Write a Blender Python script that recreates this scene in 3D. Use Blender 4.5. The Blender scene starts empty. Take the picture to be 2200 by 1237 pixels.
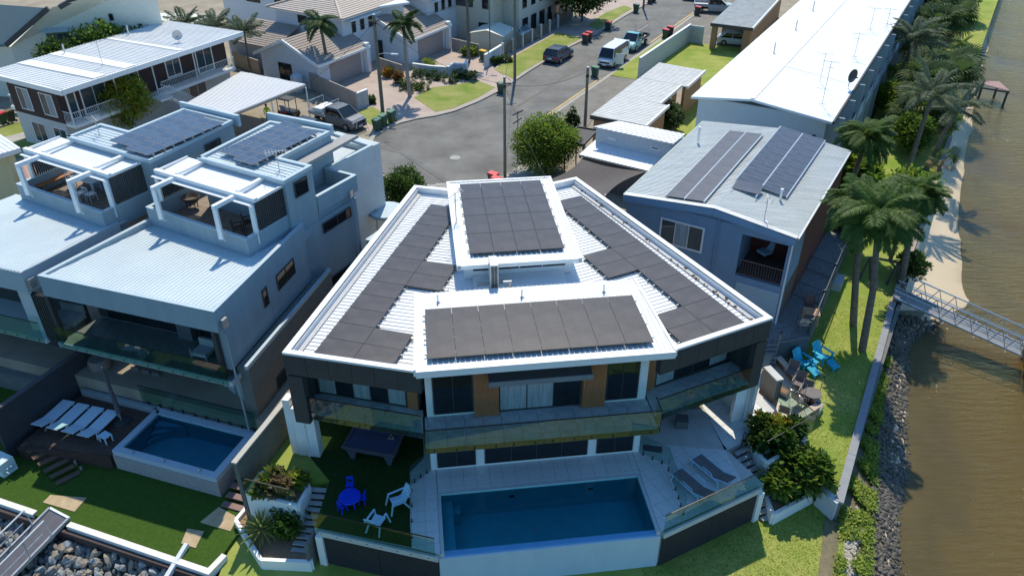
import bpy, bmesh, math, random
from mathutils import Vector, Matrix, noise
random.seed(7)
SC = bpy.context.scene
COL = SC.collection
R = math.radians
# ---------------------------------------------------------------- camera
FPX, PITCH, CH = 1684.2, R(32.97), 25.0
cam = bpy.data.cameras.new('camera'); camo = bpy.data.objects.new('camera', cam); COL.objects.link(camo)
camo.location = (0, 0, CH); camo.rotation_euler = (R(90) - PITCH, 0, 0)
cam.sensor_width = 36; cam.lens = 36 * FPX / 2200; cam.clip_start = 0.5; cam.clip_end = 3000
SC.camera = camo
# ---------------------------------------------------------------- sky and sun
SUN_EL, SUN_AZ = R(57), R(3)
w = bpy.data.worlds.new('World'); SC.world = w; w.use_nodes = True
nt = w.node_tree; bg = nt.nodes['Background']
sky = nt.nodes.new('ShaderNodeTexSky'); sky.sky_type = 'NISHITA'; sky.sun_disc = False
sky.sun_elevation = SUN_EL; sky.sun_rotation = SUN_AZ; sky.air_density = 1.0; sky.dust_density = 0.3; sky.ozone_density = 2.5
tint = nt.nodes.new('ShaderNodeMix'); tint.data_type = 'RGBA'; tint.blend_type = 'MULTIPLY'; tint.inputs[0].default_value = 1.0; tint.inputs[7].default_value = (0.66, 0.98, 1.14, 1)
nt.links.new(sky.outputs[0], tint.inputs[6]); nt.links.new(tint.outputs[2], bg.inputs[0]); bg.inputs[1].default_value = 0.15
sl = bpy.data.lights.new('sun', 'SUN'); sl.energy = 4.0; sl.angle = R(0.53); sl.color = (1.0, 0.91, 0.72)
so = bpy.data.objects.new('sun', sl); COL.objects.link(so); so.location = (0, 0, 60)
so.rotation_euler = Vector((math.sin(SUN_AZ) * math.cos(SUN_EL), math.cos(SUN_AZ) * math.cos(SUN_EL), math.sin(SUN_EL))).to_track_quat('Z', 'Y').to_euler()
SC.view_settings.view_transform = 'Standard'; SC.view_settings.look = 'None'
SC.view_settings.exposure = 0.20; SC.view_settings.gamma = 1; SC.view_settings.use_curve_mapping = False
SC.cycles.max_bounces = 7; SC.cycles.transparent_max_bounces = 14; SC.cycles.caustics_reflective = False; SC.cycles.caustics_refractive = False
SC.cycles.sample_clamp_indirect = 4

# ---------------------------------------------------------------- measuring: ray through a photo pixel to the level z it stands on
_c, _s = math.cos(PITCH), math.sin(PITCH)
def G(u, v, z=0.0):
    x = u - 1100.0; y = -(v - 618.5)
    d = Vector((x, FPX * _c + y * _s, -FPX * _s + y * _c))
    t = (z - CH) / d.z
    return Vector((d.x * t, d.y * t, z))
class Frame:
    def __init__(s, ox, oy, az):
        s.o = Vector((ox, oy)); a = R(az); s.az = a; s.dg = az; s.dg = az
        s.e1 = Vector((math.cos(a), math.sin(a))); s.e2 = Vector((-math.sin(a), math.cos(a)))
    def p(s, a, b, z=0.0):
        q = s.o + s.e1 * a + s.e2 * b; return Vector((q.x, q.y, z))
    def l(s, q):
        d = Vector((q[0], q[1])) - s.o; return d.dot(s.e1), d.dot(s.e2)
M = Frame(-3.481, 24.118, 7.05)          # main house and its pool
L = Frame(-12.549, 27.110, -18.03)       # twin houses on the left
E = Frame(0.0, 80.0, -29.2)              # street, apartments, seawall

# ---------------------------------------------------------------- materials
MT = {}
def mat(name, col, rough=0.7, metal=0.0, var=0.12, vs=3.0, bump=0.0, bs=30.0, col2=None, spec=None, alpha=None, stretch=None):
    if name in MT: return MT[name]
    m = bpy.data.materials.new(name); m.use_nodes = True; n = m.node_tree; N = n.nodes; K = n.links
    b = N['Principled BSDF']; b.inputs['Roughness'].default_value = rough; b.inputs['Metallic'].default_value = metal
    if spec is not None: b.inputs['Specular IOR Level'].default_value = spec
    tc = N.new('ShaderNodeTexCoord')
    src = tc.outputs['Object']
    if stretch:
        mp = N.new('ShaderNodeMapping'); mp.inputs['Scale'].default_value = stretch; K.new(src, mp.inputs[0]); src = mp.outputs[0]
    if var or col2:
        nz = N.new('ShaderNodeTexNoise'); nz.inputs['Scale'].default_value = vs; nz.inputs['Detail'].default_value = 6; nz.inputs['Roughness'].default_value = 0.65
        K.new(src, nz.inputs['Vector'])
        rp = N.new('ShaderNodeValToRGB'); rp.color_ramp.elements[0].position = 0.3; rp.color_ramp.elements[1].position = 0.7
        c2 = col2 if col2 else tuple(min(1, c * (1 + var)) for c in col)
        c1 = col if col2 else tuple(c * (1 - var) for c in col)
        rp.color_ramp.elements[0].color = (*c1, 1); rp.color_ramp.elements[1].color = (*c2, 1)
        K.new(nz.outputs['Fac'], rp.inputs[0]); K.new(rp.outputs[0], b.inputs['Base Color'])
    else:
        b.inputs['Base Color'].default_value = (*col, 1)
    if bump:
        n2 = N.new('ShaderNodeTexNoise'); n2.inputs['Scale'].default_value = bs; n2.inputs['Detail'].default_value = 4
        K.new(src, n2.inputs['Vector'])
        bp = N.new('ShaderNodeBump'); bp.inputs['Strength'].default_value = bump; bp.inputs['Distance'].default_value = 0.02
        K.new(n2.outputs['Fac'], bp.inputs['Height']); K.new(bp.outputs[0], b.inputs['Normal'])
    MT[name] = m; return m
def pane_mat(name, tint, gl=0.05, rough=0.02, mixmin=0.04):
    if name in MT: return MT[name]
    m = bpy.data.materials.new(name); m.use_nodes = True; n = m.node_tree; N = n.nodes; K = n.links
    out = N['Material Output']; N.remove(N['Principled BSDF'])
    tr = N.new('ShaderNodeBsdfTransparent'); tr.inputs[0].default_value = (*tint, 1)
    g = N.new('ShaderNodeBsdfGlossy'); g.inputs['Roughness'].default_value = rough
    fr = N.new('ShaderNodeFresnel'); fr.inputs[0].default_value = 1.5
    mx = N.new('ShaderNodeMixShader'); ad = N.new('ShaderNodeMath'); ad.operation = 'ADD'; ad.inputs[1].default_value = mixmin; ad.use_clamp = True
    K.new(fr.outputs[0], ad.inputs[0])
    ge = N.new('ShaderNodeNewGeometry'); iv = N.new('ShaderNodeMath'); iv.operation = 'SUBTRACT'; iv.inputs[0].default_value = 1; K.new(ge.outputs['Backfacing'], iv.inputs[1])
    ml = N.new('ShaderNodeMath'); ml.operation = 'MULTIPLY'; K.new(ad.outputs[0], ml.inputs[0]); K.new(iv.outputs[0], ml.inputs[1]); K.new(ml.outputs[0], mx.inputs[0]); K.new(tr.outputs[0], mx.inputs[1]); K.new(g.outputs[0], mx.inputs[2]); K.new(mx.outputs[0], out.inputs[0])
    MT[name] = m; return m
white = mat('white_paint', (0.80, 0.81, 0.80), 0.5, var=0.04, vs=1.2)
whitem = mat('white_metal', (0.74, 0.76, 0.77), 0.4, var=0.05, vs=0.8)
whitef = mat('white_flashing', (0.80, 0.81, 0.81), 0.4, var=0.03, vs=0.8)
lgrey = mat('light_grey_roof', (0.52, 0.60, 0.64), 0.45, var=0.05, vs=0.7)
rendg = mat('blue_grey_render', (0.25, 0.325, 0.37), 0.85, var=0, col2=(0.31, 0.385, 0.43), vs=1.1, bump=0.15, bs=60, stretch=(1.5, 1.5, 0.3))
rendl = mat('pale_render', (0.50, 0.54, 0.55), 0.85, var=0.08, vs=1.0)
charc = mat('charcoal_cladding', (0.045, 0.047, 0.05), 0.6, var=0.15, vs=2.5)
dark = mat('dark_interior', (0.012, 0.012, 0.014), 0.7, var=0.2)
black = mat('black_metal', (0.015, 0.015, 0.016), 0.4, var=0)
winb = mat('dark_window_glass', (0.012, 0.016, 0.020), 0.05, var=0.3, vs=0.8, spec=0.6)
wing = mat('grey_window_glass', (0.05, 0.07, 0.08), 0.06, var=0.3, vs=0.8)
curt = mat('curtain', (0.33, 0.36, 0.38), 0.8, var=0.35, vs=5.0, stretch=(3, 3, 0.15))
alum = mat('aluminium', (0.55, 0.56, 0.57), 0.3, 0.7, var=0.08)
galv = mat('galvanised', (0.50, 0.51, 0.52), 0.45, 0.5, var=0.15, vs=6)
wood = mat('timber_cladding', (0.30, 0.115, 0.045), 0.6, var=0, col2=(0.44, 0.18, 0.075), vs=4, stretch=(6, 6, 0.6), bump=0.2)
deckw = mat('dark_timber_deck', (0.055, 0.032, 0.024), 0.65, col2=(0.10, 0.06, 0.045), vs=5, bump=0.2)
pinew = mat('pale_timber', (0.42, 0.29, 0.19), 0.7, col2=(0.55, 0.40, 0.28), vs=6)
tile = mat('stone_tile', (0.58, 0.60, 0.62), 0.65, var=0, col2=(0.70, 0.71, 0.71), vs=5, bump=0.08)
tileb = mat('balcony_tile', (0.28, 0.31, 0.33), 0.45, var=0, col2=(0.50, 0.53, 0.54), vs=2.2)
conc = mat('concrete', (0.36, 0.35, 0.33), 0.85, var=0.15, vs=1.5, bump=0.1)
concl = mat('pale_concrete', (0.52, 0.52, 0.51), 0.8, var=0.1, vs=1.4, bump=0.1)
concd = mat('dark_block', (0.15, 0.15, 0.145), 0.85, var=0.2, vs=2)
asph = mat('asphalt', (0.098, 0.095, 0.09), 0.85, var=0, col2=(0.20, 0.195, 0.183), vs=0.35, bump=0.3, bs=80)
fore = mat('old_forecourt', (0.15, 0.14, 0.125), 0.9, col2=(0.24, 0.22, 0.19), vs=0.8, bump=0.2)
pave = mat('pink_paving', (0.36, 0.28, 0.24), 0.85, col2=(0.47, 0.38, 0.33), vs=0.7, bump=0.2)
sandy = mat('bare_ground', (0.24, 0.20, 0.15), 0.95, col2=(0.36, 0.31, 0.24), vs=0.5, bump=0.3)
kerbm = mat('kerb_concrete', (0.36, 0.33, 0.29), 0.85, var=0.12)
grassm = mat('grass_base', (0.17, 0.26, 0.035), 0.95, col2=(0.36, 0.36, 0.11), vs=0.4, bump=0.2, bs=40, spec=0.1)
grassy = mat('verge_grass', (0.15, 0.22, 0.035), 0.95, col2=(0.33, 0.32, 0.12), vs=0.4, bump=0.2, bs=40, spec=0.1)
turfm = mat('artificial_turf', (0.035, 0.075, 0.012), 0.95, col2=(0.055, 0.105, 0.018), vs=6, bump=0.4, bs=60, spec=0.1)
sand = mat('beach_sand', (0.46, 0.37, 0.26), 0.95, col2=(0.60, 0.50, 0.37), vs=0.45, bump=0.2)
bedm = mat('river_bed', (0.09, 0.085, 0.045), 0.95, col2=(0.16, 0.145, 0.08), vs=0.16)
brick = mat('brick_wall', (0.26, 0.15, 0.075), 0.85, col2=(0.36, 0.23, 0.13), vs=7)
cream = mat('cream_render', (0.56, 0.53, 0.42), 0.85, var=0.05)
whr = mat('white_render', (0.62, 0.66, 0.70), 0.8, var=0.05)
fence_c = mat('fence_cream', (0.40, 0.34, 0.26), 0.8, var=0.12, vs=4)
fenceg = mat('fence_grey', (0.33, 0.30, 0.27), 0.85, var=0.12, vs=2)
tilef = mat('roof_tile', (0.46, 0.39, 0.33), 0.8, col2=(0.58, 0.50, 0.44), vs=5)
tiled = mat('roof_tile_shadowed', (0.30, 0.25, 0.22), 0.8, col2=(0.40, 0.34, 0.30), vs=5)  # darker copy of the roof tile, the slope's shadow put into its colour
fibro = mat('weathered_sheet', (0.44, 0.47, 0.46), 0.8, col2=(0.62, 0.65, 0.65), vs=1.2, stretch=(0.35, 3, 1))
shing = mat('aged_white_sheet', (0.50, 0.50, 0.49), 0.7, col2=(0.72, 0.72, 0.70), vs=2.0, stretch=(0.5, 2.5, 1))
barkm = mat('palm_bark', (0.10, 0.085, 0.07), 0.9, col2=(0.20, 0.17, 0.14), vs=4, bump=0.5)
bark2 = mat('grey_bark', (0.22, 0.21, 0.18), 0.9, col2=(0.34, 0.32, 0.28), vs=4, bump=0.4)
polew = mat('power_pole_wood', (0.13, 0.12, 0.09), 0.9, col2=(0.20, 0.19, 0.15), vs=4, bump=0.4)
stonem = mat('rock', (0.17, 0.17, 0.165), 0.85, col2=(0.33, 0.32, 0.30), vs=1.3, bump=0.4, bs=12)
stonew = mat('rock_wet', (0.06, 0.052, 0.042), 0.7, col2=(0.15, 0.13, 0.105), vs=1.3, bump=0.4, bs=12)
blueh = mat('blue_fibro_wall', (0.20, 0.30, 0.43), 0.8, var=0.08, vs=1.0)
bluet = mat('turquoise_plastic', (0.0, 0.40, 0.60), 0.45, var=0.05)
bluek = mat('blue_plastic', (0.005, 0.05, 0.62), 0.4, var=0.05)
whp = mat('shade_blue_plastic', (0.45, 0.66, 0.82), 0.4, var=0.04)  # white plastic with the blue of shade put into its colour
gling = mat('grey_sling', (0.16, 0.14, 0.14), 0.8, var=0.15)
bing = mat('green_bin', (0.02, 0.085, 0.045), 0.5, var=0.1)
binl = mat('green_bin_lid', (0.06, 0.17, 0.10), 0.5, var=0.1)
redl = mat('red_bin_lid', (0.62, 0.035, 0.045), 0.45, var=0.1)
yell = mat('yellow_bin_lid', (0.70, 0.42, 0.02), 0.45, var=0.1)
rub = mat('rubber', (0.02, 0.02, 0.02), 0.8, var=0)
brownw = mat('brown_cladding', (0.055, 0.030, 0.026), 0.8, var=0.1)
panelb = mat('panel_cell_black', (0.045, 0.036, 0.034), 0.28, var=0, col2=(0.085, 0.070, 0.066), vs=1.1, spec=0.5)
panelf = mat('panel_frame_black', (0.02, 0.02, 0.022), 0.35, var=0)
panelu = mat('panel_cell_blue', (0.028, 0.036, 0.060), 0.2, col2=(0.075, 0.085, 0.12), vs=1.0, spec=0.8)
panela = mat('panel_frame_alu', (0.24, 0.25, 0.27), 0.4, 0.3, var=0)
poolt = mat('pool_lining', (0.20, 0.60, 0.62), 0.5, var=0.10, vs=2.5)
glassr = pane_mat('railing_glass', (0.72, 0.86, 0.82), mixmin=0.04)
# ---------------------------------------------------------------- objects
def tag(o, label, cat, group=None):
    o['label'] = label; o['category'] = cat
    if group: o['group'] = group
    return o
def thing(name, label, cat, loc=(0, 0, 0), rz=0.0, group=None):
    o = bpy.data.objects.new(name, None); COL.objects.link(o); o.empty_display_size = 0.2
    o.location = loc; o.rotation_euler = (0, 0, rz); return tag(o, label, cat, group)
def base_of(o):
    v = Vector((0, 0, 0))
    while o is not None: v += o.location; o = o.parent
    return v
def obj(name, me, parent=None, loc=(0, 0, 0), rot=(0, 0, 0)):
    o = bpy.data.objects.new(name, me); COL.objects.link(o); o.parent = parent; o.location = loc; o.rotation_euler = rot; return o
class B:
    def __init__(s): s.v = []; s.f = []; s.mi = []; s.cur = 0
    def face(s, pts, flip=False):
        i = len(s.v); s.v += [tuple(p) for p in pts]; ids = list(range(i, i + len(pts)))
        if flip: ids.reverse()
        s.f.append(ids); s.mi.append(s.cur); return s
    def hexa(s, bot, top):
        n = len(bot); i = len(s.v); s.v += [tuple(p) for p in bot] + [tuple(p) for p in top]
        s.f.append([i + k for k in reversed(range(n))]); s.f.append([i + n + k for k in range(n)])
        for k in range(n):
            q = (k + 1) % n; s.f.append([i + k, i + q, i + n + q, i + n + k])
        s.mi += [s.cur] * (n + 2); return s
    def box(s, c, d, rz=0.0, rx=0.0):
        x, y, z = d[0] / 2, d[1] / 2, d[2] / 2
        mt = Matrix.Rotation(rz, 3, 'Z') @ Matrix.Rotation(rx, 3, 'X'); c = Vector(c)
        b = [c + mt @ Vector(q) for q in ((-x, -y, -z), (x, -y, -z), (x, y, -z), (-x, y, -z))]
        t = [c + mt @ Vector(q) for q in ((-x, -y, z), (x, -y, z), (x, y, z), (-x, y, z))]
        return s.hexa(b, t)
    def bb(s, x0, x1, y0, y1, z0, z1): return s.box(((x0 + x1) / 2, (y0 + y1) / 2, (z0 + z1) / 2), (abs(x1 - x0), abs(y1 - y0), abs(z1 - z0)))
    def prism(s, pts, z0, z1):
        a = sum(pts[k][0] * pts[(k + 1) % len(pts)][1] - pts[(k + 1) % len(pts)][0] * pts[k][1] for k in range(len(pts)))
        if a < 0: pts = list(reversed(pts))
        return s.hexa([(p[0], p[1], z0) for p in pts], [(p[0], p[1], z1) for p in pts])
    def fbox(s, F, a0, a1, b0, b1, z0, z1):
        q = [F.p(a0, b0), F.p(a1, b0), F.p(a1, b1), F.p(a0, b1)]
        return s.prism(q, z0, z1)
    def slab(s, pts, th):   # pts: 3D top polygon, thickness downwards
        a = sum(pts[k][0] * pts[(k + 1) % len(pts)][1] - pts[(k + 1) % len(pts)][0] * pts[k][1] for k in range(len(pts)))
        pts = [Vector(p) for p in (reversed(pts) if a < 0 else pts)]
        return s.hexa([p - Vector((0, 0, th)) for p in pts], pts)
    def wall(s, p, q, th, z0, z1, z1b=None):    # upright wall from p to q, thickness th centred
        p = Vector((p[0], p[1])); q = Vector((q[0], q[1])); d = (q - p).normalized(); n = Vector((-d.y, d.x)) * th / 2
        z1b = z1 if z1b is None else z1b
        a = [p - n, q - n, q + n, p + n]
        return s.hexa([(k.x, k.y, z0) for k in a], [(a[0].x, a[0].y, z1), (a[1].x, a[1].y, z1b), (a[2].x, a[2].y, z1b), (a[3].x, a[3].y, z1)])
    def beam(s, p, q, wd, ht=None):
        p = Vector(p); q = Vector(q); ht = ht or wd; d = (q - p).normalized()
        up = Vector((0, 0, 1)) if abs(d.z) < 0.95 else Vector((0, 1, 0))
        sd = d.cross(up).normalized() * wd / 2; u = sd.cross(d).normalized() * ht / 2
        return s.hexa([p - sd - u, p + sd - u, p + sd + u, p - sd + u], [q - sd - u, q + sd - u, q + sd + u, q - sd + u])
    def tube(s, pts, r, n=6, r2=None, cap=True):
        pts = [Vector(p) for p in pts]; rings = []; m = len(pts)
        for k, p in enumerate(pts):
            d = (pts[min(k + 1, m - 1)] - pts[max(k - 1, 0)]).normalized()
            up = Vector((0, 0, 1)) if abs(d.z) < 0.9 else Vector((1, 0, 0))
            a = d.cross(up).normalized(); b = d.cross(a).normalized()
            rr = r if r2 is None else r + (r2 - r) * k / max(1, m - 1)
            i = len(s.v); s.v += [tuple(p + (a * math.cos(t * 2 * math.pi / n) + b * math.sin(t * 2 * math.pi / n)) * rr) for t in range(n)]; rings.append(i)
        for k in range(m - 1):
            for t in range(n):
                u = (t + 1) % n; s.f.append([rings[k] + t, rings[k + 1] + t, rings[k + 1] + u, rings[k] + u]); s.mi.append(s.cur)
        if cap:
            s.f.append([rings[0] + t for t in range(n)]); s.f.append([rings[-1] + t for t in reversed(range(n))]); s.mi += [s.cur] * 2
        return s
    def lathe(s, c, prof, n=16):
        c = Vector(c); rings = []
        for r, z in prof:
            i = len(s.v); s.v += [(c.x + r * math.cos(t * 2 * math.pi / n), c.y + r * math.sin(t * 2 * math.pi / n), c.z + z) for t in range(n)]; rings.append(i)
        for k in range(len(prof) - 1):
            for t in range(n):
                u = (t + 1) % n; s.f.append([rings[k] + t, rings[k] + u, rings[k + 1] + u, rings[k + 1] + t]); s.mi.append(s.cur)
        s.f.append([rings[0] + t for t in reversed(range(n))]); s.f.append([rings[-1] + t for t in range(n)]); s.mi += [s.cur] * 2
        return s
    def mesh(s, name, mats, off=(0, 0, 0), smooth=False):
        me = bpy.data.meshes.new(name)
        me.from_pydata([(v[0] - off[0], v[1] - off[1], v[2] - off[2]) for v in s.v], [], s.f)
        for m in (mats if isinstance(mats, (list, tuple)) else [mats]): me.materials.append(m)
        if any(s.mi): me.polygons.foreach_set('material_index', s.mi)
        if smooth: me.polygons.foreach_set('use_smooth', [True] * len(s.f))
        me.update(); return me
    def make(s, name, mats, parent=None, world=True, smooth=False, label=None):
        off = base_of(parent) if (parent is not None and world) else (0, 0, 0)
        o = obj(name, s.mesh(name, mats, off, smooth), parent)
        if label: o['label'] = label
        return o
def struct(name, b, m, stuff=False, smooth=False):
    o = b.make(name, m, smooth=smooth); o['kind'] = 'stuff' if stuff else 'structure'; return o
def copy_tree(o, parent=None, loc=None, rz=None, label=None):
    c = o.copy(); COL.objects.link(c); c.parent = parent
    if loc is not None: c.location = loc
    if rz is not None: c.rotation_euler = (0, 0, rz)
    if label: c['label'] = label
    for ch in list(o.children): copy_tree(ch, c)
    return c
def win(parent, p0, p1, z0, z1, panes=2, frame=white, glass=winb, fw=0.07, dep=0.05, name='window', curtain=False, hor=False):
    """window lying on a wall that runs p0->p1 (left to right seen from outside)"""
    p0 = Vector((p0[0], p0[1])); p1 = Vector((p1[0], p1[1])); ln = (p1 - p0).length; d = (p1 - p0) / ln; n = Vector((d.y, -d.x))
    def P(u, z, o): q = p0 + d * u + n * o; return Vector((q.x, q.y, z))
    def bx(b, u0, u1, a, c, o0, o1):
        b.hexa([P(u0, a, o0), P(u1, a, o0), P(u1, a, o1), P(u0, a, o1)][::-1], [P(u0, c, o0), P(u1, c, o0), P(u1, c, o1), P(u0, c, o1)][::-1])
    f = B(); bx(f, 0, ln, z0, z0 + fw, 0.003, dep); bx(f, 0, ln, z1 - fw, z1, 0.003, dep)
    bx(f, 0, fw, z0 + fw, z1 - fw, 0.003, dep); bx(f, ln - fw, ln, z0 + fw, z1 - fw, 0.003, dep)
    fo = f.make(name, frame, parent)
    off = base_of(fo)
    if hor:
        h = (z1 - z0 - 2 * fw) / panes
        for k in range(panes):
            g = B(); bx(g, fw, ln - fw, z0 + fw + k * h + .012, z0 + fw + (k + 1) * h - .012, 0.003, dep * .45); g.make('pane', glass, fo)
    else:
        wd = (ln - 2 * fw) / panes
        mu = B()
        for k in range(panes):
            g = B(); bx(g, fw + k * wd + (.02 if k else 0), fw + (k + 1) * wd - (.02 if k < panes - 1 else 0), z0 + fw, z1 - fw, 0.003, dep * .45)
            m = glass if not curtain or (isinstance(curtain, (list, tuple)) and not curtain[k]) else curt
            g.make('curtained_pane' if m is curt else 'pane', m, fo)
            if k: bx(mu, fw + k * wd - .02, fw + k * wd + .02, z0 + fw, z1 - fw, 0.003, dep * .9)
        if panes > 1: mu.make('mullion', frame, fo)
    return fo
def clip(poly, cl):
    """Sutherland-Hodgman: 2D poly against convex ccw polygon cl"""
    out = list(poly)
    for i in range(len(cl)):
        a, b = cl[i], cl[(i + 1) % len(cl)]; inp = out; out = []
        if not inp: return []
        sd = lambda p: (b[0] - a[0]) * (p[1] - a[1]) - (b[1] - a[1]) * (p[0] - a[0])
        for k in range(len(inp)):
            p, q = inp[k - 1], inp[k]; sp, sq = sd(p), sd(q)
            if sq >= 0:
                if sp < 0: t = sp / (sp - sq); out.append((p[0] + t * (q[0] - p[0]), p[1] + t * (q[1] - p[1])))
                out.append(q)
            elif sp >= 0: t = sp / (sp - sq); out.append((p[0] + t * (q[0] - p[0]), p[1] + t * (q[1] - p[1])))
    return out
def area(p): return 0.5 * sum(p[k - 1][0] * p[k][1] - p[k][0] * p[k - 1][1] for k in range(len(p)))
def tiles(parent, poly, F, size, z, m, name='tile', gap=0.012, th=0.03, hole=None):
    """individual tiles, cut at the edge of a convex polygon (world xy)"""
    if area(poly) < 0: poly = poly[::-1]
    ls = [F.l(p) for p in poly]; a0, a1 = min(x[0] for x in ls), max(x[0] for x in ls); b0, b1 = min(x[1] for x in ls), max(x[1] for x in ls)
    off = base_of(parent); sh = None; h = size / 2 - gap / 2; cnt = 0
    for i in range(math.floor(a0 / size), math.ceil(a1 / size)):
        for j in range(math.floor(b0 / size), math.ceil(b1 / size)):
            ca, cb = (i + .5) * size, (j + .5) * size
            q = [F.p(ca - h, cb - h), F.p(ca + h, cb - h), F.p(ca + h, cb + h), F.p(ca - h, cb + h)]
            c = clip([(v.x, v.y) for v in q], poly)
            if len(c) < 3 or area(c) < 0.01: continue
            full = abs(area(c) - 4 * h * h) < 1e-5
            if full:
                if sh is None: sh = B().bb(-h, h, -h, h, -th, 0).mesh(name, m)
                p = F.p(ca, cb, z); o = obj(name, sh, parent, p - off, (0, 0, F.az))
            else:
                B().prism(c, z - th, z).make(name, m, parent)
            cnt += 1
    return cnt
def ribs(b, poly, d, step, h=0.03, wd=0.05, z=None):
    """raised ribs of a metal sheet roof running along d across a planar convex polygon (3D pts)"""
    pts = [Vector(p) for p in poly]; n = (pts[1] - pts[0]).cross(pts[2] - pts[0]).normalized(); n = -n if n.z < 0 else n
    d = Vector(d); d = (d - n * d.dot(n)).normalized(); c = n.cross(d).normalized(); o = pts[0]
    p2 = [((p - o).dot(d), (p - o).dot(c)) for p in pts]
    if area(p2) < 0: p2 = p2[::-1]
    lo, hi = min(p[1] for p in p2), max(p[1] for p in p2); x0, x1 = min(p[0] for p in p2) - 1, max(p[0] for p in p2) + 1
    k = lo + step * .5
    while k < hi:
        q = clip([(x0, k - wd / 2), (x1, k - wd / 2), (x1, k + wd / 2), (x0, k + wd / 2)], p2)
        if len(q) >= 4:
            us = sorted(q); a, e = us[0][0], us[-1][0]
            if e - a > .1:
                m1 = o + d * a + c * k + n * 0; m2 = o + d * e + c * k + n * 0; w2 = c * wd / 2; up = n * h
                b.hexa([m1 - w2, m2 - w2, m2 + w2, m1 + w2], [m1 - w2 * .5 + up, m2 - w2 * .5 + up, m2 + w2 * .5 + up, m1 + w2 * .5 + up])
        k += step
    return b
def sheet_roof(parent, poly, d, m, step=0.4, th=0.08, h=0.035, wd=0.06, name='roof_sheet'):
    b = B().slab(poly, th); ribs(b, poly, d, step, h, wd); return b.make(name, m, parent)
def lerp(a, b, t): return a + (b - a) * t
# ================================================================ ground, water, road
def strip(b, pts, w, z0, z1, side=0):
    """mitred ribbon along a polyline; side 0 centred, -1 to the right, +1 to the left"""
    P = [Vector((p[0], p[1])) for p in pts]; n = len(P); Lr = []
    for k in range(n):
        d0 = (P[k] - P[k - 1]).normalized() if k else (P[1] - P[0]).normalized()
        d1 = (P[k + 1] - P[k]).normalized() if k < n - 1 else d0
        t = (d0 + d1).normalized(); m = Vector((-t.y, t.x)); sc = 1 / max(.4, m.dot(Vector((-d0.y, d0.x))))
        a = w * (0.5 + side * 0.5) * sc; c = w * (0.5 - side * 0.5) * sc
        Lr.append((P[k] + m * a, P[k] - m * c))
    for k in range(n - 1):
        (l0, r0), (l1, r1) = Lr[k], Lr[k + 1]
        i = len(b.v)
        b.v += [(r0.x, r0.y, z0), (r1.x, r1.y, z0), (l1.x, l1.y, z0), (l0.x, l0.y, z0), (r0.x, r0.y, z1), (r1.x, r1.y, z1), (l1.x, l1.y, z1), (l0.x, l0.y, z1)]
        b.f += [[i + 4, i + 5, i + 6, i + 7], [i, i + 1, i + 5, i + 4], [i + 2, i + 3, i + 7, i + 6]]
        if k == 0: b.f.append([i + 3, i, i + 4, i + 7])
        if k == n - 2: b.f.append([i + 1, i + 2, i + 6, i + 5])
        while len(b.mi) < len(b.f): b.mi.append(b.cur)
    return b
def px(pts, z=0.0): return [G(u, v, z) for u, v in pts]
WZ = -2.9
struct('river_bed_far', B().bb(-700, 900, -120, 900, -5.6, -5.2), bedm)
# river: a glossy rippled sheet, evenly half clear; the bed's colour gives the depth look
m = bpy.data.materials.new('river_water'); m.use_nodes = True; n = m.node_tree; N = n.nodes; K = n.links
out = N['Material Output']; pr = N['Principled BSDF']; pr.inputs['Roughness'].default_value = 0.06; pr.inputs['IOR'].default_value = 1.33
tc = N.new('ShaderNodeTexCoord'); n1 = N.new('ShaderNodeTexNoise'); n1.inputs['Scale'].default_value = 0.05; n1.inputs['Detail'].default_value = 3
K.new(tc.outputs['Object'], n1.inputs['Vector'])
rp = N.new('ShaderNodeValToRGB'); rp.color_ramp.elements[0].color = (0.036, 0.042, 0.022, 1); rp.color_ramp.elements[1].color = (0.085, 0.088, 0.055, 1)
K.new(n1.outputs['Fac'], rp.inputs[0]); K.new(rp.outputs[0], pr.inputs['Base Color'])
mp = N.new('ShaderNodeMapping'); mp.inputs['Rotation'].default_value = (0, 0, R(-10)); mp.inputs['Scale'].default_value = (0.55, 2.6, 1)
K.new(tc.outputs['Object'], mp.inputs[0])
n2 = N.new('ShaderNodeTexNoise'); n2.inputs['Scale'].default_value = 1.3; n2.inputs['Detail'].default_value = 5; n2.inputs['Roughness'].default_value = 0.6; K.new(mp.outputs[0], n2.inputs['Vector'])
bp = N.new('ShaderNodeBump'); bp.inputs['Strength'].default_value = 1.0; bp.inputs['Distance'].default_value = 0.22; n3 = N.new('ShaderNodeTexNoise'); n3.inputs['Scale'].default_value = 0.13; n3.inputs['Detail'].default_value = 2; K.new(tc.outputs['Object'], n3.inputs['Vector'])
mm = N.new('ShaderNodeMapRange'); mm.inputs[1].default_value = .35; mm.inputs[2].default_value = .65; mm.inputs[3].default_value = .25; mm.inputs[4].default_value = 1.3; K.new(n3.outputs['Fac'], mm.inputs[0])
mu = N.new('ShaderNodeMath'); mu.operation = 'MULTIPLY'; K.new(n2.outputs['Fac'], mu.inputs[0]); K.new(mm.outputs[0], mu.inputs[1])
K.new(mu.outputs[0], bp.inputs['Height']); K.new(bp.outputs[0], pr.inputs['Normal'])
tr = N.new('ShaderNodeBsdfTransparent'); tr.inputs[0].default_value = (0.80, 0.72, 0.50, 1)
mx = N.new('ShaderNodeMixShader'); mx.inputs[0].default_value = 0.50
K.new(tr.outputs[0], mx.inputs[1]); K.new(pr.outputs[0], mx.inputs[2]); K.new(mx.outputs[0], out.inputs[0])
riverm = m
struct('river_water', B().face([(-700, -120, WZ), (900, -120, WZ), (900, 900, WZ), (-700, 900, WZ)]), riverm)
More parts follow.
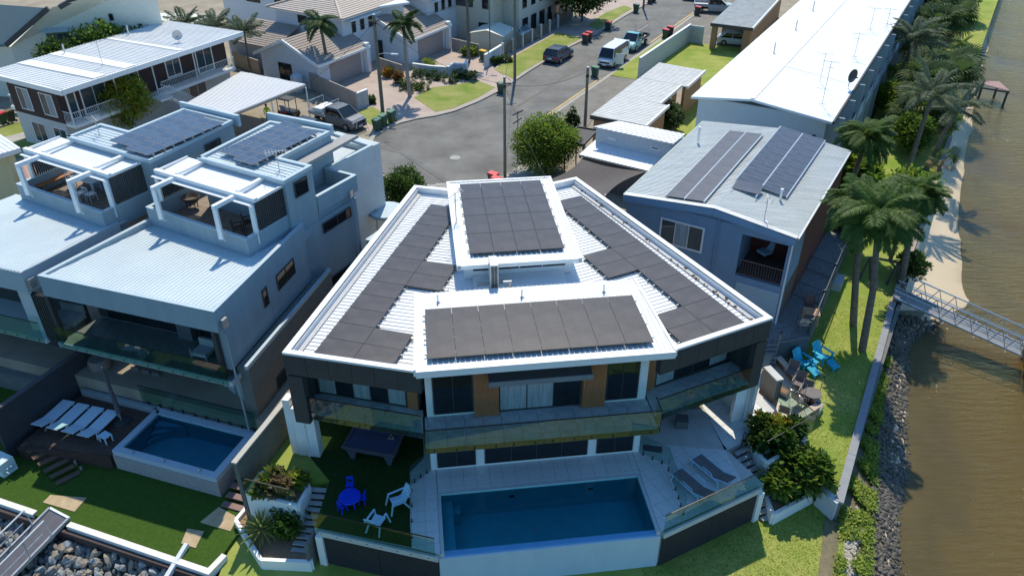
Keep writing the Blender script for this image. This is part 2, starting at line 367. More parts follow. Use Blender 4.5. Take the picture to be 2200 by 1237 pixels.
# shore profile lofted between contour lines, from the lawn wall down to the river bed
P1 = [(1790, 1262), (1805, 1100), (1832, 1010), (1870, 850), (1902, 720), (1922, 650), (1958, 555), (1990, 470), (2010, 400), (2030, 335), (2060, 200), (2083, 110), (2112, 20), (2140, -70)]
P2 = [(1868, 1262), (1878, 1100), (1882, 1010), (1897, 850), (1922, 720), (1940, 650), (1972, 555), (2004, 470), (2022, 400), (2044, 335), (2070, 200), (2092, 110), (2120, 20), (2148, -70)]
P3 = [(1926, 1262), (1925, 1100), (1943, 1010), (1942, 870), (1950, 740), (2078, 650), (2066, 555), (2058, 470), (2066, 400), (2074, 335), (2092, 230), (2114, 130), (2128, 40), (2150, -50)]
rows = []
zs = [(P1, -2.0), (P2, -2.35), (P3, WZ)]
def interp(p, k):
    i = min(int(k), len(p) - 2); t = k - i; return (lerp(p[i][0], p[i + 1][0], t), lerp(p[i][1], p[i + 1][1], t))
NL = 90
prof = []
for q in range(NL + 1):
    k = q * 13 / NL
    a, c, d = G(*interp(P1, k), -2.0), G(*interp(P2, k), -2.35), G(*interp(P3, k), WZ)
    e = d + Vector((E.e1.x, E.e1.y, 0)) * 5; e.z = -3.45
    f = d + Vector((E.e1.x, E.e1.y, 0)) * 16; f.z = -4.6
    g_ = d + Vector((E.e1.x, E.e1.y, 0)) * 90; g_.z = -5.19
    a0 = a - Vector((E.e1.x, E.e1.y, 0)) * .6; a0.z = -2.0
    prof.append([a0, a, (a + c) / 2, c, (c + d) / 2 + Vector((0, 0, .05)), d, (d + e) / 2 + Vector((0, 0, .06)), e, f, g_])
b = B()
for r_ in prof: 
    for p in r_:
        nz = noise.noise(Vector((p.x * .35, p.y * .35, 0))) * .05; b.v.append((p.x, p.y, p.z + (nz if p.z > -3.2 else 0)))
nc = len(prof[0])
for i in range(NL):
    for j in range(nc - 1): b.f.append([i * nc + j, i * nc + j + 1, (i + 1) * nc + j + 1, (i + 1) * nc + j]); b.mi.append(1 if i < 33 and j < 4 else 0)
soilm = mat('bank_soil', (0.12, 0.10, 0.06), 0.95, col2=(0.22, 0.19, 0.12), vs=2)
# sand to mud, with light lost in deeper water put into the colour
bm_ = bpy.data.materials.new('shore_sand_depth_tint'); bm_.use_nodes = True; N = bm_.node_tree.nodes; K = bm_.node_tree.links
pb = N['Principled BSDF']; pb.inputs['Roughness'].default_value = .95
ge = N.new('ShaderNodeNewGeometry'); sx = N.new('ShaderNodeSeparateXYZ'); K.new(ge.outputs['Position'], sx.inputs[0])
nn = N.new('ShaderNodeTexNoise'); nn.inputs['Scale'].default_value = .35; nn.inputs['Detail'].default_value = 4; K.new(ge.outputs['Position'], nn.inputs['Vector'])
ma = N.new('ShaderNodeMath'); ma.operation = 'MULTIPLY_ADD'; ma.inputs[1].default_value = .5; K.new(nn.outputs['Fac'], ma.inputs[0]); K.new(sx.outputs[2], ma.inputs[2])
mr = N.new('ShaderNodeMapRange'); mr.inputs[1].default_value = -4.6; mr.inputs[2].default_value = -2.2; K.new(ma.outputs[0], mr.inputs[0])
rp = N.new('ShaderNodeValToRGB'); cr = rp.color_ramp; cr.elements[0].color = (0.10, 0.09, 0.045, 1); cr.elements[1].color = (0.58, 0.48, 0.35, 1)
for p_, c_ in ((.28, (0.20, 0.16, 0.07)), (.5, (0.52, 0.36, 0.12)), (.70, (0.46, 0.34, 0.17)), (.76, (0.36, 0.28, 0.18)), (.84, (0.52, 0.42, 0.29))): e_ = cr.elements.new(p_); e_.color = (*c_, 1)
K.new(mr.outputs[0], rp.inputs[0]); K.new(rp.outputs[0], pb.inputs['Base Color'])
struct('shore', b, [bm_, soilm], smooth=True)
# land
lm = [(-400, 150), tuple(L.p(-34, .4).xy), tuple(L.p(.3, .4).xy), tuple(M.p(-5.3, 2.4).xy), tuple(M.p(14.2, 2.4).xy)]
BHR = G(1712.6, 513, 5.8); 
q = [BHR.xy + E.e2 * -3.0 + E.e1 * .3, BHR.xy + E.e2 * 14 + E.e1 * .6, G(1800, 262, 6).xy + E.e2 * 0, G(1800, 262, 6).xy + E.e2 * 140]
lm += [tuple(k) for k in q] + [(160, 500), (-400, 500)]
struct('ground', B().prism(lm, -5, -0.02), sandy)
SW = [(1803, 1077), (1815, 1042), (1918, 650)]
sw = [G(u, v, -.9).xy for u, v in SW]
sd = (G(2026, 340, -.9).xy - G(1918, 650, -.9).xy).normalized()
sw += [G(1918, 650, -.9).xy + sd * t for t in (30, 62, 130)]
ul = [tuple(M.p(14.0, 2.2).xy), tuple(G(1640, 1010, -1).xy), tuple(G(1765, 1045, -1).xy)] + [tuple(k) for k in sw] + [tuple(G(1800, 262, 6).xy + E.e2 * 100 + E.e1 * 1)]
struct('upper_lawn', B().prism(ul, -5, -1.0), grassm)
ll = [tuple(G(u, v, -2.0).xy) for u, v in [(470, 1236), (520, 1110), (560, 1050), (620, 900), (1500, 880), (1700, 1000), (1800, 1060), (1816, 1100), (1812, 1262), (1802, 1420), (460, 1420)]]
struct('lower_lawn', B().prism(ll, -5, -2.0), grassm)
# left artificial lawn and its terrace levels
l3 = [tuple(L.p(-26, -6.15).xy), tuple(L.p(2.45, -6.3).xy), tuple(L.p(2.35, -2.5).xy), tuple(L.p(.6, .5).xy), tuple(L.p(-26, .5).xy)]
struct('artificial_lawn', B().prism(l3, -5, -1.8), turfm)
struct('side_grass', B().prism([G(u, v, 0).xy for u, v in [(560, 1004), (640, 1020), (668, 1036), (712, 1030), (720, 985), (690, 860), (640, 830)]], -3, -.05), grassm)
# road
rl = [(1440, -22), (1394, 8), (1340, 38), (1285, 73), (1213, 108), (1137, 155), (1100, 180), (1066, 201), (1026, 221), (976, 241), (936, 251), (897, 257), (858, 267), (830, 280), (806, 296), (796, 318), (799, 350), (815, 370), (835, 385), (880, 396), (936, 397), (1010, 394), (1075, 384), (1098, 371), (1118, 358), (1145, 340), (1160, 300), (1165, 268)]
rr = [(1179, 249), (1240, 207), (1310, 159), (1425, 78), (1494, 28), (1560, -18), (1600, -46)]
E_far = [(1440, -50)]
road = px(rl + rr)
road_pts = [p.xy for p in road]
def ngon(name, pts, z, m, kind='structure'):
    bmx = bmesh.new(); vs = [bmx.verts.new((p[0], p[1], z)) for p in pts]; f = bmx.faces.new(vs)
    if f.normal.z < 0 or area([(p[0], p[1]) for p in pts]) < 0: f.normal_flip()
    bmesh.ops.triangulate(bmx, faces=[f]); me = bpy.data.meshes.new(name); bmx.to_mesh(me); bmx.free(); me.materials.append(m)
    o = obj(name, me); o['kind'] = kind; return o
def nprism(name, pts, z0, z1, m):
    pts = [(p[0], p[1]) for p in pts]
    if area(pts) < 0: pts = pts[::-1]
    bmx = bmesh.new(); vs = [bmx.verts.new((p[0], p[1], z1)) for p in pts]; lo = [bmx.verts.new((p[0], p[1], z0)) for p in pts]; f = bmx.faces.new(vs); n = len(pts)
    for k in range(n): bmx.faces.new([lo[k], lo[(k + 1) % n], vs[(k + 1) % n], vs[k]])
    bmesh.ops.triangulate(bmx, faces=[f]); me = bpy.data.meshes.new(name); bmx.to_mesh(me); bmx.free(); me.materials.append(m)
    o = obj(name, me); o['kind'] = 'structure'; return o
ngon('road', road_pts, 0.0, asph)
struct('kerb_left', strip(B(), [p.xy for p in px(rl[:20])], .38, -.01, .11, -1), kerbm)
struct('kerb_near', strip(B(), [p.xy for p in px(rl[20:26])], .38, -.01, .11, -1), kerbm)
struct('kerb_right', strip(B(), [p.xy for p in px([(1179, 249), (1240, 207), (1310, 159), (1425, 78), (1494, 28), (1560, -18)])], .38, -.01, .05, -1), kerbm)
yl = mat('yellow_line_paint', (0.62, 0.40, 0.10), 0.7, var=0.25, vs=1.5)
struct('yellow_line', strip(B(), [p.xy for p in px([(1167, 253), (1237, 205), (1290, 168)])], .14, .0, .005), yl)
struct('yellow_line', strip(B(), [p.xy for p in px([(1398, 92), (1440, 62), (1490, 27)])], .14, .0, .005), yl)
struct('wire_shadow', strip(B(), [p.xy for p in px([(797, 312), (860, 330), (925, 372), (960, 396)])], .05, .0, .004), rub)  # overhead wire's shadow laid on the asphalt as a thin dark strip
struct('road_patch', strip(B(), [p.xy for p in px([(1100, 236), (1160, 200), (1250, 140), (1330, 90), (1420, 30)])], .35, .0, .004), mat('road_seal_band', (0.15, 0.135, 0.115), .9, var=.2, vs=2))
# verges, driveways, forecourts
nprism('driveway_paving', px([(690, 205), (760, 140), (800, 110), (905, 70), (1010, 60), (1062, 150), (1100, 178), (1066, 199), (1026, 219), (976, 239), (936, 249), (897, 255), (858, 264), (828, 278), (800, 292), (770, 270)]), -.02, .088, pave)
nprism('driveway_near', px([(800, 440), (838, 386), (880, 398), (936, 399), (1010, 396), (1075, 386), (1098, 373), (1118, 360), (1148, 342), (1180, 345), (1200, 400), (1200, 470), (850, 480)]), -.02, .085, conc)
nprism('gravel_yard', px([(560, 250), (620, 205), (700, 235), (770, 250), (800, 292), (794, 318), (800, 352), (760, 350), (600, 320)]), -.02, .075, sandy)
nprism('upper_driveway', px([(1062, 150), (1100, 110), (1190, 60), (1300, 0), (1394, 3), (1340, 34), (1285, 69), (1213, 104), (1137, 151), (1100, 176)]), -.02, .085, pave)
def lawn(name, pts, m=grassy, z1=.11): return nprism(name, px(pts), -.02, z1, m)
lawn('verge_lawn', [(890, 212), (936, 243), (976, 234), (1026, 213), (1064, 190), (1026, 176), (976, 185), (930, 190)])
lawn('verge_lawn', [(762, 243), (800, 232), (815, 240), (856, 258), (828, 275), (796, 270)])
lawn('verge_lawn', [(1062, 152), (1100, 126), (1198, 72), (1250, 84), (1213, 103), (1137, 149), (1103, 172)])
lawn('verge_lawn', [(1263, 57), (1300, 30), (1340, 14), (1358, 20), (1338, 32), (1285, 66)])
nprism('forecourt', px([(1184, 252), (1243, 210), (1312, 164), (1369, 172), (1290, 240), (1270, 262), (1240, 300), (1180, 345), (1165, 330)]), -.02, .03, fore)
nprism('forecourt', px([(1428, 81), (1497, 32), (1565, -15), (1640, -30), (1580, 60), (1540, 105), (1503, 95), (1480, 62)]), -.02, .03, fore)
lawn('nature_strip', [(1312, 163), (1425, 84), (1432, 86), (1365, 172)], grassm, .06)
lawn('yard_lawn', [(1372, 172), (1478, 92), (1600, 105), (1560, 160), (1515, 190), (1440, 150)], grassm, .06)
lawn('yard_lawn', [(1430, 262), (1480, 205), (1530, 190), (1500, 290), (1440, 310)], grassm, .06)
lawn('side_lawn', [(0, 275), (60, 262), (90, 330), (0, 345)], grassy)
lawn('path_strip', [(0, 300), (60, 285), (66, 296), (0, 318)], conc, .12)
# ================================================================ main house
def Lp(s0, t0, s1, t1, k): return (lerp(s0, s1, k), lerp(t0, t1, k))
house = thing('waterfront_house', 'white two-storey house with dark wing frames and fan-shaped metal roof above the large pool', 'house', M.p(4.5, 6, 0))
mp2 = lambda pts: [M.p(a, b).xy for a, b in pts]
# ground floor
B().fbox(M, 0, 9.17, 0, 12.5, 0, 2.74).make('wall', white, house)
for a, b_, n in ((.28, 1.94, 2), (2.32, 6.83, 4), (7.22, 8.86, 2)):
    win(house, M.p(a, 0), M.p(b_, 0), .13, 2.45, n, frame=charc, fw=.05)
B().prism(mp2([(-5.0, 4.6), (0, 3.2), (0, 3.45), (-5.0, 4.85)]), 0, 2.74).make('wall', charc, house)
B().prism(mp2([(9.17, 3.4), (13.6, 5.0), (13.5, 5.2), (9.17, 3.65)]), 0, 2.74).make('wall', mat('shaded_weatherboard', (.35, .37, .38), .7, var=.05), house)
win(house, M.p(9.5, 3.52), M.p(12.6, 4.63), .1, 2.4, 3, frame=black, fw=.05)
# piers
for pts, z1 in (([(-5.75, 1.62), (-4.82, 1.36), (-4.70, 1.78), (-5.63, 2.04)], 2.70), ([(13.90, 1.30), (14.42, 1.42), (14.86, 1.72), (14.75, 2.3), (13.98, 1.75)], 2.70)):
    B().prism(mp2(pts), 0, z1).make('pier', white, house)
B().prism(mp2([(-6.05, 1.75), (-5.77, 1.67), (-5.6, 2.1), (-5.88, 2.18)]), 0, 3.1).make('pier', white, house)
B().tube([M.p(-5.28, 1.44, .02), M.p(-5.28, 1.44, 2.7)], .045, 8).make('downpipe', white, house)
B().tube([M.p(14.58, 1.44, .02), M.p(14.58, 1.44, 2.7)], .045, 8).make('downpipe', white, house)
# balcony slabs
slabm = charc
CB = [(-.12, -1.82), (9.25, -1.82), (9.25, .1), (-.12, .1)]
LB = [(-4.78, .78), (-.14, -.95), (-.14, .45), (-4.3, 2.1), (-4.78, 2.1)]
RB = [(9.27, -1.10), (13.9, .42), (13.9, 2.2), (13.4, 2.25), (9.27, .65)]
for q in (CB, LB, RB): B().prism(mp2(q), 2.76, 3.02).make('balcony_slab', slabm, house)
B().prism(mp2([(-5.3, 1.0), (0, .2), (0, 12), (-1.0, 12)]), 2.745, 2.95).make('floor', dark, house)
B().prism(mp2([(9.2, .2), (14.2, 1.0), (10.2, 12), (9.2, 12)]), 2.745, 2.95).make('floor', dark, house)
tiles(house, [tuple(M.p(a, b).xy) for a, b in [(-.10, -1.8), (9.23, -1.8), (9.23, 0), (-.10, 0)]], M, .75, 3.05, tileb)
FL_ = Frame(*M.p(-4.78, .78).xy, 7.05 - 20.4); FR_ = Frame(*M.p(9.27, -1.1).xy, 7.05 + 18.2)
tiles(house, [tuple(M.p(a, b).xy) for a, b in [(-4.76, .80), (-.16, -.92), (-.16, .43), (-4.3, 2.05), (-4.76, 2.05)]], FL_, .75, 3.05, tileb)
tiles(house, [tuple(M.p(a, b).xy) for a, b in [(9.28, -1.08), (13.88, .44), (13.88, 2.1), (9.28, .5)]], FR_, .75, 3.05, tileb)
# upper storey walls
B().fbox(M, 0, 9.17, 0, 12.5, 3.03, 5.86).make('wall', white, house)
win(house, M.p(.28, 0), M.p(1.92, 0), 3.17, 5.75, 2, frame=charc, fw=.06)
win(house, M.p(2.96, 0), M.p(6.38, 0), 3.06, 5.5, 3, frame=charc, fw=.06, curtain=(1, 1, 0))
win(house, M.p(7.42, 0), M.p(8.80, 0), 3.17, 5.75, 2, frame=charc, fw=.06)
for a0, a1 in ((1.95, 2.94), (6.40, 7.36)):
    B().fbox(M, a0, a1, -.24, -.003, 3.06, 5.9).make('timber_panel', wood, house)
    k = a0 + .02
    while k < a1 - .05:
        B().fbox(M, k, k + .075, -.265, -.242, 3.07, 5.88).make('board', wood, house); k += .092
# awning over the sliding doors
aw = B().slab([M.p(2.5, -.85, 5.34), M.p(6.6, -.85, 5.34), M.p(6.6, -.28, 5.62), M.p(2.5, -.28, 5.62)], .05).make('awning', charc, house)
B().fbox(M, 2.48, 6.62, -.92, -.852, 5.12, 5.36).make('fascia', mat('awning_grey', (.20, .22, .24), .6), aw)
# wings: back walls behind the balconies, with curtained glazing
for (p0, p1, cur, tim) in (((-4.75, 2.2), (-.30, .55), (1, 0, 1, 0, 1), 1), ((9.50, .62), (13.95, 2.30), (1, 0, 0, 1), 0)):
    a, c = M.p(*p0), M.p(*p1); d = (c - a).normalized()
    B().wall(a + Vector((-d.y, d.x, 0)) * .16, c + Vector((-d.y, d.x, 0)) * .16, .3, 3.05, 5.86).make('wall', charc, house)
    q0 = a + d * .25; q1 = c - d * .5
    win(house, q0, q1, 3.07, 5.35, len(cur), frame=charc, fw=.06, dep=.06, curtain=cur)
    e0, e1 = (c - d * .47, c - d * .02) if tim else (a - d * .2, a + d * .22)
    nn_ = Vector((d.y, -d.x, 0)) * .09
    B().prism([e0.xy, e1.xy, (e1 + nn_).xy, (e0 + nn_).xy], 3.06, 5.6).make('timber_panel', wood, house)
# dark wing frames: fascia panels, side posts, side walls
def fascia_panels(p0, p1, z0, z1, n, th=.28, depth=None):
    a, c = M.p(*p0).xy, M.p(*p1).xy; d = (c - a).normalized(); L_ = (c - a).length
    B().wall(a + Vector((-d.y, d.x)) * (th / 2 + .02), c + Vector((-d.y, d.x)) * (th / 2 + .02), th, z0 + .01, z1 - .06).make('fascia', charc, house)
    for k in range(n):
        q0 = a + d * (L_ * k / n + .008); q1 = a + d * (L_ * (k + 1) / n - .008)
        nv = Vector((-d.y, d.x)) * .014
        B().wall(q0 + nv, q1 + nv, .026, z0, z1 - .065).make('cladding_panel', charc, house)
LWf, LWi, RWf, RWi = (-5.42, .78), (-.12, -1.08), (14.49, .68), (9.25, -1.12)
fascia_panels(LWf, LWi, 5.22, 6.28, 6); fascia_panels(RWi, RWf, 5.22, 6.28, 6)
fascia_panels((-5.42, .78), (-4.80, .56), 2.68, 5.215, 1); fascia_panels((13.93, .49), (14.49, .68), 2.68, 5.215, 1)
for (a, c, sgn) in ((LWf, (-.02, 15.2), 1), (RWf, (9.02, 15.15), -1)):
    a, c = M.p(*a).xy, M.p(*c).xy; d = (c - a).normalized(); nv = Vector((d.y, -d.x)) * sgn
    sd0 = a + d * .29
    B().wall(sd0 + nv * .14, c + nv * .14, .26, 2.70, 6.22).make('side_wall', charc, house)
    B().wall(sd0 + nv * .14 + d * 4.5, c + nv * .14, .24, 0, 2.69).make('side_wall', white, house)
    B().wall(sd0 + nv * .285, c + nv * .285 - d * .2, .02, 5.9, 6.215).make('parapet_lining', whitef, house)
# inner faces of the wing posts
B().wall(M.p(-4.80, .62).xy, M.p(-4.80, 2.2).xy, .05, 2.70, 5.3).make('side_wall', charc, house)
B().wall(M.p(13.93, .56).xy, M.p(13.93, 2.2).xy, .05, 2.70, 5.3).make('side_wall', charc, house)
# parapet cap, back parapet
cap = [(-5.42, .78), (-.02, 15.22), (4.5, 13.55), (9.02, 15.17), (14.49, .68)]
def capstrip(pts, side): return strip(B(), [M.p(*q).xy for q in pts], .24, 6.20, 6.30, side)
struct_cap = capstrip([(-.14, -1.08), (-5.42, .78), (-.02, 15.22), (4.5, 13.55), (9.02, 15.17), (14.49, .68), (9.27, -1.12)], -1).make('parapet_cap', whitef, house)
strip(B(), [M.p(*q).xy for q in [(.10, 15.02), (4.5, 13.38), (8.9, 14.97)]], .12, 5.3, 6.199, 0).make('back_parapet', whitef, house)
B().prism(mp2([(.1, 15.0), (4.5, 13.3), (8.9, 14.9), (9.6, 12.4), (-.6, 12.4)]), 2.8, 5.85).make('wall', white, house)
# roof sheets
lsh = [M.p(a, b, 5.93) for a, b in [(-5.1, .90), (-.1, -.86), (4.53, -.86), (4.53, 13.4), (.12, 14.9)]]
rsh = [M.p(a, b, 5.93) for a, b in [(14.15, .83), (9.2, -.86), (4.54, -.86), (4.54, 13.4), (8.88, 14.85)]]
dl = M.p(-.12, -1.08) - M.p(-5.42, .78); dr = M.p(14.49, .68) - M.p(9.25, -1.12)
sheet_roof(house, lsh, dl, whitem, .25, .07, .035, .06); sheet_roof(house, rsh, dr, whitem, .25, .07, .035, .06)
B().fbox(M, 4.40, 4.72, 3.9, 6.8, 5.99, 6.02).make('ridge_cap', whitef, house)
gut = mat('box_gutter', (.42, .42, .44), .5, var=.1)
for p0, p1 in (((-4.93, 1.05), (.20, 14.75)), ((13.95, .95), (8.78, 14.7))):
    B().wall(M.p(*p0).xy, M.p(*p1).xy, .30, 5.98, 6.0).make('gutter', gut, house)
# front roof slab and raised back roof
def flatroof(F, P, z0, th, name, m=whitem, step=.2, over=.12):
    bl, br, fr, fl = [Vector((q[0], q[1], q[2])) for q in P]
    r = sheet_roof(house, [fl, fr, br, bl], bl - fl, m, step, .06, .04, .05, name)
    return r
fc = [M.p(-.08, 4.35, 6.26), M.p(9.50, 4.35, 6.26), M.p(9.70, -1.20, 6.44), M.p(-.24, -1.20, 6.44)]
flatroof(M, fc, 0, .1, 'front_roof', step=.21)
B().fbox(M, -.27, 9.73, -1.30, -1.203, 6.16, 6.47).make('fascia', whitef, house)
B().hexa([M.p(-.36, -1.2, 6.18), M.p(-.245, -1.2, 6.18), M.p(-.085, 4.4, 6.0), M.p(-.22, 4.4, 6.0)], [M.p(-.36, -1.2, 6.50), M.p(-.245, -1.2, 6.50), M.p(-.085, 4.4, 6.32), M.p(-.22, 4.4, 6.32)]).make('barge_board', whitef, house)
B().hexa([M.p(9.705, -1.2, 6.18), M.p(9.82, -1.2, 6.18), M.p(9.62, 4.4, 6.0), M.p(9.505, 4.4, 6.0)], [M.p(9.705, -1.2, 6.50), M.p(9.82, -1.2, 6.50), M.p(9.62, 4.4, 6.32), M.p(9.505, 4.4, 6.32)]).make('barge_board', whitef, house)
B().slab([M.p(-.05, -1.15, 6.36), M.p(9.5, -1.15, 6.36), M.p(9.3, 4.3, 6.17), M.p(-.02, 4.3, 6.17)], .22).make('soffit', mat('soffit', (.30, .31, .33), .7), house)
B().fbox(M, .05, 9.12, .05, 4.2, 5.87, 5.96).make('wall', white, house)
bk = [M.p(1.87, 13.75, 6.98), M.p(7.16, 13.75, 6.98), M.p(7.16, 5.30, 6.98), M.p(1.87, 5.30, 6.98)]
flatroof(M, bk, 0, .1, 'back_roof', step=.24)
B().fbox(M, 1.72, 7.30, 5.2, 5.298, 6.80, 7.0).make('fascia', whitef, house)
B().fbox(M, 1.70, 1.868, 5.2, 13.9, 6.78, 7.03).make('barge_board', whitef, house)
B().fbox(M, 7.163, 7.33, 5.2, 13.9, 6.78, 7.03).make('barge_board', whitef, house)
B().fbox(M, 1.87, 7.16, 13.755, 13.9, 6.78, 7.03).make('barge_board', whitef, house)
B().fbox(M, 2.05, 6.95, 5.75, 13.5, 5.94, 6.91).make('wall', white, house)
win(house, M.p(2.4, 5.75), M.p(6.7, 5.75), 6.35, 6.85, 4, frame=whitef, fw=.04)
B().slab([M.p(2.4, 4.6, 6.03), M.p(6.6, 4.6, 6.03), M.p(6.6, 5.72, 6.12), M.p(2.4, 5.72, 6.12)], .03).make('apron_flashing', whitef, house)
# ---- solar panels
def panel_mesh(w, l, cell=panelb, fr=panelf, key=''):
    b = B(); b.bb(-w / 2 + .008, w / 2 - .008, -l / 2 + .008, l / 2 - .008, 0, .035); b.cur = 1; b.bb(-w / 2 + .03, w / 2 - .03, -l / 2 + .03, l / 2 - .03, .0352, .0372)
    if fr is panela:
        b.cur = 0
        b.bb(-w / 2 + .03, w / 2 - .03, -.01, .01, .0373, .0385)
    return b.mesh('solar_panel', [fr, cell])
def array(label, F, cells, pw, pl, z, group=None, cell=panelb, fr=panelf, tilt=0.0, loc=None, slope=None):
    """cells: (a,b) centres in frame F; slope: function (a,b)->z"""
    a0 = cells[0]; root = thing('solar_array', label, 'solar panels', F.p(a0[0], a0[1], (slope(*a0) if slope else z)), F.az, group)
    me = panel_mesh(pw, pl, cell, fr)
    rt_ = Frame(0, 0, 0)
    for a, b_ in cells:
        zz = (slope(a, b_) if slope else z) - root.location.z
        obj('solar_panel', me, root, (a - a0[0], b_ - a0[1], zz), (tilt, 0, 0))
    bs = sorted(set(round(c[1], 2) for c in cells))
    for yy in bs:
        xs = [c[0] for c in cells if abs(c[1] - yy) < .02]
        for o in (-.28, .28):
            z_ = (slope(xs[0], yy) if slope else z) - root.location.z
            b = B(); b.bb(min(xs) - pw / 2 - .1 - a0[0], max(xs) + pw / 2 + .1 - a0[0], yy + o * pl - .02 - a0[1], yy + o * pl + .02 - a0[1], -.1 + z_ + tilt * o * pl, -.002 + z_ + tilt * o * pl)
            b.make('rail', alum, root, world=False)
    return root
# front roof 8 x 2
f0 = M.l(G(917.8, 770.5, 6.62)); f1 = M.l(G(1405.5, 735, 6.62)); f2 = M.l(G(1358, 637.7, 6.52)); f3 = M.l(G(912.7, 667, 6.52))
sa, sb = (f0[0] + f3[0]) / 2, (f1[0] + f2[0]) / 2; ta, tb = (f0[1] + f1[1]) / 2, (f2[1] + f3[1]) / 2
pw, pl = (sb - sa) / 8, (tb - ta) / 2
array('black solar panels in two rows of eight on the front flat roof', M, [(sa + pw * (i + .5), ta + pl * (j + .5)) for j in range(2) for i in range(8)], pw, pl, 6.55, slope=lambda a, b: 6.62 - (b - ta) * .02)
g0 = M.l(G(1009.5, 544, 7.17)); g1 = M.l(G(1211, 532.8, 7.17)); g2 = M.l(G(1162.9, 386.9, 7.17)); g3 = M.l(G(988.2, 394.6, 7.17))
sa, sb = (g0[0] + g3[0]) / 2, (g1[0] + g2[0]) / 2; tc_, td = (g0[1] + g1[1]) / 2, (g2[1] + g3[1]) / 2
pw, pl = (sb - sa) / 4, (td - tc_) / 4
array('black solar panels in a four by four block on the raised back roof', M, [(sa + pw * (i + .5), tc_ + pl * (j + .5)) for j in range(4) for i in range(4)], pw, pl, 7.13)
def wing_array(label, fl, fr, bl, side):
    fl, fr, bl = [M.p(*M.l(q)).xy for q in (fl, fr, bl)]
    d = (fr - fl); az = math.degrees(math.atan2(d.y, d.x)); F = Frame(*(fl if side < 0 else fr), az)
    pw = d.length / 2; pl = 13.32 / 12 * 1.0
    cells = []
    for r in range(12):
        c = 0 if side < 0 else 1
        cells.append((c, r))
        if r in (0, 1, 5, 6): cells.append((1 - c, r))
    cc = [(((c + .5) * pw) if side < 0 else ((c - 1.5) * pw), (r + .5) * pl) for c, r in cells]
    return array(label, F, cc, pw, pl, 6.07)
wing_array('black solar panels stepping along the left wing roof beside the dark grey house', G(672.8, 759, 6.1), G(842, 789, 6.1), G(912, 438, 6.1), -1)
wing_array('black solar panels stepping along the right wing roof facing the blue house', G(1469.6, 740, 6.1), G(1603.7, 695, 6.1), G(1241, 423, 6.1), 1)
# ---- rooftop plant
ac = thing('air_conditioner_unit', 'white narrow air conditioner condenser standing on the white roof between the two raised roofs', 'air conditioner', M.p(3.30, 5.0, 6.0), M.az)
b = B(); b.bb(-.18, .18, -.42, .42, .08, 1.30); b.make('casing', mat('ac_casing', (.60, .60, .56), .5, var=.05), ac, world=False)
for i in range(2):
    for k in range(11): B().bb(-.14 + i * .145, -.01 + i * .145, -.432, -.421, .16 + k * .1, .23 + k * .1).make('louvre', black, ac, world=False)
B().bb(-.25, .25, -.38, -.30, 0, .08).make('foot', alum, ac, world=False); B().bb(-.25, .25, .30, .38, 0, .08).make('foot', alum, ac, world=False)
t = tag(B().tube([M.p(2.55, 5.0, 6.10), M.p(4.1, 5.15, 6.10)], .09, 10).make('roof_pipe', mat('beige_pipe', (.45, .42, .38), .6)), 'beige pipe lying on the roof behind the condenser', 'pipe')
sk = thing('roof_vent_bracket', 'small grey vent bracket standing on the roof right of the condenser', 'vent', M.p(4.0, 4.75, 6.0), M.az)
B().bb(-.05, .05, -.05, .05, 0, .32).make('post', alum, sk, world=False); B().bb(-.3, .08, -.04, .04, .3, .36).make('arm', whitef, sk, world=False); B().bb(-.14, .14, -.1, .1, 0, .03).make('foot', charc, sk, world=False)
for lab, u, v in (('short white vent pipe near the left end of the front roof', 941, 650), ('short white vent pipe near the middle of the front roof', 1121, 639), ('short white vent pipe near the right end of the front roof', 1297, 628)):
    q = G(u, v, 6.3); v_ = thing('vent_pipe', lab, 'vent pipe', (q.x, q.y, 6.3), 0, 'vent pipes on the front roof')
    B().tube([(0, 0, 0), (0, 0, .42)], .035, 8).make('pipe', whitef, v_, world=False); B().lathe((0, 0, .0), [(.11, 0), (.06, .04), (.036, .06)], 10).make('collar', galv, v_, world=False)
def antenna(name, label, loc, h, kind=0, rz=0.0, group=None):
    a = thing(name, label, 'antenna', loc, rz, group)
    B().tube([(0, 0, 0), (0, 0, h)], .022, 6).make('mast', galv, a, world=False)
    b = B(); b.beam((-.55, 0, h - .05), (.55, 0, h - .05), .025)
    b.make('boom', galv, a, world=False)
    e = B()
    for k in range(7): x = -.5 + k * .16; ln = .38 - k * .03; e.beam((x, -ln, h - .05), (x, ln, h - .05), .012)
    if kind: 
        for k in range(3): e.beam((.1 * k, 0, h - .5), (.1 * k, .5 - .1 * k, h - .5), .014)
        e.beam((-.3, 0, h - .45), (.3, 0, h - .45), .02)
    e.make('elements', galv, a, world=False)
    B().tube([(-.25, -.2, 0), (0, 0, .05), (.25, .1, 0)], .015, 5).make('foot', galv, a, world=False)
    return a
q = G(980, 474, 7.0); antenna('tv_antenna', 'television antenna on the left edge of the raised back roof', (q.x, q.y, 7.0), 1.5, 1, R(60))
# conduit loop, gutter pipe ends
tag(B().tube([M.p(1.0 + .28 * math.cos(k * .6), 4.9 + .2 * math.sin(k * .6), 6.03) for k in range(11)], .015, 5).make('coiled_cable', alum), 'coiled grey cable lying on the white roof left of the condenser', 'cable')
# debris along right gutter
deb = B()
for k in range(60):
    t_ = random.random(); a, c = lerp(13.8, 9.0, t_) , lerp(1.0, 14.3, t_)
    if random.random() < .5: deb.box(M.p(a + random.uniform(-.1, .1), c, 6.02), (random.uniform(.04, .14), random.uniform(.04, .1), .04), random.random() * 3)
tag(deb.make('leaf_litter', mat('leaf_litter', (.10, .07, .04), .95)), 'dead leaves gathered along the gutter of the right wing roof', 'leaves')['kind'] = 'stuff'

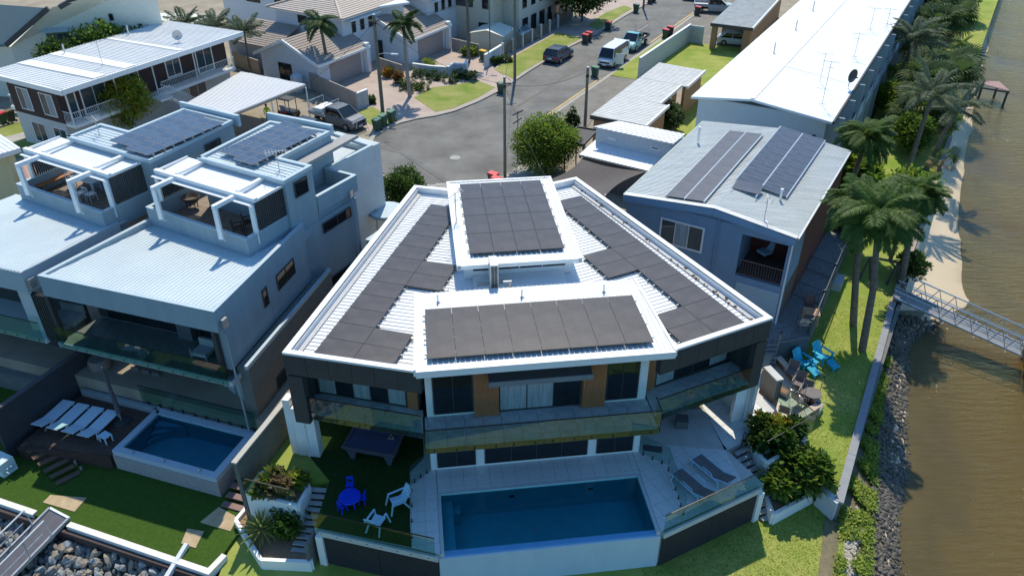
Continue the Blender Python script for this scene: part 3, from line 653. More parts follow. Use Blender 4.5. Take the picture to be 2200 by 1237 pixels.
# ---- balcony railings
def railing(parent, p0, p1, z0, h, n, name='glass_panel', caph=True, studs=True, hang=.22, F=M, m=None):
    p0 = Vector(p0).xy; p1 = Vector(p1).xy; d = (p1 - p0).normalized(); L_ = (p1 - p0).length
    for k in range(n):
        a = p0 + d * (L_ * k / n + .012); c = p0 + d * (L_ * (k + 1) / n - .012)
        B().wall(a, c, .014, z0 - hang, z0 + h).make(name, m or glassr, parent)
        if studs:
            for fr_ in (.22, .78):
                q = a + (c - a) * fr_; nv = Vector((d.y, -d.x))
                B().tube([(q + nv * .012).to_3d() + Vector((0, 0, z0 - hang + .1)), (q + nv * .05).to_3d() + Vector((0, 0, z0 - hang + .1))], .032, 6).make('clamp', black, parent)
    if caph: B().beam((p0.x, p0.y, z0 + h + .016), (p1.x, p1.y, z0 + h + .016), .035, .03).make('handrail', black, parent)
for lab, p0, p1, n in (('glass balustrade along the central balcony of the white house', (-.14, -1.88), (9.27, -1.88), 6), ('glass balustrade of the left wing balcony with thin black handrail', (-4.76, .68), (-.22, -1.02), 4), ('glass balustrade of the right wing balcony with thin black handrail', (9.34, -1.2), (13.86, .32), 4)):
    r = thing('glass_balustrade', lab, 'balustrade', M.p(*p0, 3.0)); railing(r, M.p(*p0), M.p(*p1), 3.05, .97, n)
    if n == 6:
        for s_ in (-.14, 9.27): 
            B().wall(M.p(s_, -1.86).xy, M.p(s_, -1.05 if s_ < 0 else -1.2).xy, .014, 2.9, 4.02).make('glass_panel', glassr, r)
            B().beam(M.p(s_, -1.86, 4.036), M.p(s_, -1.05, 4.036), .035, .03).make('handrail', black, r)
            B().tube([M.p(s_, -1.88, 2.9), M.p(s_, -1.88, 4.03)], .018, 6).make('post', black, r)

# ================================================================ pool terrace
# concrete podium pieces under the terrace (one building platform)
PX0, PX1, PT0, PT1 = .20, 8.86, -4.44, -1.30
struct('terrace_podium', B().prism(mp2([(-4.74, -2.53), (-.92, -3.98), (-.92, 7), (-5.5, 7), (-4.35, -.05)]), -3, -.045), concl)
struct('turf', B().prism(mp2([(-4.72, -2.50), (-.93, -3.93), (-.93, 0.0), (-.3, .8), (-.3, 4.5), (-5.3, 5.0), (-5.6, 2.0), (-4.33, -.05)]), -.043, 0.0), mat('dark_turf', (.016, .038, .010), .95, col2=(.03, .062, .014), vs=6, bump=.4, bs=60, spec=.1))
struct('terrace_podium', B().prism(mp2([(-.918, -3.98), (.20, -4.44), (.20, 7), (-.918, 7)]), -3, -.035), concl)
struct('terrace_podium', B().prism(mp2([(.202, -1.298), (8.858, -1.298), (8.858, 7), (.202, 7)]), -3, -.035), concl)
struct('terrace_podium', B().prism(mp2([(8.86, -4.42), (13.95, -2.49), (13.10, -.36), (13.0, 7), (8.86, 7)]), -3, -.035), concl)
struct('terrace_podium', B().prism(mp2([(13.0, -.36), (14.3, .12), (16.4, 2.0), (15.0, 6.0), (13.002, 7)]), -3, -.035), concl)
ter = thing('pool_terrace', 'pale tiled terrace around the large swimming pool', 'terrace', M.p(4.5, -.6, 0))
W_ = lambda pts: [tuple(M.p(a, b).xy) for a, b in pts]
FT = Frame(*M.p(-.9, -4.44).xy, M.dg)
tiles(ter, W_([(-.90, -3.98), (.18, -4.42), (.18, 0), (-.0, .0), (-.90, -.85)]), FT, .56, 0.0, tile)
tiles(ter, W_([(.20, -1.28), (8.88, -1.28), (8.88, 0), (.20, 0)]), FT, .56, 0.0, tile)
FQ = Frame(*M.p(8.9, -4.4).xy, M.dg + 20.5)
tiles(ter, W_([(8.90, -4.38), (13.93, -2.47), (13.08, -.40), (13.0, -.38), (12.9, 3.2), (8.90, 3.2)]), FQ, .60, 0.0, tile)
tiles(ter, W_([(13.05, -.38), (14.3, .12), (15.9, 1.6), (14.9, 3.6), (12.92, 3.2)]), FQ, .60, 0.0, tile)
# pool
pool = thing('swimming_pool', 'large rectangular infinity pool with deep blue water in front of the white house', 'pool', M.p(4.5, -2.9, 0))
b = B()
def q4(a, c, d, e): b.face([M.p(*a), M.p(*c), M.p(*d), M.p(*e)])
x0, x1, y0, y1, zb = .34, 8.74, -4.20, -1.42, -1.45
q4((x0, y0, zb), (x1, y0, zb), (x1, y1, zb), (x0, y1, zb))
q4((x0, y1, zb), (x1, y1, zb), (x1, y1, -.03), (x0, y1, -.03)); q4((x1, y0, zb), (x0, y0, zb), (x0, y0, -.14), (x1, y0, -.14))
q4((x1, y1, zb), (x1, y0, zb), (x1, y0, -.03), (x1, y1, -.03)); q4((x0, y0, zb), (x0, y1, zb), (x0, y1, -.03), (x0, y0, -.03))
b.make('basin', poolt, pool)
B().fbox(M, .345, .80, -4.19, -1.43, -1.44, -.42).make('bench', poolt, pool)
B().fbox(M, .80, 1.1, -1.9, -1.43, -1.44, -.75).make('bench', poolt, pool)
copm = mat('coping', (.50, .55, .57), .6, var=.06)
B().fbox(M, .20, 8.86, -1.418, -1.282, -1.5, .006).make('coping', copm, pool)
B().fbox(M, .20, .338, -4.42, -1.42, -1.5, .006).make('coping', copm, pool); B().fbox(M, 8.742, 8.88, -4.42, -1.42, -1.5, .006).make('coping', copm, pool)
B().fbox(M, .342, 8.74, -4.42, -4.205, -1.5, -.13).make('overflow_edge', mat('wet_pool_edge', (.12, .35, .62), .25, var=.05), pool)
B().fbox(M, .12, 8.90, -4.50, -4.425, -3.0, -.20).make('front_wall', mat('pool_front_wall', (.44, .56, .66), .7, var=0, col2=(.54, .65, .74), vs=.8, stretch=(1, 1, .35)), pool)  # wall colour tinted blue after the skylit shade it stands in
wat = bpy.data.materials.new('pool_water'); wat.use_nodes = True; n = wat.node_tree; N = n.nodes; K = n.links
N.remove(N['Principled BSDF']); tr = N.new('ShaderNodeBsdfTransparent'); tr.inputs[0].default_value = (.42, .76, .86, 1)
gl = N.new('ShaderNodeBsdfGlossy'); gl.inputs['Roughness'].default_value = .03; fr = N.new('ShaderNodeFresnel'); fr.inputs[0].default_value = 1.33; mx = N.new('ShaderNodeMixShader')
nz = N.new('ShaderNodeTexNoise'); nz.inputs['Scale'].default_value = 3; bp = N.new('ShaderNodeBump'); bp.inputs['Strength'].default_value = .25; bp.inputs['Distance'].default_value = .08
K.new(nz.outputs['Fac'], bp.inputs['Height']); K.new(bp.outputs[0], gl.inputs['Normal']); K.new(bp.outputs[0], fr.inputs['Normal'])
K.new(fr.outputs[0], mx.inputs[0]); K.new(tr.outputs[0], mx.inputs[1]); K.new(gl.outputs[0], mx.inputs[2]); K.new(mx.outputs[0], N['Material Output'].inputs[0])
B().face([M.p(x0, y0, -.10), M.p(x1, y0, -.10), M.p(x1, y1, -.10), M.p(x0, y1, -.10)]).make('water', wat, pool)
for a, b_ in ((3.2, -1.425), (6.6, -1.425)): B().fbox(M, a, a + .22, -1.45, -1.421, -.55, -.45).make('pool_light', charc, pool)
B().lathe(M.p(7.3, -3.4, zb), [(.14, 0), (.14, .02), (.05, .03)], 16).make('drain', copm, pool)
B().lathe(M.p(4.2, -2.6, zb), [(.10, 0), (.10, .02), (.05, .03)], 16).make('drain', copm, pool)
# podium front walls: dark slatted screens left and right
slat = mat('dark_slat', (.035, .034, .040), .6, var=.1)
for lab, p0, p1, n in (('dark slatted screen wall under the turf terrace left of the pool', (-4.55, -2.66), (.10, -4.50), 2), ('dark slatted screen wall under the sun lounger terrace right of the pool', (9.0, -4.48), (13.75, -2.66), 2)):
    a, c = M.p(*p0).xy, M.p(*p1).xy; d = (c - a).normalized(); L_ = (c - a).length
    r = thing('slatted_screen', lab, 'screen', (a.x, a.y, -2))
    for k in range(n):
        q0, q1 = a + d * (L_ * k / n + .01), a + d * (L_ * (k + 1) / n - .01)
        B().wall(q0, q1, .04, -2.0, -.32).make('screen_panel', slat, r)
        nv = Vector((d.y, -d.x)) * .035
        for j in range(15): B().wall(q0 + nv, q1 + nv, .025, -1.96 + j * .11, -1.88 + j * .11).make('slat', slat, r)
    B().wall(a + Vector((d.y, -d.x)) * .02, c + Vector((d.y, -d.x)) * .02, .12, -.30, -.038).make('edge_beam', concl, r)
    e = a if p0[0] < 0 else c
    B().wall(e - d * .15, e + d * .15, .3, -2.2, -.32).make('post', white, r)
# ================================================================ twin grey houses on the left
U = Frame(*L.p(-1.65, 4.8).xy, -29.0)
lp2 = lambda pts: [L.p(a, b).xy for a, b in pts]
up2 = lambda pts: [U.p(a, b).xy for a, b in pts]
capm = mat('grey_capping', (.42, .52, .58), .5, var=.05)
wht = mat('pergola_white', (.80, .82, .83), .45, var=.02)
def lowroof(par, pts, m=lgrey, step=.2, d=None):
    return sheet_roof(par, pts, d if d is not None else Vector((*L.e2, 0)), m, step, .06, .024, .05)
def terrace(par, da, db, right=True):
    T = lambda a, b, z=0: U.p(a + da, b + db, z)
    P2 = lambda pts: [T(a, b).xy for a, b in pts]
    # parapet of the roof terrace
    strip(B(), P2([(-6.62, 3.1), (-6.62, .08), (.12, .08), (.12, 3.0)]), .16, 5.75, 6.86).make('terrace_wall', rendg, par)
    strip(B(), P2([(-6.62, 3.1), (-6.62, .08), (.12, .08), (.12, 3.0)]), .20, 6.862, 6.90).make('capping', capm, par)
    B().prism(P2([(-6.53, .17), (.03, .17), (.03, 5), (-6.53, 5)]), 5.7, 6.0).make('terrace_floor', mat('terrace_boards', (.20, .15, .12), .8, col2=(.32, .26, .21), vs=3), par)
    k = .3
    while k < 2.6:
        B().prism(P2([(-6.5, k), (.0, k), (.0, k + .12), (-6.5, k + .12)]), 6.001, 6.02).make('board', MT['terrace_boards'], par); k += .15
    pg = thing('pergola', 'white louvred pergola over the roof terrace of the ' + ('darker grey house nearest the pool house' if right else 'far left grey house'), 'pergola', T(-3, 1, 6.9), 0, 'white pergolas on the roof terraces')
    zt = 8.52
    for a in (-5.2, -1.1):
        B().beam(T(a, 1.0, zt - .1), T(a, -.43, zt - .1), .20, .20).make('arm', wht, pg)
        B().beam(T(a, -.33, zt - .205), T(a, -.33, 6.75), .20, .20).make('post', wht, pg)
        B().beam(T(a - .05, -.33, 6.95), T(a - .05, -.12, 6.5), .05, .05).make('bracket', wht, pg)
        B().beam(T(a, 1.11, zt + .06), T(a, 3.05, zt + .06), .20, .14).make('beam', wht, pg)
    B().beam(T(.1, .75, zt - .215), T(.1, .75, 6.3), .20, .20).make('post', wht, pg)
    B().beam(T(-6.6, 1.0, zt - .02), T(.2, 1.0, zt - .02), .22, .20).make('beam', wht, pg)
    B().beam(T(-6.55, .9, zt - .215), T(-6.55, .9, 6.88), .16, .16).make('post', wht, pg)
    k = -6.5
    while k < .05:
        B().beam(T(k, .62, zt - .19), T(k, 3.08, zt - .10), .125, .03).make('louvre', wht, pg); k += .145
    for a in (-6.6, .18):
        B().beam(T(a, .9, zt - .05), T(a, 3.05, zt - .05), .06, .12).make('beam', wht, pg)
    for a, nn in ((.14, 17), (-6.62, 14)):
        for k in range(nn):
            b_ = .95 + k * .125
            B().prism(P2([(a - .03, b_), (a + .03, b_), (a + .03, b_ + .075), (a - .03, b_ + .075)]), 6.91, zt - .16).make('screen_slat', charc, pg)
    return T
def lefthouse(label, right):
    h = thing('grey_house', label, 'house', L.p(-4 if right else -13, 4, 0))
    return h
# --- near house
lh = lefthouse('three-level blue-grey rendered house with pale ribbed roof and small pool beside the white house', True)
B().prism(lp2([(-9.3, .20), (-.02, .20), (-.5, 8.0), (-.5, 9), (-8.2, 9), (-8.35, 6.0)]), 5.25, 5.72).make('ceiling', rendg, lh)
strip(B(), lp2([(-8.33, 6.1), (-9.37, 0), (0, 0), (-.50, 8.1)]), .22, 5.10, 6.19, 1).make('parapet', rendg, lh)
strip(B(), lp2([(-8.33, 6.1), (-9.37, 0), (0, 0), (-.50, 8.1)]), .20, 6.192, 6.215, 1).make('capping', capm, lh)
lowroof(lh, [L.p(-9.1, .24, 6.12), L.p(-.26, .24, 6.12), L.p(-.72, 7.7, 5.80), L.p(-8.1, 6.2, 5.86)])
B().prism(lp2([(-.30, .25), (0.0, .25), (-.5, 8.0), (-.8, 8.0)]), 2.9, 5.10).make('side_wall', rendg, lh)
B().prism(lp2([(-9.35, 3.0), (-9.15, 3.0), (-8.5, 7), (-8.7, 7)]), 2.5, 5.10).make('side_wall', rendg, lh)
TN = terrace(lh, 0, 0)
B().prism(up2([(-6.6, 3.1), (.34, 3.1), (.30, 7.8), (-6.6, 7.8)]), 0, 5.70).make('wall', rendg, lh)
# upper box
ub = [(-5.5, 2.75), (.36, 2.75), (.31, 4.85), (-1.75, 4.80), (-1.85, 8.9), (-5.9, 8.4)]
B().prism(up2([(-5.45, 2.8), (.34, 2.8), (.29, 4.80), (-1.8, 4.80), (-1.8, 8.8), (-5.8, 8.3)][:4] + [(-5.5, 4.8)]), 5.705, 8.60).make('wall', rendg, lh)
B().prism(up2([(-5.5, 4.81), (-1.8, 4.81), (-1.85, 8.8), (-5.8, 8.3)]), 5.705, 8.60).make('wall', rendg, lh)
bx_ = strip(B(), up2(ub + [ub[0]]), .20, 8.605, 8.80, 1).make('parapet', capm, lh)
sheet_roof(lh, [U.p(-5.25, 2.95, 8.68), U.p(.14, 2.95, 8.68), U.p(.1, 4.60, 8.68), U.p(-5.3, 4.60, 8.68)], Vector((*U.e1, 0)), lgrey, .26, .06, .035, .055)
sheet_roof(lh, [U.p(-5.3, 4.61, 8.68), U.p(-1.95, 4.61, 8.68), U.p(-2.05, 8.7, 8.68), U.p(-5.65, 8.2, 8.68)], Vector((*U.e1, 0)), lgrey, .26, .06, .035, .055)
B().prism(up2([(-6.4, 8.7), (-1.9, 8.95), (-1.9, 9.15), (-6.4, 8.9)]), 8.5, 9.05).make('parapet', capm, lh)
# grey eave and recessed balconies on the street side
B().prism(up2([(-1.74, 4.9), (-1.0, 5.0), (-1.1, 10.2), (-1.84, 10.0)]), 8.05, 8.22).make('eave', mat('grey_eave', (.32, .31, .31), .7, var=.05), lh)
B().prism(up2([(-6.6, 7.81), (-1.62, 7.81), (-1.55, 11.5), (-6.6, 11.5)]), 0, 5.70).make('wall', rendl, lh)
B().prism(up2([(-1.75, 4.9), (.22, 4.9), (.22, 7.8), (-1.75, 7.8)]), 5.71, 6.1).make('balcony_floor', rendg, lh)
strip(B(), up2([(.24, 4.86), (.32, 7.85), (-1.7, 7.85)]), .18, 6.11, 7.02).make('parapet', rendg, lh)
strip(B(), up2([(.24, 4.86), (.32, 7.85), (-1.7, 7.85)]), .20, 7.022, 7.05).make('capping', capm, lh)
B().prism(up2([(-6, 8.9), (-2.4, 9.2), (-2.4, 11.4), (-6, 11.4)]), 5.71, 6.6).make('wall', rendl, lh)
strip(B(), up2([(-1.6, 8.0), (-1.45, 11.6), (-4.9, 12.1)]), .18, 3.0, 7.02).make('parapet', rendl, lh)
strip(B(), up2([(-1.6, 8.0), (-1.45, 11.6), (-4.9, 12.1)]), .20, 7.022, 7.05).make('capping', capm, lh)
B().prism(up2([(-4.8, 11.52), (-1.5, 11.52), (-1.4, 12.4), (-4.8, 12.6)]), 0, 6.9).make('wall', rendl, lh)
B().lathe(U.p(-1.0, 11.9, 0), [(1.1, 2.6), (1.1, 2.8)], 20).make('awning', capm, lh)
B().prism(up2([(.36, 8.2), (1.8, 8.2), (1.8, 9.9), (.36, 9.9)]), 0, 2.8).make('porch', charc, lh)
B().prism(up2([(.36, 8.1), (1.9, 8.1), (1.9, 10.0), (.36, 10.0)]), 2.81, 2.95).make('porch_roof', capm, lh)
# windows on the right flank
wl = lambda t0, t1, z0, z1, n, **k: win(lh, L.p(-t0 * .0625 + .002, t0), L.p(-t1 * .0625 + .002, t1), z0, z1, n, frame=charc, fw=.05, **k)
wl(4.85, 6.58, 4.2, 5.05, 2); wl(3.5, 3.93, 4.08, 5.05, 1)
wu = lambda b0, b1, z0, z1, n=1, a=.342: win(lh, U.p(a, b0), U.p(a, b1), z0, z1, n, frame=charc, fw=.05)
wu(3.35, 4.3, 7.6, 8.45); wu(4.9, 7.2, 4.85, 5.45, 2); wu(4.3, 7.4, 1.5, 2.1, 2)
# ground floor ledge on the flank
B().prism(lp2([(-.05, .6), (.55, .6), (-.05, 9.2), (-.6, 9.2)]), -.7, 2.80).make('wall', mat('dark_render', (.16, .17, .165), .85, var=.1), lh)
B().prism(lp2([(.42, .55), (.58, .55), (-.02, 9.2), (-.18, 9.2)]), 2.805, 3.0).make('capping', capm, lh)
win(lh, L.p(.40, 2.45), L.p(.31, 3.85), .1, .8, 1, frame=charc, fw=.05)
B().tube([L.p(.20, .15, -.6), L.p(.20, .15, 5.0)], .05, 8).make('downpipe', rendg, lh)
for q, z in ((U.p(.42, 7.3), 6.2), (L.p(.12, .35), 5.45)):
    B().box((q.x, q.y, z), (.14, .30, .42), R(-20)).make('rainwater_head', alum, lh)
B().tube([U.p(.44, 7.3, .1), U.p(.44, 7.3, 6.0)], .05, 8).make('downpipe', rendg, lh)
# front: balcony, glazing, ground floor
B().prism(lp2([(-9.52, -.12), (.14, -.12), (.04, 2.6), (-9.1, 2.6)]), 2.24, 2.50).make('balcony_slab', rendl, lh)
tiles(lh, [tuple(x) for x in lp2([(-9.45, -.06), (.08, -.06), (0, 2.2), (-9.1, 2.2)])], Frame(*L.p(-9.5, -.1).xy, L.dg), .8, 2.53, mat('green_grey_tile', (.09, .11, .10), .35, col2=(.17, .19, .175), vs=2))
B().prism(lp2([(-9.2, 2.3), (-.25, 2.3), (-.25, 2.6), (-9.2, 2.6)]), 2.51, 5.24).make('wall', charc, lh)
win(lh, L.p(-8.6, 2.3), L.p(-4.4, 2.3), 2.55, 4.9, 4, frame=black, fw=.05, glass=winb)
win(lh, L.p(-3.2, 2.3), L.p(-.5, 2.3), 2.55, 4.9, 3, frame=black, fw=.05, glass=winb)
B().prism(lp2([(-4.2, 1.9), (-3.4, 1.9), (-3.4, 2.29), (-4.2, 2.29)]), 2.52, 5.2).make('pier', mat('grey_stone_pier', (.10, .10, .12), .7, var=.1), lh)
for s_ in (-9.35, -.35): B().prism(lp2([(s_ - .1, 0), (s_ + .1, 0), (s_ + .1, .22), (s_ - .1, .22)]), 2.51, 5.09).make('post', charc, lh)
for k in range(7): B().prism(lp2([(-.25 + .01 * k, .3 + k * .22), (-.17 + .01 * k, .3 + k * .22), (-.17 + .01 * k, .42 + k * .22), (-.25 + .01 * k, .42 + k * .22)]), 2.52, 5.09).make('screen_slat', charc, lh)
r = thing('glass_balustrade', 'glass balustrade with black clamps along the first floor balcony of the grey house', 'balustrade', L.p(-9.4, -.1, 2.5)); railing(r, L.p(-9.45, -.16), L.p(.02, -.16), 2.5, .95, 7, hang=.2)
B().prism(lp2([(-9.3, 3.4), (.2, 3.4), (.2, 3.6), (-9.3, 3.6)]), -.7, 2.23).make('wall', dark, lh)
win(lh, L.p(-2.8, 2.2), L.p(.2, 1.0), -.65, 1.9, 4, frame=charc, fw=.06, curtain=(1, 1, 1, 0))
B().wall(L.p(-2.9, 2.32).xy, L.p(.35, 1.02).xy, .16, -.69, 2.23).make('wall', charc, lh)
# --- roof terrace details and arrays on the upper boxes
def grid_array(label, corners, nc, rows_, z, F, group):
    fl, fr, br = [F.l(G(u, v, z)) for u, v in corners]
    pw = (fr[0] - fl[0]) / nc; dep = br[1] - fr[1]
    cells = []
    for c in range(nc):
        for k in range(rows_): cells.append((fl[0] + pw * (c + .5), fr[1] + dep / rows_ * (k + .5) + (.35 if c < nc / 2 else 0)))
    return array(label, F, cells, pw - .012, dep / rows_ - .012, z, group, panelu, panela, tilt=.0)
grid_array('blue solar panels on the upper roof of the grey house nearer the white house', [(447, 337), (543, 355), (679, 284)], 4, 4, 8.95, U, 'blue solar arrays on the grey houses')
antenna('tv_antenna', 'small television antenna behind the solar panels of the nearer grey house roof', U.p(-.7, 3.6, 8.72), 1.1, 0, R(20))
# --- far left twin
l2 = lefthouse('far left grey house with ribbed roof, roof terrace and white pergola, cut by picture edge', False)
strip(B(), lp2([(-18.5, 0), (-10.33, 0), (-9.55, 5.4)]), .22, 5.05, 6.15, 1).make('parapet', mat('pale_blue_render', (.40, .45, .49), .85, var=.06), l2)
lowroof(l2, [L.p(-18.6, .05, 6.17), L.p(-10.36, .05, 6.17), L.p(-9.62, 6.0, 5.95), L.p(-17.5, 6.6, 5.95)])
B().prism(lp2([(-18.5, .2), (-10.5, .2), (-9.75, 6), (-17, 6)]), 5.2, 5.85).make('ceiling', rendg, l2)
TT = terrace(l2, -8.3, -1.5, False)
N2 = lambda pts: [U.p(a, b).xy for a, b in pts]
nb = [(-13.84, 1.3), (-7.3, 1.3), (-7.75, 7.5), (-11.75, 7.5), (-11.6, 3.5), (-13.9, 3.5)]
B().prism(N2([(-13.8, 1.35), (-7.34, 1.35), (-7.5, 3.48), (-13.85, 3.48)]), 0, 8.6).make('wall', rendg, l2)
B().prism(N2([(-11.65, 3.49), (-7.5, 3.49), (-7.8, 7.4), (-11.7, 7.4)]), 0, 8.6).make('wall', rendg, l2)
strip(B(), N2(nb + [nb[0]]), .20, 8.605, 8.80, 1).make('parapet', capm, l2)
sheet_roof(l2, [U.p(-13.6, 1.55, 8.68), U.p(-7.55, 1.55, 8.68), U.p(-7.65, 3.4, 8.68), U.p(-13.6, 3.3, 8.68)], Vector((*U.e1, 0)), lgrey, .26, .06, .035, .055)
sheet_roof(l2, [U.p(-11.4, 3.41, 8.68), U.p(-7.66, 3.41, 8.68), U.p(-7.95, 7.25, 8.68), U.p(-11.5, 7.25, 8.68)], Vector((*U.e1, 0)), lgrey, .26, .06, .035, .055)
B().prism(N2([(-12.2, 7.55), (-7.5, 7.55), (-7.5, 7.75), (-12.2, 7.75)]), 8.4, 9.05).make('parapet', capm, l2)
win(l2, U.p(-7.58, 5.0), U.p(-7.68, 6.2), 6.9, 8.2, 1, frame=charc, fw=.05)
B().prism(lp2([(-18.5, -.12), (-10.25, -.12), (-10.2, 2.2), (-18.5, 2.2)]), 2.24, 2.50).make('balcony_slab', rendl, l2)
B().prism(lp2([(-18.5, 2.0), (-10.0, 2.0), (-9.9, 2.3), (-18.5, 2.3)]), -.7, 5.19).make('wall', charc, l2)
B().prism(lp2([(-11.45, .3), (-10.5, .3), (-10.4, .8), (-11.4, .8)]), 2.51, 5.04).make('pier', rendl, l2)
for k in range(7): B().prism(lp2([(-10.3 + .13 * k, .02), (-10.24 + .13 * k, .02), (-10.24 + .13 * k, .14), (-10.3 + .13 * k, .14)]), 2.3, 5.0).make('screen_slat', charc, l2)
B().prism(lp2([(-10.36, .16), (-9.5, .16), (-9.5, .22), (-10.36, .22)]), 2.3, 5.0).make('screen', dark, l2)
q = L.p(-10.2, .25, 5.5); B().box(q, (.16, .34, .5), R(-18)).make('rainwater_head', alum, l2)
r = thing('glass_balustrade', 'glass balustrade on the first floor balcony of the far left grey house', 'balustrade', L.p(-14, -.1, 2.5)); railing(r, L.p(-18.5, -.16), L.p(-10.3, -.16), 2.5, .95, 6, hang=.2)
grid_array('blue glass solar panels on the upper roof of the far left grey house', [(235, 302), (318, 335), (480, 264)], 4, 4, 8.95, U, 'blue solar arrays on the grey houses')
antenna('tv_antenna', 'small television antenna on the far left grey house roof beside the white pergola', U.p(-12.6, 2.4, 8.72), 1.0, 0, R(-50))
B().prism(lp2([(-9.95, .3), (-9.8, .3), (-9.8, 12), (-9.95, 12)]), 0, .1)
# --- yard levels
tl = mat('dark_yard_tile', (.10, .11, .12), .5, col2=(.17, .18, .19), vs=2)
struct('yard_base', B().prism(lp2([(-9.55, .30), (.62, .30), (.9, 3.6), (-9.3, 3.6)]), -3, -.74), concl)
yt = thing('yard_terrace', 'dark tiled ground floor terrace of the grey house behind its small pool', 'terrace', L.p(-5, 1, -.7))
tiles(yt, [tuple(x) for x in lp2([(-9.5, .34), (.60, .34), (.85, 3.5), (-9.3, 3.5)])], Frame(*L.p(-9.5, .3).xy, L.dg), .85, -.70, tl)
B().prism(lp2([(-9.6, .10), (-5.2, .10), (-5.2, .30), (-9.6, .30)]), -1.1, -.69).make('edge', mat('yard_coping', (.30, .34, .36), .7, var=.05), yt)
struct('yard_base', B().prism(lp2([(-18.5, .0), (-10.2, .0), (-10.2, 3.6), (-18.5, 3.6)]), -3, -.70), tl)
dk = thing('timber_deck', 'dark stained timber deck under the row of sun loungers', 'deck', L.p(-7, -2, -1))
dkp = [tuple(x) for x in lp2([(-9.8, -3.8), (-6.6, -3.1), (-5.25, -2.95), (-5.25, .08), (-9.7, .08)])]
struct('deck_base', B().prism(dkp, -3, -1.06), mat('brown_deck_side', (.05, .028, .022), .8, var=.2))
FD = Frame(*L.p(-9.8, -3.8).xy, L.dg - 0)
k = 0.0
if area(dkp) < 0: dkp = dkp[::-1]
while k < 4.0:
    c = clip([tuple(FD.p(a, b).xy) for a, b in ((-.2, k), (5, k), (5, k + .128), (-.2, k + .128))], dkp)
    if len(c) > 2: B().prism(c, -1.055, -1.02).make('board', deckw, dk)
    k += .14
# small pool
p2 = thing('plunge_pool', 'small swimming pool with pebbled front wall beside the dark timber deck', 'pool', L.p(-2.4, -1.4, -.7))
b = B(); x0, x1, y0, y1, zb = -4.75, .18, -2.55, -.12, -1.76
q4l = lambda pts: b.face([L.p(*p) for p in pts])
q4l([(x0, y0, zb), (x1, y0, zb), (x1, y1, zb), (x0, y1, zb)]); q4l([(x0, y1, zb), (x1, y1, zb), (x1, y1, -.73), (x0, y1, -.73)]); q4l([(x1, y0, zb), (x0, y0, zb), (x0, y0, -.73), (x1, y0, -.73)])
q4l([(x1, y1, zb), (x1, y0, zb), (x1, y0, -.73), (x1, y1, -.73)]); q4l([(x0, y0, zb), (x0, y1, zb), (x0, y1, -.73), (x0, y0, -.73)])
b.make('basin', mat('plunge_pool_lining', (.22, .46, .52), .6, var=.1, vs=2), p2)
cop2 = mat('blue_white_coping', (.42, .50, .58), .6, var=.05)
pbl = mat('pebbled_render', (.22, .25, .29), .9, var=0, col2=(.42, .36, .33), vs=9, bump=.6, bs=50)
strip(B(), lp2([(x0 - .18, y1 + .18), (x0 - .18, y0 - .12), (x1 + .14, y0 - .12), (x1 + .14, y1 + .18), (x0 - .18, y1 + .18)]), .33, -.95, -.68).make('coping', cop2, p2)
B().prism(lp2([(x0 - .36, y0 - .32), (x1 + .34, y0 - .32), (x1 + .34, y0 - .0), (x0 - .36, y0 - .0)]), -2.5, -.955).make('front_wall', pbl, p2)
B().prism(lp2([(x1 + .02, y0), (x1 + .34, y0), (x1 + .34, .3), (x1 + .02, .3)]), -2.5, -.955).make('side_wall', pbl, p2)
for k in range(3): B().prism(lp2([(x0 + .05, y1 - .5 - k * .35), (x0 + 1.5 - k * .35, y1 - .05), (x0 + .05, y1 - .05)]), zb, -1.05 - k * .22).make('step', MT['plunge_pool_lining'], p2)
B().face([L.p(x0, y0, -.80), L.p(x1, y0, -.80), L.p(x1, y1, -.80), L.p(x0, y1, -.80)]).make('water', wat, p2)
for s_ in (-4.1, -2.4, -.5): B().lathe(L.p(s_, y0 - .12, -.68), [(.07, 0), (.08, .10), (.03, .14)], 8).make('spigot', galv, p2)
r = thing('pool_fence', 'low frameless glass fence at the back edge of the plunge pool', 'fence', L.p(-5, .4, -.7)); railing(r, L.p(-6.0, .32), L.p(.55, .32), -.7, 1.1, 5, hang=-.05, caph=True)
for k in range(10): 
    q = L.p(-5.6 + k * .66, .32, -.66); B().lathe(q, [(.05, -.04), (.03, .12)], 8).make('spigot', black, r)
# steps between pool and boundary wall, boundary walls
stm = mat('red_brown_tread', (.22, .13, .12), .7, var=.15)
ss = thing('garden_steps', 'narrow reddish steps beside the plunge pool and grey boundary wall', 'steps', L.p(1.4, -3, -1.8))
for k in range(8): B().prism(lp2([(.62 + k * .03, -.4 - k * .42), (1.7 + k * .06, -.4 - k * .42), (1.7 + k * .06, -.10 - k * .42), (.62 + k * .03, -.10 - k * .42)]), -.80 - k * .14, -.74 - k * .14).make('tread', stm, ss)
B().prism(lp2([(.6, -3.7), (1.9, -3.7), (1.7, .3), (.6, .3)]), -2.5, -1.83).make('base', dark, ss)
bw = thing('boundary_wall', 'dark grey boundary wall with pale cap between the grey house and the white house', 'wall', L.p(2.5, 1, 0))
B().wall(L.p(2.55, -3.68).xy, L.p(2.20, 13).xy, .2, -2.5, 1.72).make('masonry', mat('wall_grey_green', (.13, .135, .12), .9, var=.12), bw)
B().wall(L.p(2.55, -3.72).xy, L.p(2.20, 13).xy, .24, 1.725, 1.80).make('cap', mat('cap_beige', (.45, .43, .39), .8, var=.06), bw)
bw = thing('boundary_wall', 'dark masonry wall dividing the yards of the two grey houses', 'wall', L.p(-10, 0, 0))
B().wall(L.p(-9.95, 2.1).xy, L.p(-10.4, -3.9).xy, .2, -2.5, .9).make('masonry', mat('dark_wall_paint', (.045, .045, .055), .9, var=.1), bw)
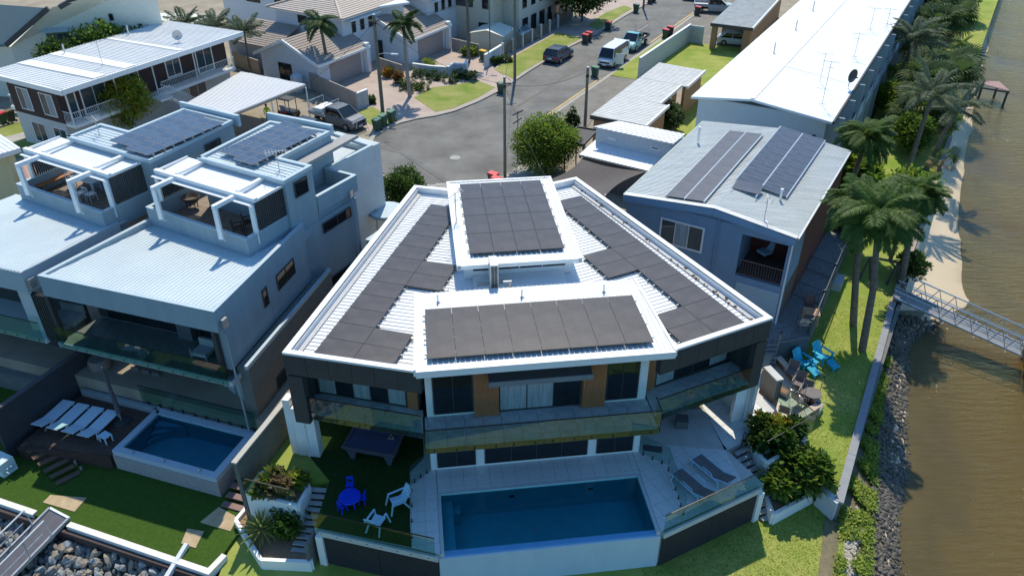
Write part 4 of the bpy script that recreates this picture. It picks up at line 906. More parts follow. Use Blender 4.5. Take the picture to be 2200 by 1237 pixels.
B().wall(L.p(-9.95, 2.1).xy, L.p(-10.4, -3.95).xy, .24, .905, .96).make('cap', mat('dark_cap', (.09, .08, .09), .9, var=.1), bw)
# dark steps at the far left down to the lawn
ss = thing('timber_steps', 'broad dark timber steps from the lounger deck down to the left lawn', 'steps', G(60, 960, -1.5))
for k in range(7):
    u, v = 42 + k * 12.5, 936 + k * 13.5
    a, c = G(u, v + 18, -1.05 - k * .11), G(u + 52, v - 8, -1.05 - k * .11); d = (c - a).normalized(); nv = Vector((d.y, -d.x, 0)) * .26
    B().slab([a, c, c + nv, a + nv], .05).make('tread', mat('stained_tread', (.12, .07, .05), .7, var=.2), ss)
    B().beam(c + d * .12 + Vector((0, 0, -.3)), c + d * .12 + Vector((0, 0, .12)), .09).make('bollard', mat('pale_bollard', (.25, .22, .2), .7), ss)
# edging of the lawn above the rocks
wl_ = mat('white_edging', (.72, .70, .67), .8, var=.08, vs=3)
ed = thing('lawn_edging', 'white concrete edging along the left lawn above the rocks', 'kerb', L.p(-3, -6.3, -1.7))
strip(B(), lp2([(-4.75, -6.22), (2.42, -6.40), (2.55, -5.5)]), .26, -2.1, -1.72).make('edging', wl_, ed)
strip(B(), lp2([(-12, -6.05), (-6.6, -6.18)]), .26, -2.1, -1.72).make('edging', wl_, ed)
B().wall(L.p(-12, -6.35).xy, L.p(2.6, -6.62).xy, .14, -3.6, -1.9).make('retaining_board', mat('brown_board', (.07, .045, .04), .8, var=.2), ed)
# ================================================================ street buildings on the left
def ebox(F, a0, a1, b0, b1, z0, z1, m, par, name='wall'): return B().fbox(F, a0, a1, b0, b1, z0, z1).make(name, m, par)
def fwin(par, F, side, k, u0, u1, z0, z1, n=2, **kw):
    """window on an axis-aligned wall of frame F: side 'f' plane b=k facing -b, side 'r' plane a=k facing +a"""
    if side == 'f': return win(par, F.p(u0, k), F.p(u1, k), z0, z1, n, **kw)
    return win(par, F.p(k, u0), F.p(k, u1), z0, z1, n, **kw)
# --- brown flats with white balcony balustrade
K_ = Frame(*G(136, 191, 6.0).xy, -28.6)
fl = thing('apartment_block', 'two-storey brown and white block of flats with long white balcony rail and ribbed white roof', 'flats', K_.p(-4, 8, 0))
W0 = -2.1
ebox(K_, -8.2, W0, .55, 17.4, 0, 2.7, mat('white_block', (.55, .55, .52), .85, var=.05), fl); ebox(K_, -8.2, W0, .55, 17.4, 2.705, 5.4, brownw, fl)
rp_ = [K_.p(-9.6, -.1, 5.75), K_.p(0, -.1, 5.95), K_.p(0, 17.8, 5.95), K_.p(-9.6, 17.8, 5.75)]
sheet_roof(fl, rp_, Vector((*K_.e1, 0)), mat('flat_roof_white', (.66, .67, .67), .5, var=0, col2=(.76, .77, .77), vs=.5), .30, .08, .05, .07)
for b0 in (2.6, 5.4, 10.8): B().slab([K_.p(-9.5, b0, 5.80 + .02), K_.p(-.05, b0, 6.02), K_.p(-.05, b0 + 1.1 - (.6 if b0 > 10 else 0), 6.02), K_.p(-9.5, b0 + 1.1 - (.6 if b0 > 10 else 0), 5.80)], .02).make('clear_sheet', mat('bright_sheet', (.82, .83, .83), .4, var=.02), fl)
B().fbox(K_, .005, .14, -.15, 17.85, 5.60, 5.97).make('fascia', white, fl); B().fbox(K_, -9.6, 0, -.25, -.105, 5.52, 5.9).make('fascia', white, fl)
ebox(K_, W0 + .002, -1.0, .6, 17.2, 2.50, 2.76, white, fl, 'balcony_slab')
ebox(K_, -9.6, -8.21, 1.0, 8, 2.45, 2.70, white, fl, 'balcony_slab')
for u0, u1, n, z0 in ((1.2, 2.0, 1, 2.8), (2.4, 4.7, 2, 2.8), (6.0, 7.9, 2, 3.3), (10.6, 12.2, 2, 3.4), (13.9, 15.8, 2, 2.8)):
    fwin(fl, K_, 'r', W0, u0, u1, z0, 5.1, n, frame=white, glass=wing, fw=.1)
for a0, a1 in ((-7.1, -5.6), (-4.3, -2.7)): fwin(fl, K_, 'f', .55, a0, a1, 3.1, 4.9, 2, frame=white, glass=wing, curtain=(0, 1))
for a0, a1, z0 in ((-6.6, -4.9, .5), (-3.9, -2.3, 1.3)): fwin(fl, K_, 'f', .55, a0, a1, z0, 2.2, 2, frame=white, glass=wing)
fwin(fl, K_, 'r', W0, 12.4, 14.4, .1, 2.2, 2, frame=alum, glass=wing)
for b0 in (.65, 4.9, 8.6, 12.9, 17.1): B().beam(K_.p(-1.12, b0, 2.7), K_.p(-1.12, b0, 5.6), .08).make('post', white, fl)
bal = thing('balcony_balustrade', 'white bowed metal balustrade along the upper balcony of the brown flats', 'balustrade', K_.p(-1.05, 8, 2.76))
def baluster_run(par, p0, p1, z, h, step=.16, bow=.10, m=white, r=.014):
    p0 = Vector(p0).xy.to_3d(); p1 = Vector(p1).xy.to_3d(); d = (p1 - p0).normalized(); ln = (p1 - p0).length; nv = Vector((d.y, -d.x, 0))
    b = B(); B().beam(p0 + Vector((0, 0, z + h)), p1 + Vector((0, 0, z + h)), .05, .04).make('top_rail', m, par); B().beam(p0 + Vector((0, 0, z + .08)), p1 + Vector((0, 0, z + .08)), .03).make('bottom_rail', m, par)
    k = step; c = 0; shared = None
    while k < ln:
        q = p0 + d * k + Vector((0, 0, z))
        pts = [Vector((0, 0, .08)), nv * bow + Vector((0, 0, h * .35)), nv * bow * .3 + Vector((0, 0, h * .7)), Vector((0, 0, h))]
        if shared is None: shared = B().tube(pts, r, 4, cap=False).mesh('baluster', m)
        obj('baluster', shared, par, q - base_of(par)); k += step
baluster_run(bal, K_.p(-1.02, .7), K_.p(-1.02, 7.6), 2.76, .95); baluster_run(bal, K_.p(-1.02, 9.0), K_.p(-1.02, 17.2), 2.76, .95); baluster_run(bal, K_.p(W0, .62), K_.p(-1.05, .62), 2.76, .95)
bal = thing('balcony_balustrade', 'short white balustrade of the rear balcony at the far left of the brown flats', 'balustrade', K_.p(-9.5, 4, 2.7)); baluster_run(bal, K_.p(-9.5, 1.05), K_.p(-8.2, 1.05), 2.7, .95, .2); baluster_run(bal, K_.p(-9.5, 1.05), K_.p(-9.5, 7.8), 2.7, .95, .2)
st = thing('external_stair', 'white metal stair with balustrade descending from the balcony of the brown flats', 'stair', K_.p(0, 8.3, 0))
ebox(K_, -1.0, .2, 7.7, 8.9, 2.60, 2.74, white, st, 'landing')
for k in range(12): B().fbox(K_, -.9, .1, 8.95 + k * .27, 9.2 + k * .27, 2.40 - k * .2, 2.45 - k * .2).make('tread', white, st)
for a in (-.98, .16):
    B().beam(K_.p(a, 8.9, 2.5), K_.p(a, 12.2, .1), .06, .2).make('stringer', white, st); B().beam(K_.p(a, 8.9, 3.6), K_.p(a, 12.2, 1.1), .04).make('handrail', white, st)
    for k in range(16): 
        t = k / 16; B().beam(K_.p(a, 8.95 + 3.2 * t, 2.5 - 2.35 * t), K_.p(a, 8.95 + 3.2 * t, 3.55 - 2.45 * t), .025).make('baluster', white, st)
baluster_run(st, K_.p(.18, 7.7), K_.p(.18, 8.9), 2.74, .95)
for (u, v, lab) in ((139, 113, 'low vent pipe at the left rear edge of the flats roof'), (276, 72, 'vent pipe at the rear edge of the flats roof near the trees')):
    q = G(u, v, 5.9); v_ = thing('vent_pipe', lab, 'vent pipe', q); B().tube([(0, 0, 0), (0, 0, .6)], .07, 8).make('pipe', galv, v_, world=False); B().lathe((0, 0, .6), [(.10, 0), (.02, .14)], 8).make('cowl', galv, v_, world=False)
q = G(221, 141, 5.95); antenna('tv_antenna', 'leaning television antenna on the white roof of the brown flats', q, 1.9, 0, R(50))
def dish(label, q, h, r=.45, m=galv, rz=0.0):
    d = thing('satellite_dish', label, 'satellite dish', q, rz)
    B().tube([(0, 0, 0), (0, 0, h)], .035, 6).make('mast', galv, d, world=False)
    b = B(); rings = []
    for k in range(5):
        rr = r * k / 4; zz = .25 * (rr / r) ** 2 * r
        i = len(b.v); b.v += [(rr * math.cos(t * math.pi / 8), -.05 - zz * .2 - rr * math.sin(t * math.pi / 8) * 0 - zz * .8, h + .1 + rr * math.sin(t * math.pi / 8)) for t in range(16)]; rings.append(i)
    for k in range(4):
        for t in range(16): u = (t + 1) % 16; b.f.append([rings[k] + t, rings[k] + u, rings[k + 1] + u, rings[k + 1] + t]); b.mi.append(0)
    b.make('reflector', m, d, world=False)
    B().tube([(0, -.1, h - r * .6), (0, -.55, h + .05)], .015, 5).make('feed_arm', galv, d, world=False); B().box((0, -.56, h + .08), (.08, .1, .08)).make('receiver', charc, d, world=False)
    return d
q = G(384, 90, 5.95); dish('grey satellite dish on the white roof of the brown flats', q, .5, .42, galv, R(20))
# --- cream gable house at top left
C1 = Frame(*G(118, 130, 0).xy, -30)
ch = thing('gabled_house', 'large cream gabled house with dark grey roof in the top left corner', 'house', C1.p(-2, 2, 0))
cw = mat('cream_wall', (.66, .66, .58), .85, var=.05)
P_ = C1.p
b = B(); b.hexa([P_(-14, 2.0, 0), P_(12, 2.0, 0), P_(12, 2.3, 0), P_(-14, 2.3, 0)], [P_(-14, 2.0, 3.2), P_(12, 2.0, 3.2), P_(12, 2.3, 3.2), P_(-14, 2.3, 3.2)]); b.make('wall', cw, ch)
A0 = G(12, 97, 5.0); A1 = G(102, 18, 8.2); F2 = Frame(A0.x, A0.y, math.degrees(math.atan2((A1 - A0).y, (A1 - A0).x)))
B().face([A0, A1, A1 + Vector((-30, 8, 0)), A0 + Vector((-30, -4, 0))]).face([A0 + Vector((0, 0, -.15)), A0 + Vector((-30, -4, -.15)), A1 + Vector((-30, 8, -.15)), A1 + Vector((0, 0, -.15))]).make('roof', mat('grey_roof', (.34, .34, .31), .8, var=.06, vs=3), ch)
A2 = G(96, 19, 8.2); A3 = G(122, -2, 9.2)
B().beam(A0 + Vector((.1, -.1, 0)), A1 + Vector((.1, -.1, 0)), .25, .4).make('barge_board', charc, ch); B().beam(A1 + Vector((.9, .3, 0)), A1 + Vector((6, 6, 2.6)), .25, .4).make('barge_board', charc, ch)
q0, q1, q2, q3 = G(30, 230, 0), G(250, 85, 0), None, None
B().prism([(A0.x - 8, A0.y + 1.5), (A0.x + .2, A0.y + .3), (A1.x + 8, A1.y + 4), (A1.x + 10, A1.y + 12), (A0.x - 8, A0.y + 14)], 0, 4.75).make('wall', cw, ch)
b = B(); e0, e1 = Vector((A0.x + .2, A0.y + .3, 0)), Vector((A1.x + 8, A1.y + 4, 0)); b.face([e0 + Vector((0, 0, 4.75)), e1 + Vector((0, 0, 4.75)), e1 + Vector((0, 0, 9.8)), A1 + Vector((.3, .2, 0))]); b.make('gable', cw, ch)
wd = (e1 - e0).normalized(); 
def onwall(u, v): # pixel -> distance along the wall and height
    d0 = G(u, v, 0) - Vector((0, 0, CH)); n = Vector((wd.y, -wd.x, 0)); o = Vector((0, 0, CH)); t = (e0 - o).dot(n) / d0.dot(n); q = o + d0 * t; return (q - e0).dot(wd), q.z
a0, z0 = onwall(98, 72); a1, z1 = onwall(152, 66); a2, z2 = onwall(112, 116)
nn_ = Vector((wd.y, -wd.x, 0)) * .02
win(ch, e0 + wd * a0 + nn_, e0 + wd * a1 + nn_, z2, z0, 3, frame=mat('green_frame', (.10, .22, .17), .5), glass=wing, fw=.1)
B().slab([e0 + wd * (a0 - .2) + Vector((0, 0, z0 + .25)) + nn_ * 40, e0 + wd * (a1 + .2) + Vector((0, 0, z0 + .25)) + nn_ * 40, e0 + wd * (a1 + .2) + Vector((0, 0, z0 + .45)) + nn_, e0 + wd * (a0 - .2) + Vector((0, 0, z0 + .45)) + nn_], .05).make('window_hood', capm, ch)
a0, z0 = onwall(210, 40); a1, _ = onwall(219, 37); _, z2 = onwall(212, 56); win(ch, e0 + wd * a0 + nn_, e0 + wd * a1 + nn_, z2, z0, 1, frame=charc, glass=winb)
a0, z0 = onwall(232, 30); a1, _ = onwall(241, 27); _, z2 = onwall(234, 45); win(ch, e0 + wd * a0 + nn_, e0 + wd * a1 + nn_, z2, z0, 1, frame=charc, glass=winb)
# --- white duplex with tiled roofs
H_ = Frame(*G(712, 187, 0).xy, -30.5)
def tiled_plane(par, pts, m, name='roof', row=.33):
    """tiled roof plane: first two points are the eave"""
    pts = [Vector(p) for p in pts]; b = B().slab(pts, .08) if False else B()
    n = (pts[1] - pts[0]).cross(pts[2] - pts[0]).normalized(); n = n if n.z > 0 else -n
    b.hexa([p - n * .08 for p in pts], pts)
    d = (pts[1] - pts[0]).normalized(); c = n.cross(d).normalized()
    if c.z < 0: c = -c
    o = pts[0]; p2 = [((p - o).dot(d), (p - o).dot(c)) for p in pts]
    if area(p2) < 0: p2 = p2[::-1]
    hi = max(p[1] for p in p2); k = .0
    while k < hi - .05:
        q = clip([(-99, k), (99, k), (99, k + .06), (-99, k + .06)], p2)
        if len(q) >= 3:
            us = sorted(q); a, e = us[0][0], us[-1][0]
            w0 = o + d * a + c * k; w1 = o + d * e + c * k
            b.hexa([w0, w1, w1 + c * .06, w0 + c * .06], [w0 + n * .045, w1 + n * .045, w1 + c * .06 + n * .01, w0 + c * .06 + n * .01])
        k += row
    return b.make(name, m, par)
def duplex(label, oa, ob):
    F = Frame(*H_.p(oa, ob).xy, H_.dg); d = thing('tiled_house', label, 'house', F.p(-5, 3, 0), 0, 'white tiled duplex units')
    P = F.p
    # garage wing, ridge along b
    ebox(F, -7.2, 0, -1.6, 5.2, 0, 2.75, whr, d)
    for b_ in (-1.6, 4.9): B().hexa([P(-7.2, b_, 2.75), P(0, b_, 2.75), P(0, b_ + .25, 2.75), P(-7.2, b_ + .25, 2.75)], [P(-3.65, b_, 4.3), P(-3.55, b_, 4.3), P(-3.55, b_ + .25, 4.3), P(-3.65, b_ + .25, 4.3)]).make('gable', whr, d)
    tiled_plane(d, [P(.5, -2.0, 2.66), P(.5, 5.6, 2.66), P(-3.6, 5.6, 4.45), P(-3.6, -2.0, 4.45)], tiled)
    tiled_plane(d, [P(-7.7, -2.0, 2.66), P(-7.7, 5.6, 2.66), P(-3.6, 5.6, 4.45), P(-3.6, -2.0, 4.45)], tiled)
    B().beam(P(-7.75, -2.05, 2.6), P(-3.6, -2.05, 4.4), .12, .26).make('barge_board', white, d); B().beam(P(.55, -2.05, 2.6), P(-3.6, -2.05, 4.4), .12, .26).make('barge_board', white, d)
    B().fbox(F, .5, .62, -2.0, 5.6, 2.45, 2.68).make('gutter', white, d)
    gd = B().fbox(F, .005, .04, .1, 4.6, .1, 2.3).make('garage_door', mat('taupe_door', (.36, .31, .29), .7, var=.05), d)
    for k in range(7): B().fbox(F, .045, .055, .15, 4.55, .16 + k * .30, .42 + k * .30).make('door_panel', MT['taupe_door'], gd)
    fwin(d, F, 'f', -1.6, -5.0, -3.3, .1, 2.1, 2, frame=charc, glass=winb)
    # upper block
    ebox(F, -10.5, -1.6, 4.2, 12.5, 0, 5.5, whr, d)
    ea = [P(-11.1, 3.6, 5.45), P(-1.0, 3.6, 5.45), P(-1.0, 13.1, 5.45), P(-11.1, 13.1, 5.45)]; r0, r1 = P(-6.05, 8.2, 7.0), P(-6.05, 8.5, 7.0)
    tiled_plane(d, [ea[0], ea[1], r0 + Vector((.02, 0, 0)), r0], tilef); tiled_plane(d, [ea[1], ea[2], r1, r0], tilef); tiled_plane(d, [ea[3], ea[0], r0, r1], tilef); tiled_plane(d, [ea[2], ea[3], r1, r1 + Vector((-.02, 0, 0))], tilef)
    for a, c in ((ea[0], r0), (ea[1], r0)): B().beam(a + Vector((0, 0, .06)), c + Vector((0, 0, .06)), .22, .1).make('hip_cap', tilef, d)
    B().slab([P(-11.05, 3.65, 5.36), P(-1.05, 3.65, 5.36), P(-1.05, 13.05, 5.36), P(-11.05, 13.05, 5.36)], .1).make('eave', white, d)
    fwin(d, F, 'f', 4.2, -7.4, -6.2, 4.2, 5.0, 2, frame=charc, glass=winb)
    for k in range(3): fwin(d, F, 'r', -1.6, 5.6 + k * 1.3, 6.2 + k * 1.3, 3.6, 5.0, 1, frame=charc, glass=winb)
    B().slab([P(-1.55, 4.6, 5.1), P(-.9, 4.6, 5.0), P(-.9, 9.6, 5.0), P(-1.55, 9.6, 5.1)], .06).make('window_hood', white, d)
    # single storey link with tile skirt
    ebox(F, -14, -7.3, .5, 5, 0, 2.6, whr, d)
    tiled_plane(d, [P(-14.3, .1, 2.6), P(-7.25, .1, 2.6), P(-7.25, 4.15, 3.9), P(-14.3, 4.15, 3.9)], tiled)
    B().lathe(P(-1.8, -2.6, 0), [(.55, 0), (.6, .3), (.6, 1.5), (.2, 1.75)], 14).make('water_tank', mat('pale_blue_tank', (.45, .52, .56), .6), d) if oa == 0 else None
    B().box(P(.3, 5.3, 1.5), (.45, .5, 3.0), F.az).make('fin_wall', white, d)
    return d
duplex('white tiled-roof unit nearer the camera, its garage gable behind the left feather palm', 0, 0)
duplex('white tiled-roof unit further along the street, garage behind the second palm', 2.4, 10.9)
H2 = Frame(*H_.p(-13, 8).xy, H_.dg)
d = thing('tiled_house', 'white house wing with pale tiled roof behind the flats and the palms', 'house', H2.p(-5, 5, 0))
ebox(H2, -12, 2.2, 2, 12, 0, 5.3, whr, d); tiled_plane(d, [H2.p(-12.6, 1.4, 5.3), H2.p(2.4, 1.4, 5.3), H2.p(2.4, 7, 7.2), H2.p(-12.6, 7, 7.2)], tilef)
for a in (-3.5, -8): fwin(d, H2, 'f', 2, a, a + 2.2, 3.6, 4.5, 3, frame=charc, glass=winb)
for a in (-.5, ): fwin(d, H2, 'f', 2, a, a + 1.8, 3.4, 4.4, 2, frame=charc, glass=winb)
# --- cream two-storey house with small shed
D_ = Frame(*G(1005, 118, 0).xy, -29)
d = thing('rendered_house', 'cream two-storey rendered house beyond the duplex, top of picture left of the road', 'house', D_.p(-4, 6, 0))
ebox(D_, -9, .2, 5.2, 22, 0, 6.2, cream, d); ebox(D_, .21, 2.2, 7.5, 22, 0, 6.2, mat('pale_cream', (.58, .56, .48), .85, var=.04), d)
ebox(D_, -9.5, 2.7, 4.7, 22.5, 6.21, 6.4, charc, d, 'roof')
fwin(d, D_, 'f', 5.2, -5.5, -2.4, 3.6, 5.0, 2, frame=charc, glass=wing); fwin(d, D_, 'f', 5.2, -1.7, -.5, .4, 2.1, 1, frame=charc, glass=winb); fwin(d, D_, 'f', 5.2, -1.2, -.4, 3.6, 4.9, 1, frame=charc, glass=winb)
for k in range(6): fwin(d, D_, 'r', 2.2, 8.3 + k * 2.1, 9.6 + k * 2.1, .4, 2.2, 1, frame=charc, glass=winb); fwin(d, D_, 'r', 2.2, 8.3 + k * 2.1, 9.3 + k * 2.1, 3.3, 5.2, 1, frame=charc, glass=winb)
S_ = Frame(*G(1012, 108, 0).xy, -22)
d = thing('garden_shed', 'cream gabled garden shed beside the cream house', 'shed', S_.p(1.5, 1.5, 0))
ebox(S_, 0, 3.8, 0, 3.4, 0, 1.9, mat('shed_cream', (.62, .58, .46), .6, var=.04), d)
for pts in ([(-.1, -.1, 1.88), (-.1, 3.5, 1.88), (1.9, 3.5, 2.35), (1.9, -.1, 2.35)], [(3.9, -.1, 1.88), (3.9, 3.5, 1.88), (1.9, 3.5, 2.35), (1.9, -.1, 2.35)]): B().slab([S_.p(*p) for p in pts], .05).make('roof_sheet', mat('shed_roof', (.70, .68, .60), .5, var=.03), d)
B().hexa([S_.p(0, .01, 1.9), S_.p(3.8, .01, 1.9), S_.p(3.8, .05, 1.9), S_.p(0, .05, 1.9)], [S_.p(1.85, .01, 2.3), S_.p(1.95, .01, 2.3), S_.p(1.95, .05, 2.3), S_.p(1.85, .05, 2.3)]).make('gable', MT['shed_cream'], d)
# --- carport roof over the van yard
cp = [G(393, 226, 3.0), G(482, 251, 3.0), G(656, 181, 3.15), G(518, 154, 3.15)]
d = thing('carport', 'low white ribbed carport roof on thin posts behind the grey house', 'carport', G(520, 205, 0))
sheet_roof(d, cp, cp[1] - cp[0], mat('carport_sheet', (.72, .72, .72), .5, var=.03), .22, .06, .035, .05)
B().beam(cp[1] - Vector((0, 0, .16)), cp[2] - Vector((0, 0, .16)), .1, .2).make('fascia', mat('beige_fascia', (.42, .36, .28), .7), d)
for q in (cp[1] * .97 + cp[3] * .03, cp[2], cp[1] * .45 + cp[2] * .55, cp[0] * .97 + cp[2] * .03): B().beam((q.x, q.y, 0), (q.x, q.y, 2.85), .09).make('post', white, d)
# --- walls and fences
def fence(label, pts, h, m, cat='fence', name='fence', th=.12, post=None, cap=None, step=2.4, z0=0.05, slats=0):
    pts = [G(u, v, 0) for u, v in pts]; o = thing(name, label, cat, pts[0])
    for i in range(len(pts) - 1):
        a, c = pts[i].xy, pts[i + 1].xy; ln = (c - a).length; n = max(1, round(ln / step)); d = (c - a) / n
        for k in range(n):
            q0, q1 = a + d * k, a + d * (k + 1); u_ = d.normalized()
            if slats:
                for s_ in range(slats): B().wall(q0 + u_ * .16, q1 - u_ * .16, .03, z0 + .12 + s_ * (h - .2) / slats, z0 + .12 + (s_ + .72) * (h - .2) / slats).make('slat', m, o)
            else: B().wall(q0 + u_ * .012, q1 - u_ * .012, th, z0, h).make('panel', m, o)
            if post: B().box((q0.x, q0.y, (h + .1) / 2), (.24, .24, h + .1), math.atan2(d.y, d.x)).make('post', post, o)
        if post and i == len(pts) - 2: B().box((c.x, c.y, (h + .1) / 2), (.24, .24, h + .1)).make('post', post, o)
        if cap: B().wall(a, c, th + .06, h + .002, h + .06).make('cap', cap, o)
    return o
fence('long grey-brown paling fence between the carport and the pink driveway', [(575, 168), (668, 192), (770, 238)], 1.7, fenceg)
fence('pale rendered wall stub at the end of the paling fence by the driveway', [(768, 238), (792, 228)], 1.55, mat('wall_grey', (.44, .45, .47), .85), 'wall', 'garden_wall', .2, cap=white)
fence('taupe rendered wall between the two duplex driveways', [(815, 155), (866, 172)], 1.5, fenceg, 'wall', 'garden_wall', .16)
fence('low stepped white rendered front wall behind the clipped hedges', [(888, 158), (930, 164), (962, 166), (975, 158), (1000, 160), (1004, 150)], 1.0, mat('wall_pale', (.52, .55, .56), .85), 'wall', 'garden_wall', .22, cap=white)
fence('grey rendered side wall beside the shed and pink driveway', [(972, 108), (1030, 122)], 1.3, fenceg, 'wall', 'garden_wall', .16)
fence('white rendered letterbox wall at the start of the slatted fence', [(1042, 148), (1080, 124)], 1.4, mat('wall_pale', (.52, .55, .56), .85), 'wall', 'garden_wall', .22, cap=white)
fence('dark horizontal-slat fence with pale posts along the left footpath', [(1080, 125), (1122, 104), (1198, 63)], 1.5, mat('slate_slat', (.10, .11, .11), .6, var=.1), 'fence', 'slat_fence', post=concl, slats=9, step=2.2)
fence('dark slatted driveway gate at the end of the slatted fence', [(1198, 63), (1228, 45)], 1.6, mat('slate_slat', (.10, .11, .11), .6), 'gate', 'gate', post=concl, slats=12, step=6)
fence('cream panel fence with dark posts behind the parked white car', [(1116, 30), (1150, 38), (1188, 42), (1215, 36)], 1.7, mat('cream_panel', (.52, .45, .36), .7, var=.05), 'fence', post=charc, step=4)
fence('low paling fence in the yard of the brown flats', [(505, 142), (560, 162)], 1.5, fence_c)
# far top left roofs and yards
for lab, pts, z, m in (('white metal roof edge at the top beside the tiled roofs', [(740, 0), (815, 14), (880, 5), (800, -30)], 5.5, whitem),):
    q = [G(u, v, z) for u, v in pts]; d = thing('flat_roofed_house', lab, 'house', q[0]); B().slab(q, .2).make('roof', m, d); B().prism([p.xy for p in [q[0] * .9 + q[2] * .1, q[1] * .9 + q[3] * .1, q[2] * .9 + q[0] * .1, q[3] * .9 + q[1] * .1]], 0, z - .25).make('wall', whr, d)

yh = thing('cream_clad_house', 'corner of a cream clad house with white ribbed roof at the far left edge', 'house', G(10, 400, 0))
q = [G(-40, 262, 4.6), G(0, 288, 4.6), G(44, 318, 4.6), G(-30, 340, 4.6)]; sheet_roof(yh, q, q[1] - q[0], whitem, .3, .3, .04, .06); B().prism([tuple(p.xy) for p in [G(-60, 330, 4.3), G(10, 332, 4.3), G(28, 326, 4.3), G(-40, 300, 4.3)]], 0, 4.28).make('wall', mat('cream_cladding', (.55, .50, .30), .7, var=.12, stretch=(8, 8, .2)), yh)
q = [G(30, 352, 2.6), G(62, 345, 2.6), G(84, 372, 2.6), G(50, 400, 2.6)]; pr_ = thing('pink_sheet_roof', 'pinkish ribbed low roof between the cream clad house and the white pergola', 'roof', q[0]); sheet_roof(pr_, q, q[3] - q[0], mat('pink_sheet', (.38, .24, .20), .7, var=.1), .3, .06, .05, .07)
# ================================================================ right-hand buildings
# --- long white apartment building
A_ = Frame(*G(1486, 205, 6.0).xy, -30.0)
RZ = 61.0
wa = mat('pale_green_white_wall', (.60, .66, .66), .85, var=.04)
ap = thing('long_apartment_building', 'very long low white apartment building with bright white gabled roof beside the river', 'apartment building', A_.p(5, 30, 0))
LN = 70; wdt = 9.75; rdg = 4.3
off = math.tan(R(RZ - 60.0))
b = B(); P = lambda a, b_, z: A_.p(a - b_ * 0.0, b_, z)
ebox(A_, .4, wdt - .5, .5, LN, -1.2, 5.6, wa, ap)
b = B(); b.hexa([P(.4, .5, 5.6), P(wdt - .5, .5, 5.6), P(wdt - .5, .7, 5.6), P(.4, .7, 5.6)], [P(.4, .5, 5.85), P(wdt - .5, .5, 5.85), P(wdt - .5, .7, 5.85), P(.4, .7, 5.85)]); b.make('gable', wa, ap)
rw = mat('bright_white_roof', (.82, .84, .84), .5, var=.02, vs=.4)
for pts in ([P(0, 0, 5.95), P(rdg, 0, 6.5), P(rdg, LN, 6.5), P(0, LN, 5.95)], [P(rdg + .003, 0, 6.5), P(wdt, 0, 5.9), P(wdt, LN, 5.9), P(rdg + .003, LN, 6.5)]):
    sheet_roof(ap, pts, pts[1] - pts[0], rw, .76, .08, .015, .04)
B().beam(P(rdg, -.02, 6.53), P(rdg, LN, 6.53), .3, .03).make('ridge_cap', white, ap)
B().beam(P(rdg + .1, 8.6, 6.51), P(wdt - .1, 8.6, 5.92), .3, .03).make('joint_strip', white, ap)
B().beam(P(0, -.06, 5.86), P(rdg, -.06, 6.41), .1, .16).make('barge_board', white, ap); B().beam(P(rdg, -.06, 6.41), P(wdt, -.06, 5.81), .1, .16).make('barge_board', white, ap)
B().fbox(A_, wdt + .005, wdt + .12, 0, LN, 5.72, 5.92).make('gutter', charc, ap)
for i in range(3):
    for k in range(3): B().fbox(A_, 6.9 + i * .85 + (k % 2) * .1, 7.15 + i * .85 + (k % 2) * .1, .46, .495, 2.9 + k * .75, 3.1 + k * .75).make('breeze_hole', black, ap)
for k in range(17):
    b0 = 1.5 + k * 4.0
    B().fbox(A_, wdt - .48, wdt + .55, b0, b0 + .14, -1.0, 5.70).make('fin_wall', mat('fin_blue_grey', (.34, .40, .44), .85, var=.05), ap)
    B().fbox(A_, wdt - .48, wdt + .45, b0 + .16, b0 + 3.96, 2.6, 2.75).make('balcony_slab', wa, ap)
    fwin(ap, A_, 'r', wdt - .498, b0 + .5, b0 + 3.5, 2.9, 5.0, 2, frame=white, glass=winb); fwin(ap, A_, 'r', wdt - .498, b0 + .5, b0 + 3.5, -.7, 2.0, 2, frame=white, glass=winb)
    B().fbox(A_, wdt + .42, wdt + .45, b0 + .16, b0 + 3.96, 2.78, 3.6).make('balcony_panel', MT['fin_blue_grey'], ap)
for lab, u, v, h, kd in (('tall television antenna nearest the gable end of the long white roof', 1766, 224, 3.0, 1), ('television antenna left of the dark dish on the long white roof', 1761, 178, 2.2, 0), ('twin-boom television antenna halfway along the long white roof', 1835, 123, 1.9, 1), ('television antenna toward the far end of the long white roof', 1869, 64, 1.9, 0), ('short antenna at the river edge far along the long white roof', 1904, 58, 1.6, 1)):
    q = G(u, v, 6.1); antenna('tv_antenna', lab, (q.x, q.y, 6.1), h, kd, R(-20), 'antennas on the long white roof')
q = G(1822, 188, 6.0); dish('dark satellite dish on a short mast at the river edge of the long white roof', (q.x, q.y, 6.0), .8, .5, mat('dark_dish', (.10, .09, .09), .6), R(30))
for lab, u, v in (('low vent pipe on the left slope of the long white roof, nearest the gable', 1662, 117), ('low vent pipe on the left slope of the long white roof, middle one', 1709, 67), ('T-shaped vent on the left slope of the long white roof, farthest one', 1746, 25)):
    q = G(u, v, 6.2); v_ = thing('vent_pipe', lab, 'vent pipe', (q.x, q.y, 6.15)); B().tube([(0, 0, 0), (0, 0, 1.0)], .06, 8).make('pipe', galv, v_, world=False); B().lathe((0, 0, 0), [(.16, 0), (.07, .1)], 8).make('collar', galv, v_, world=False)
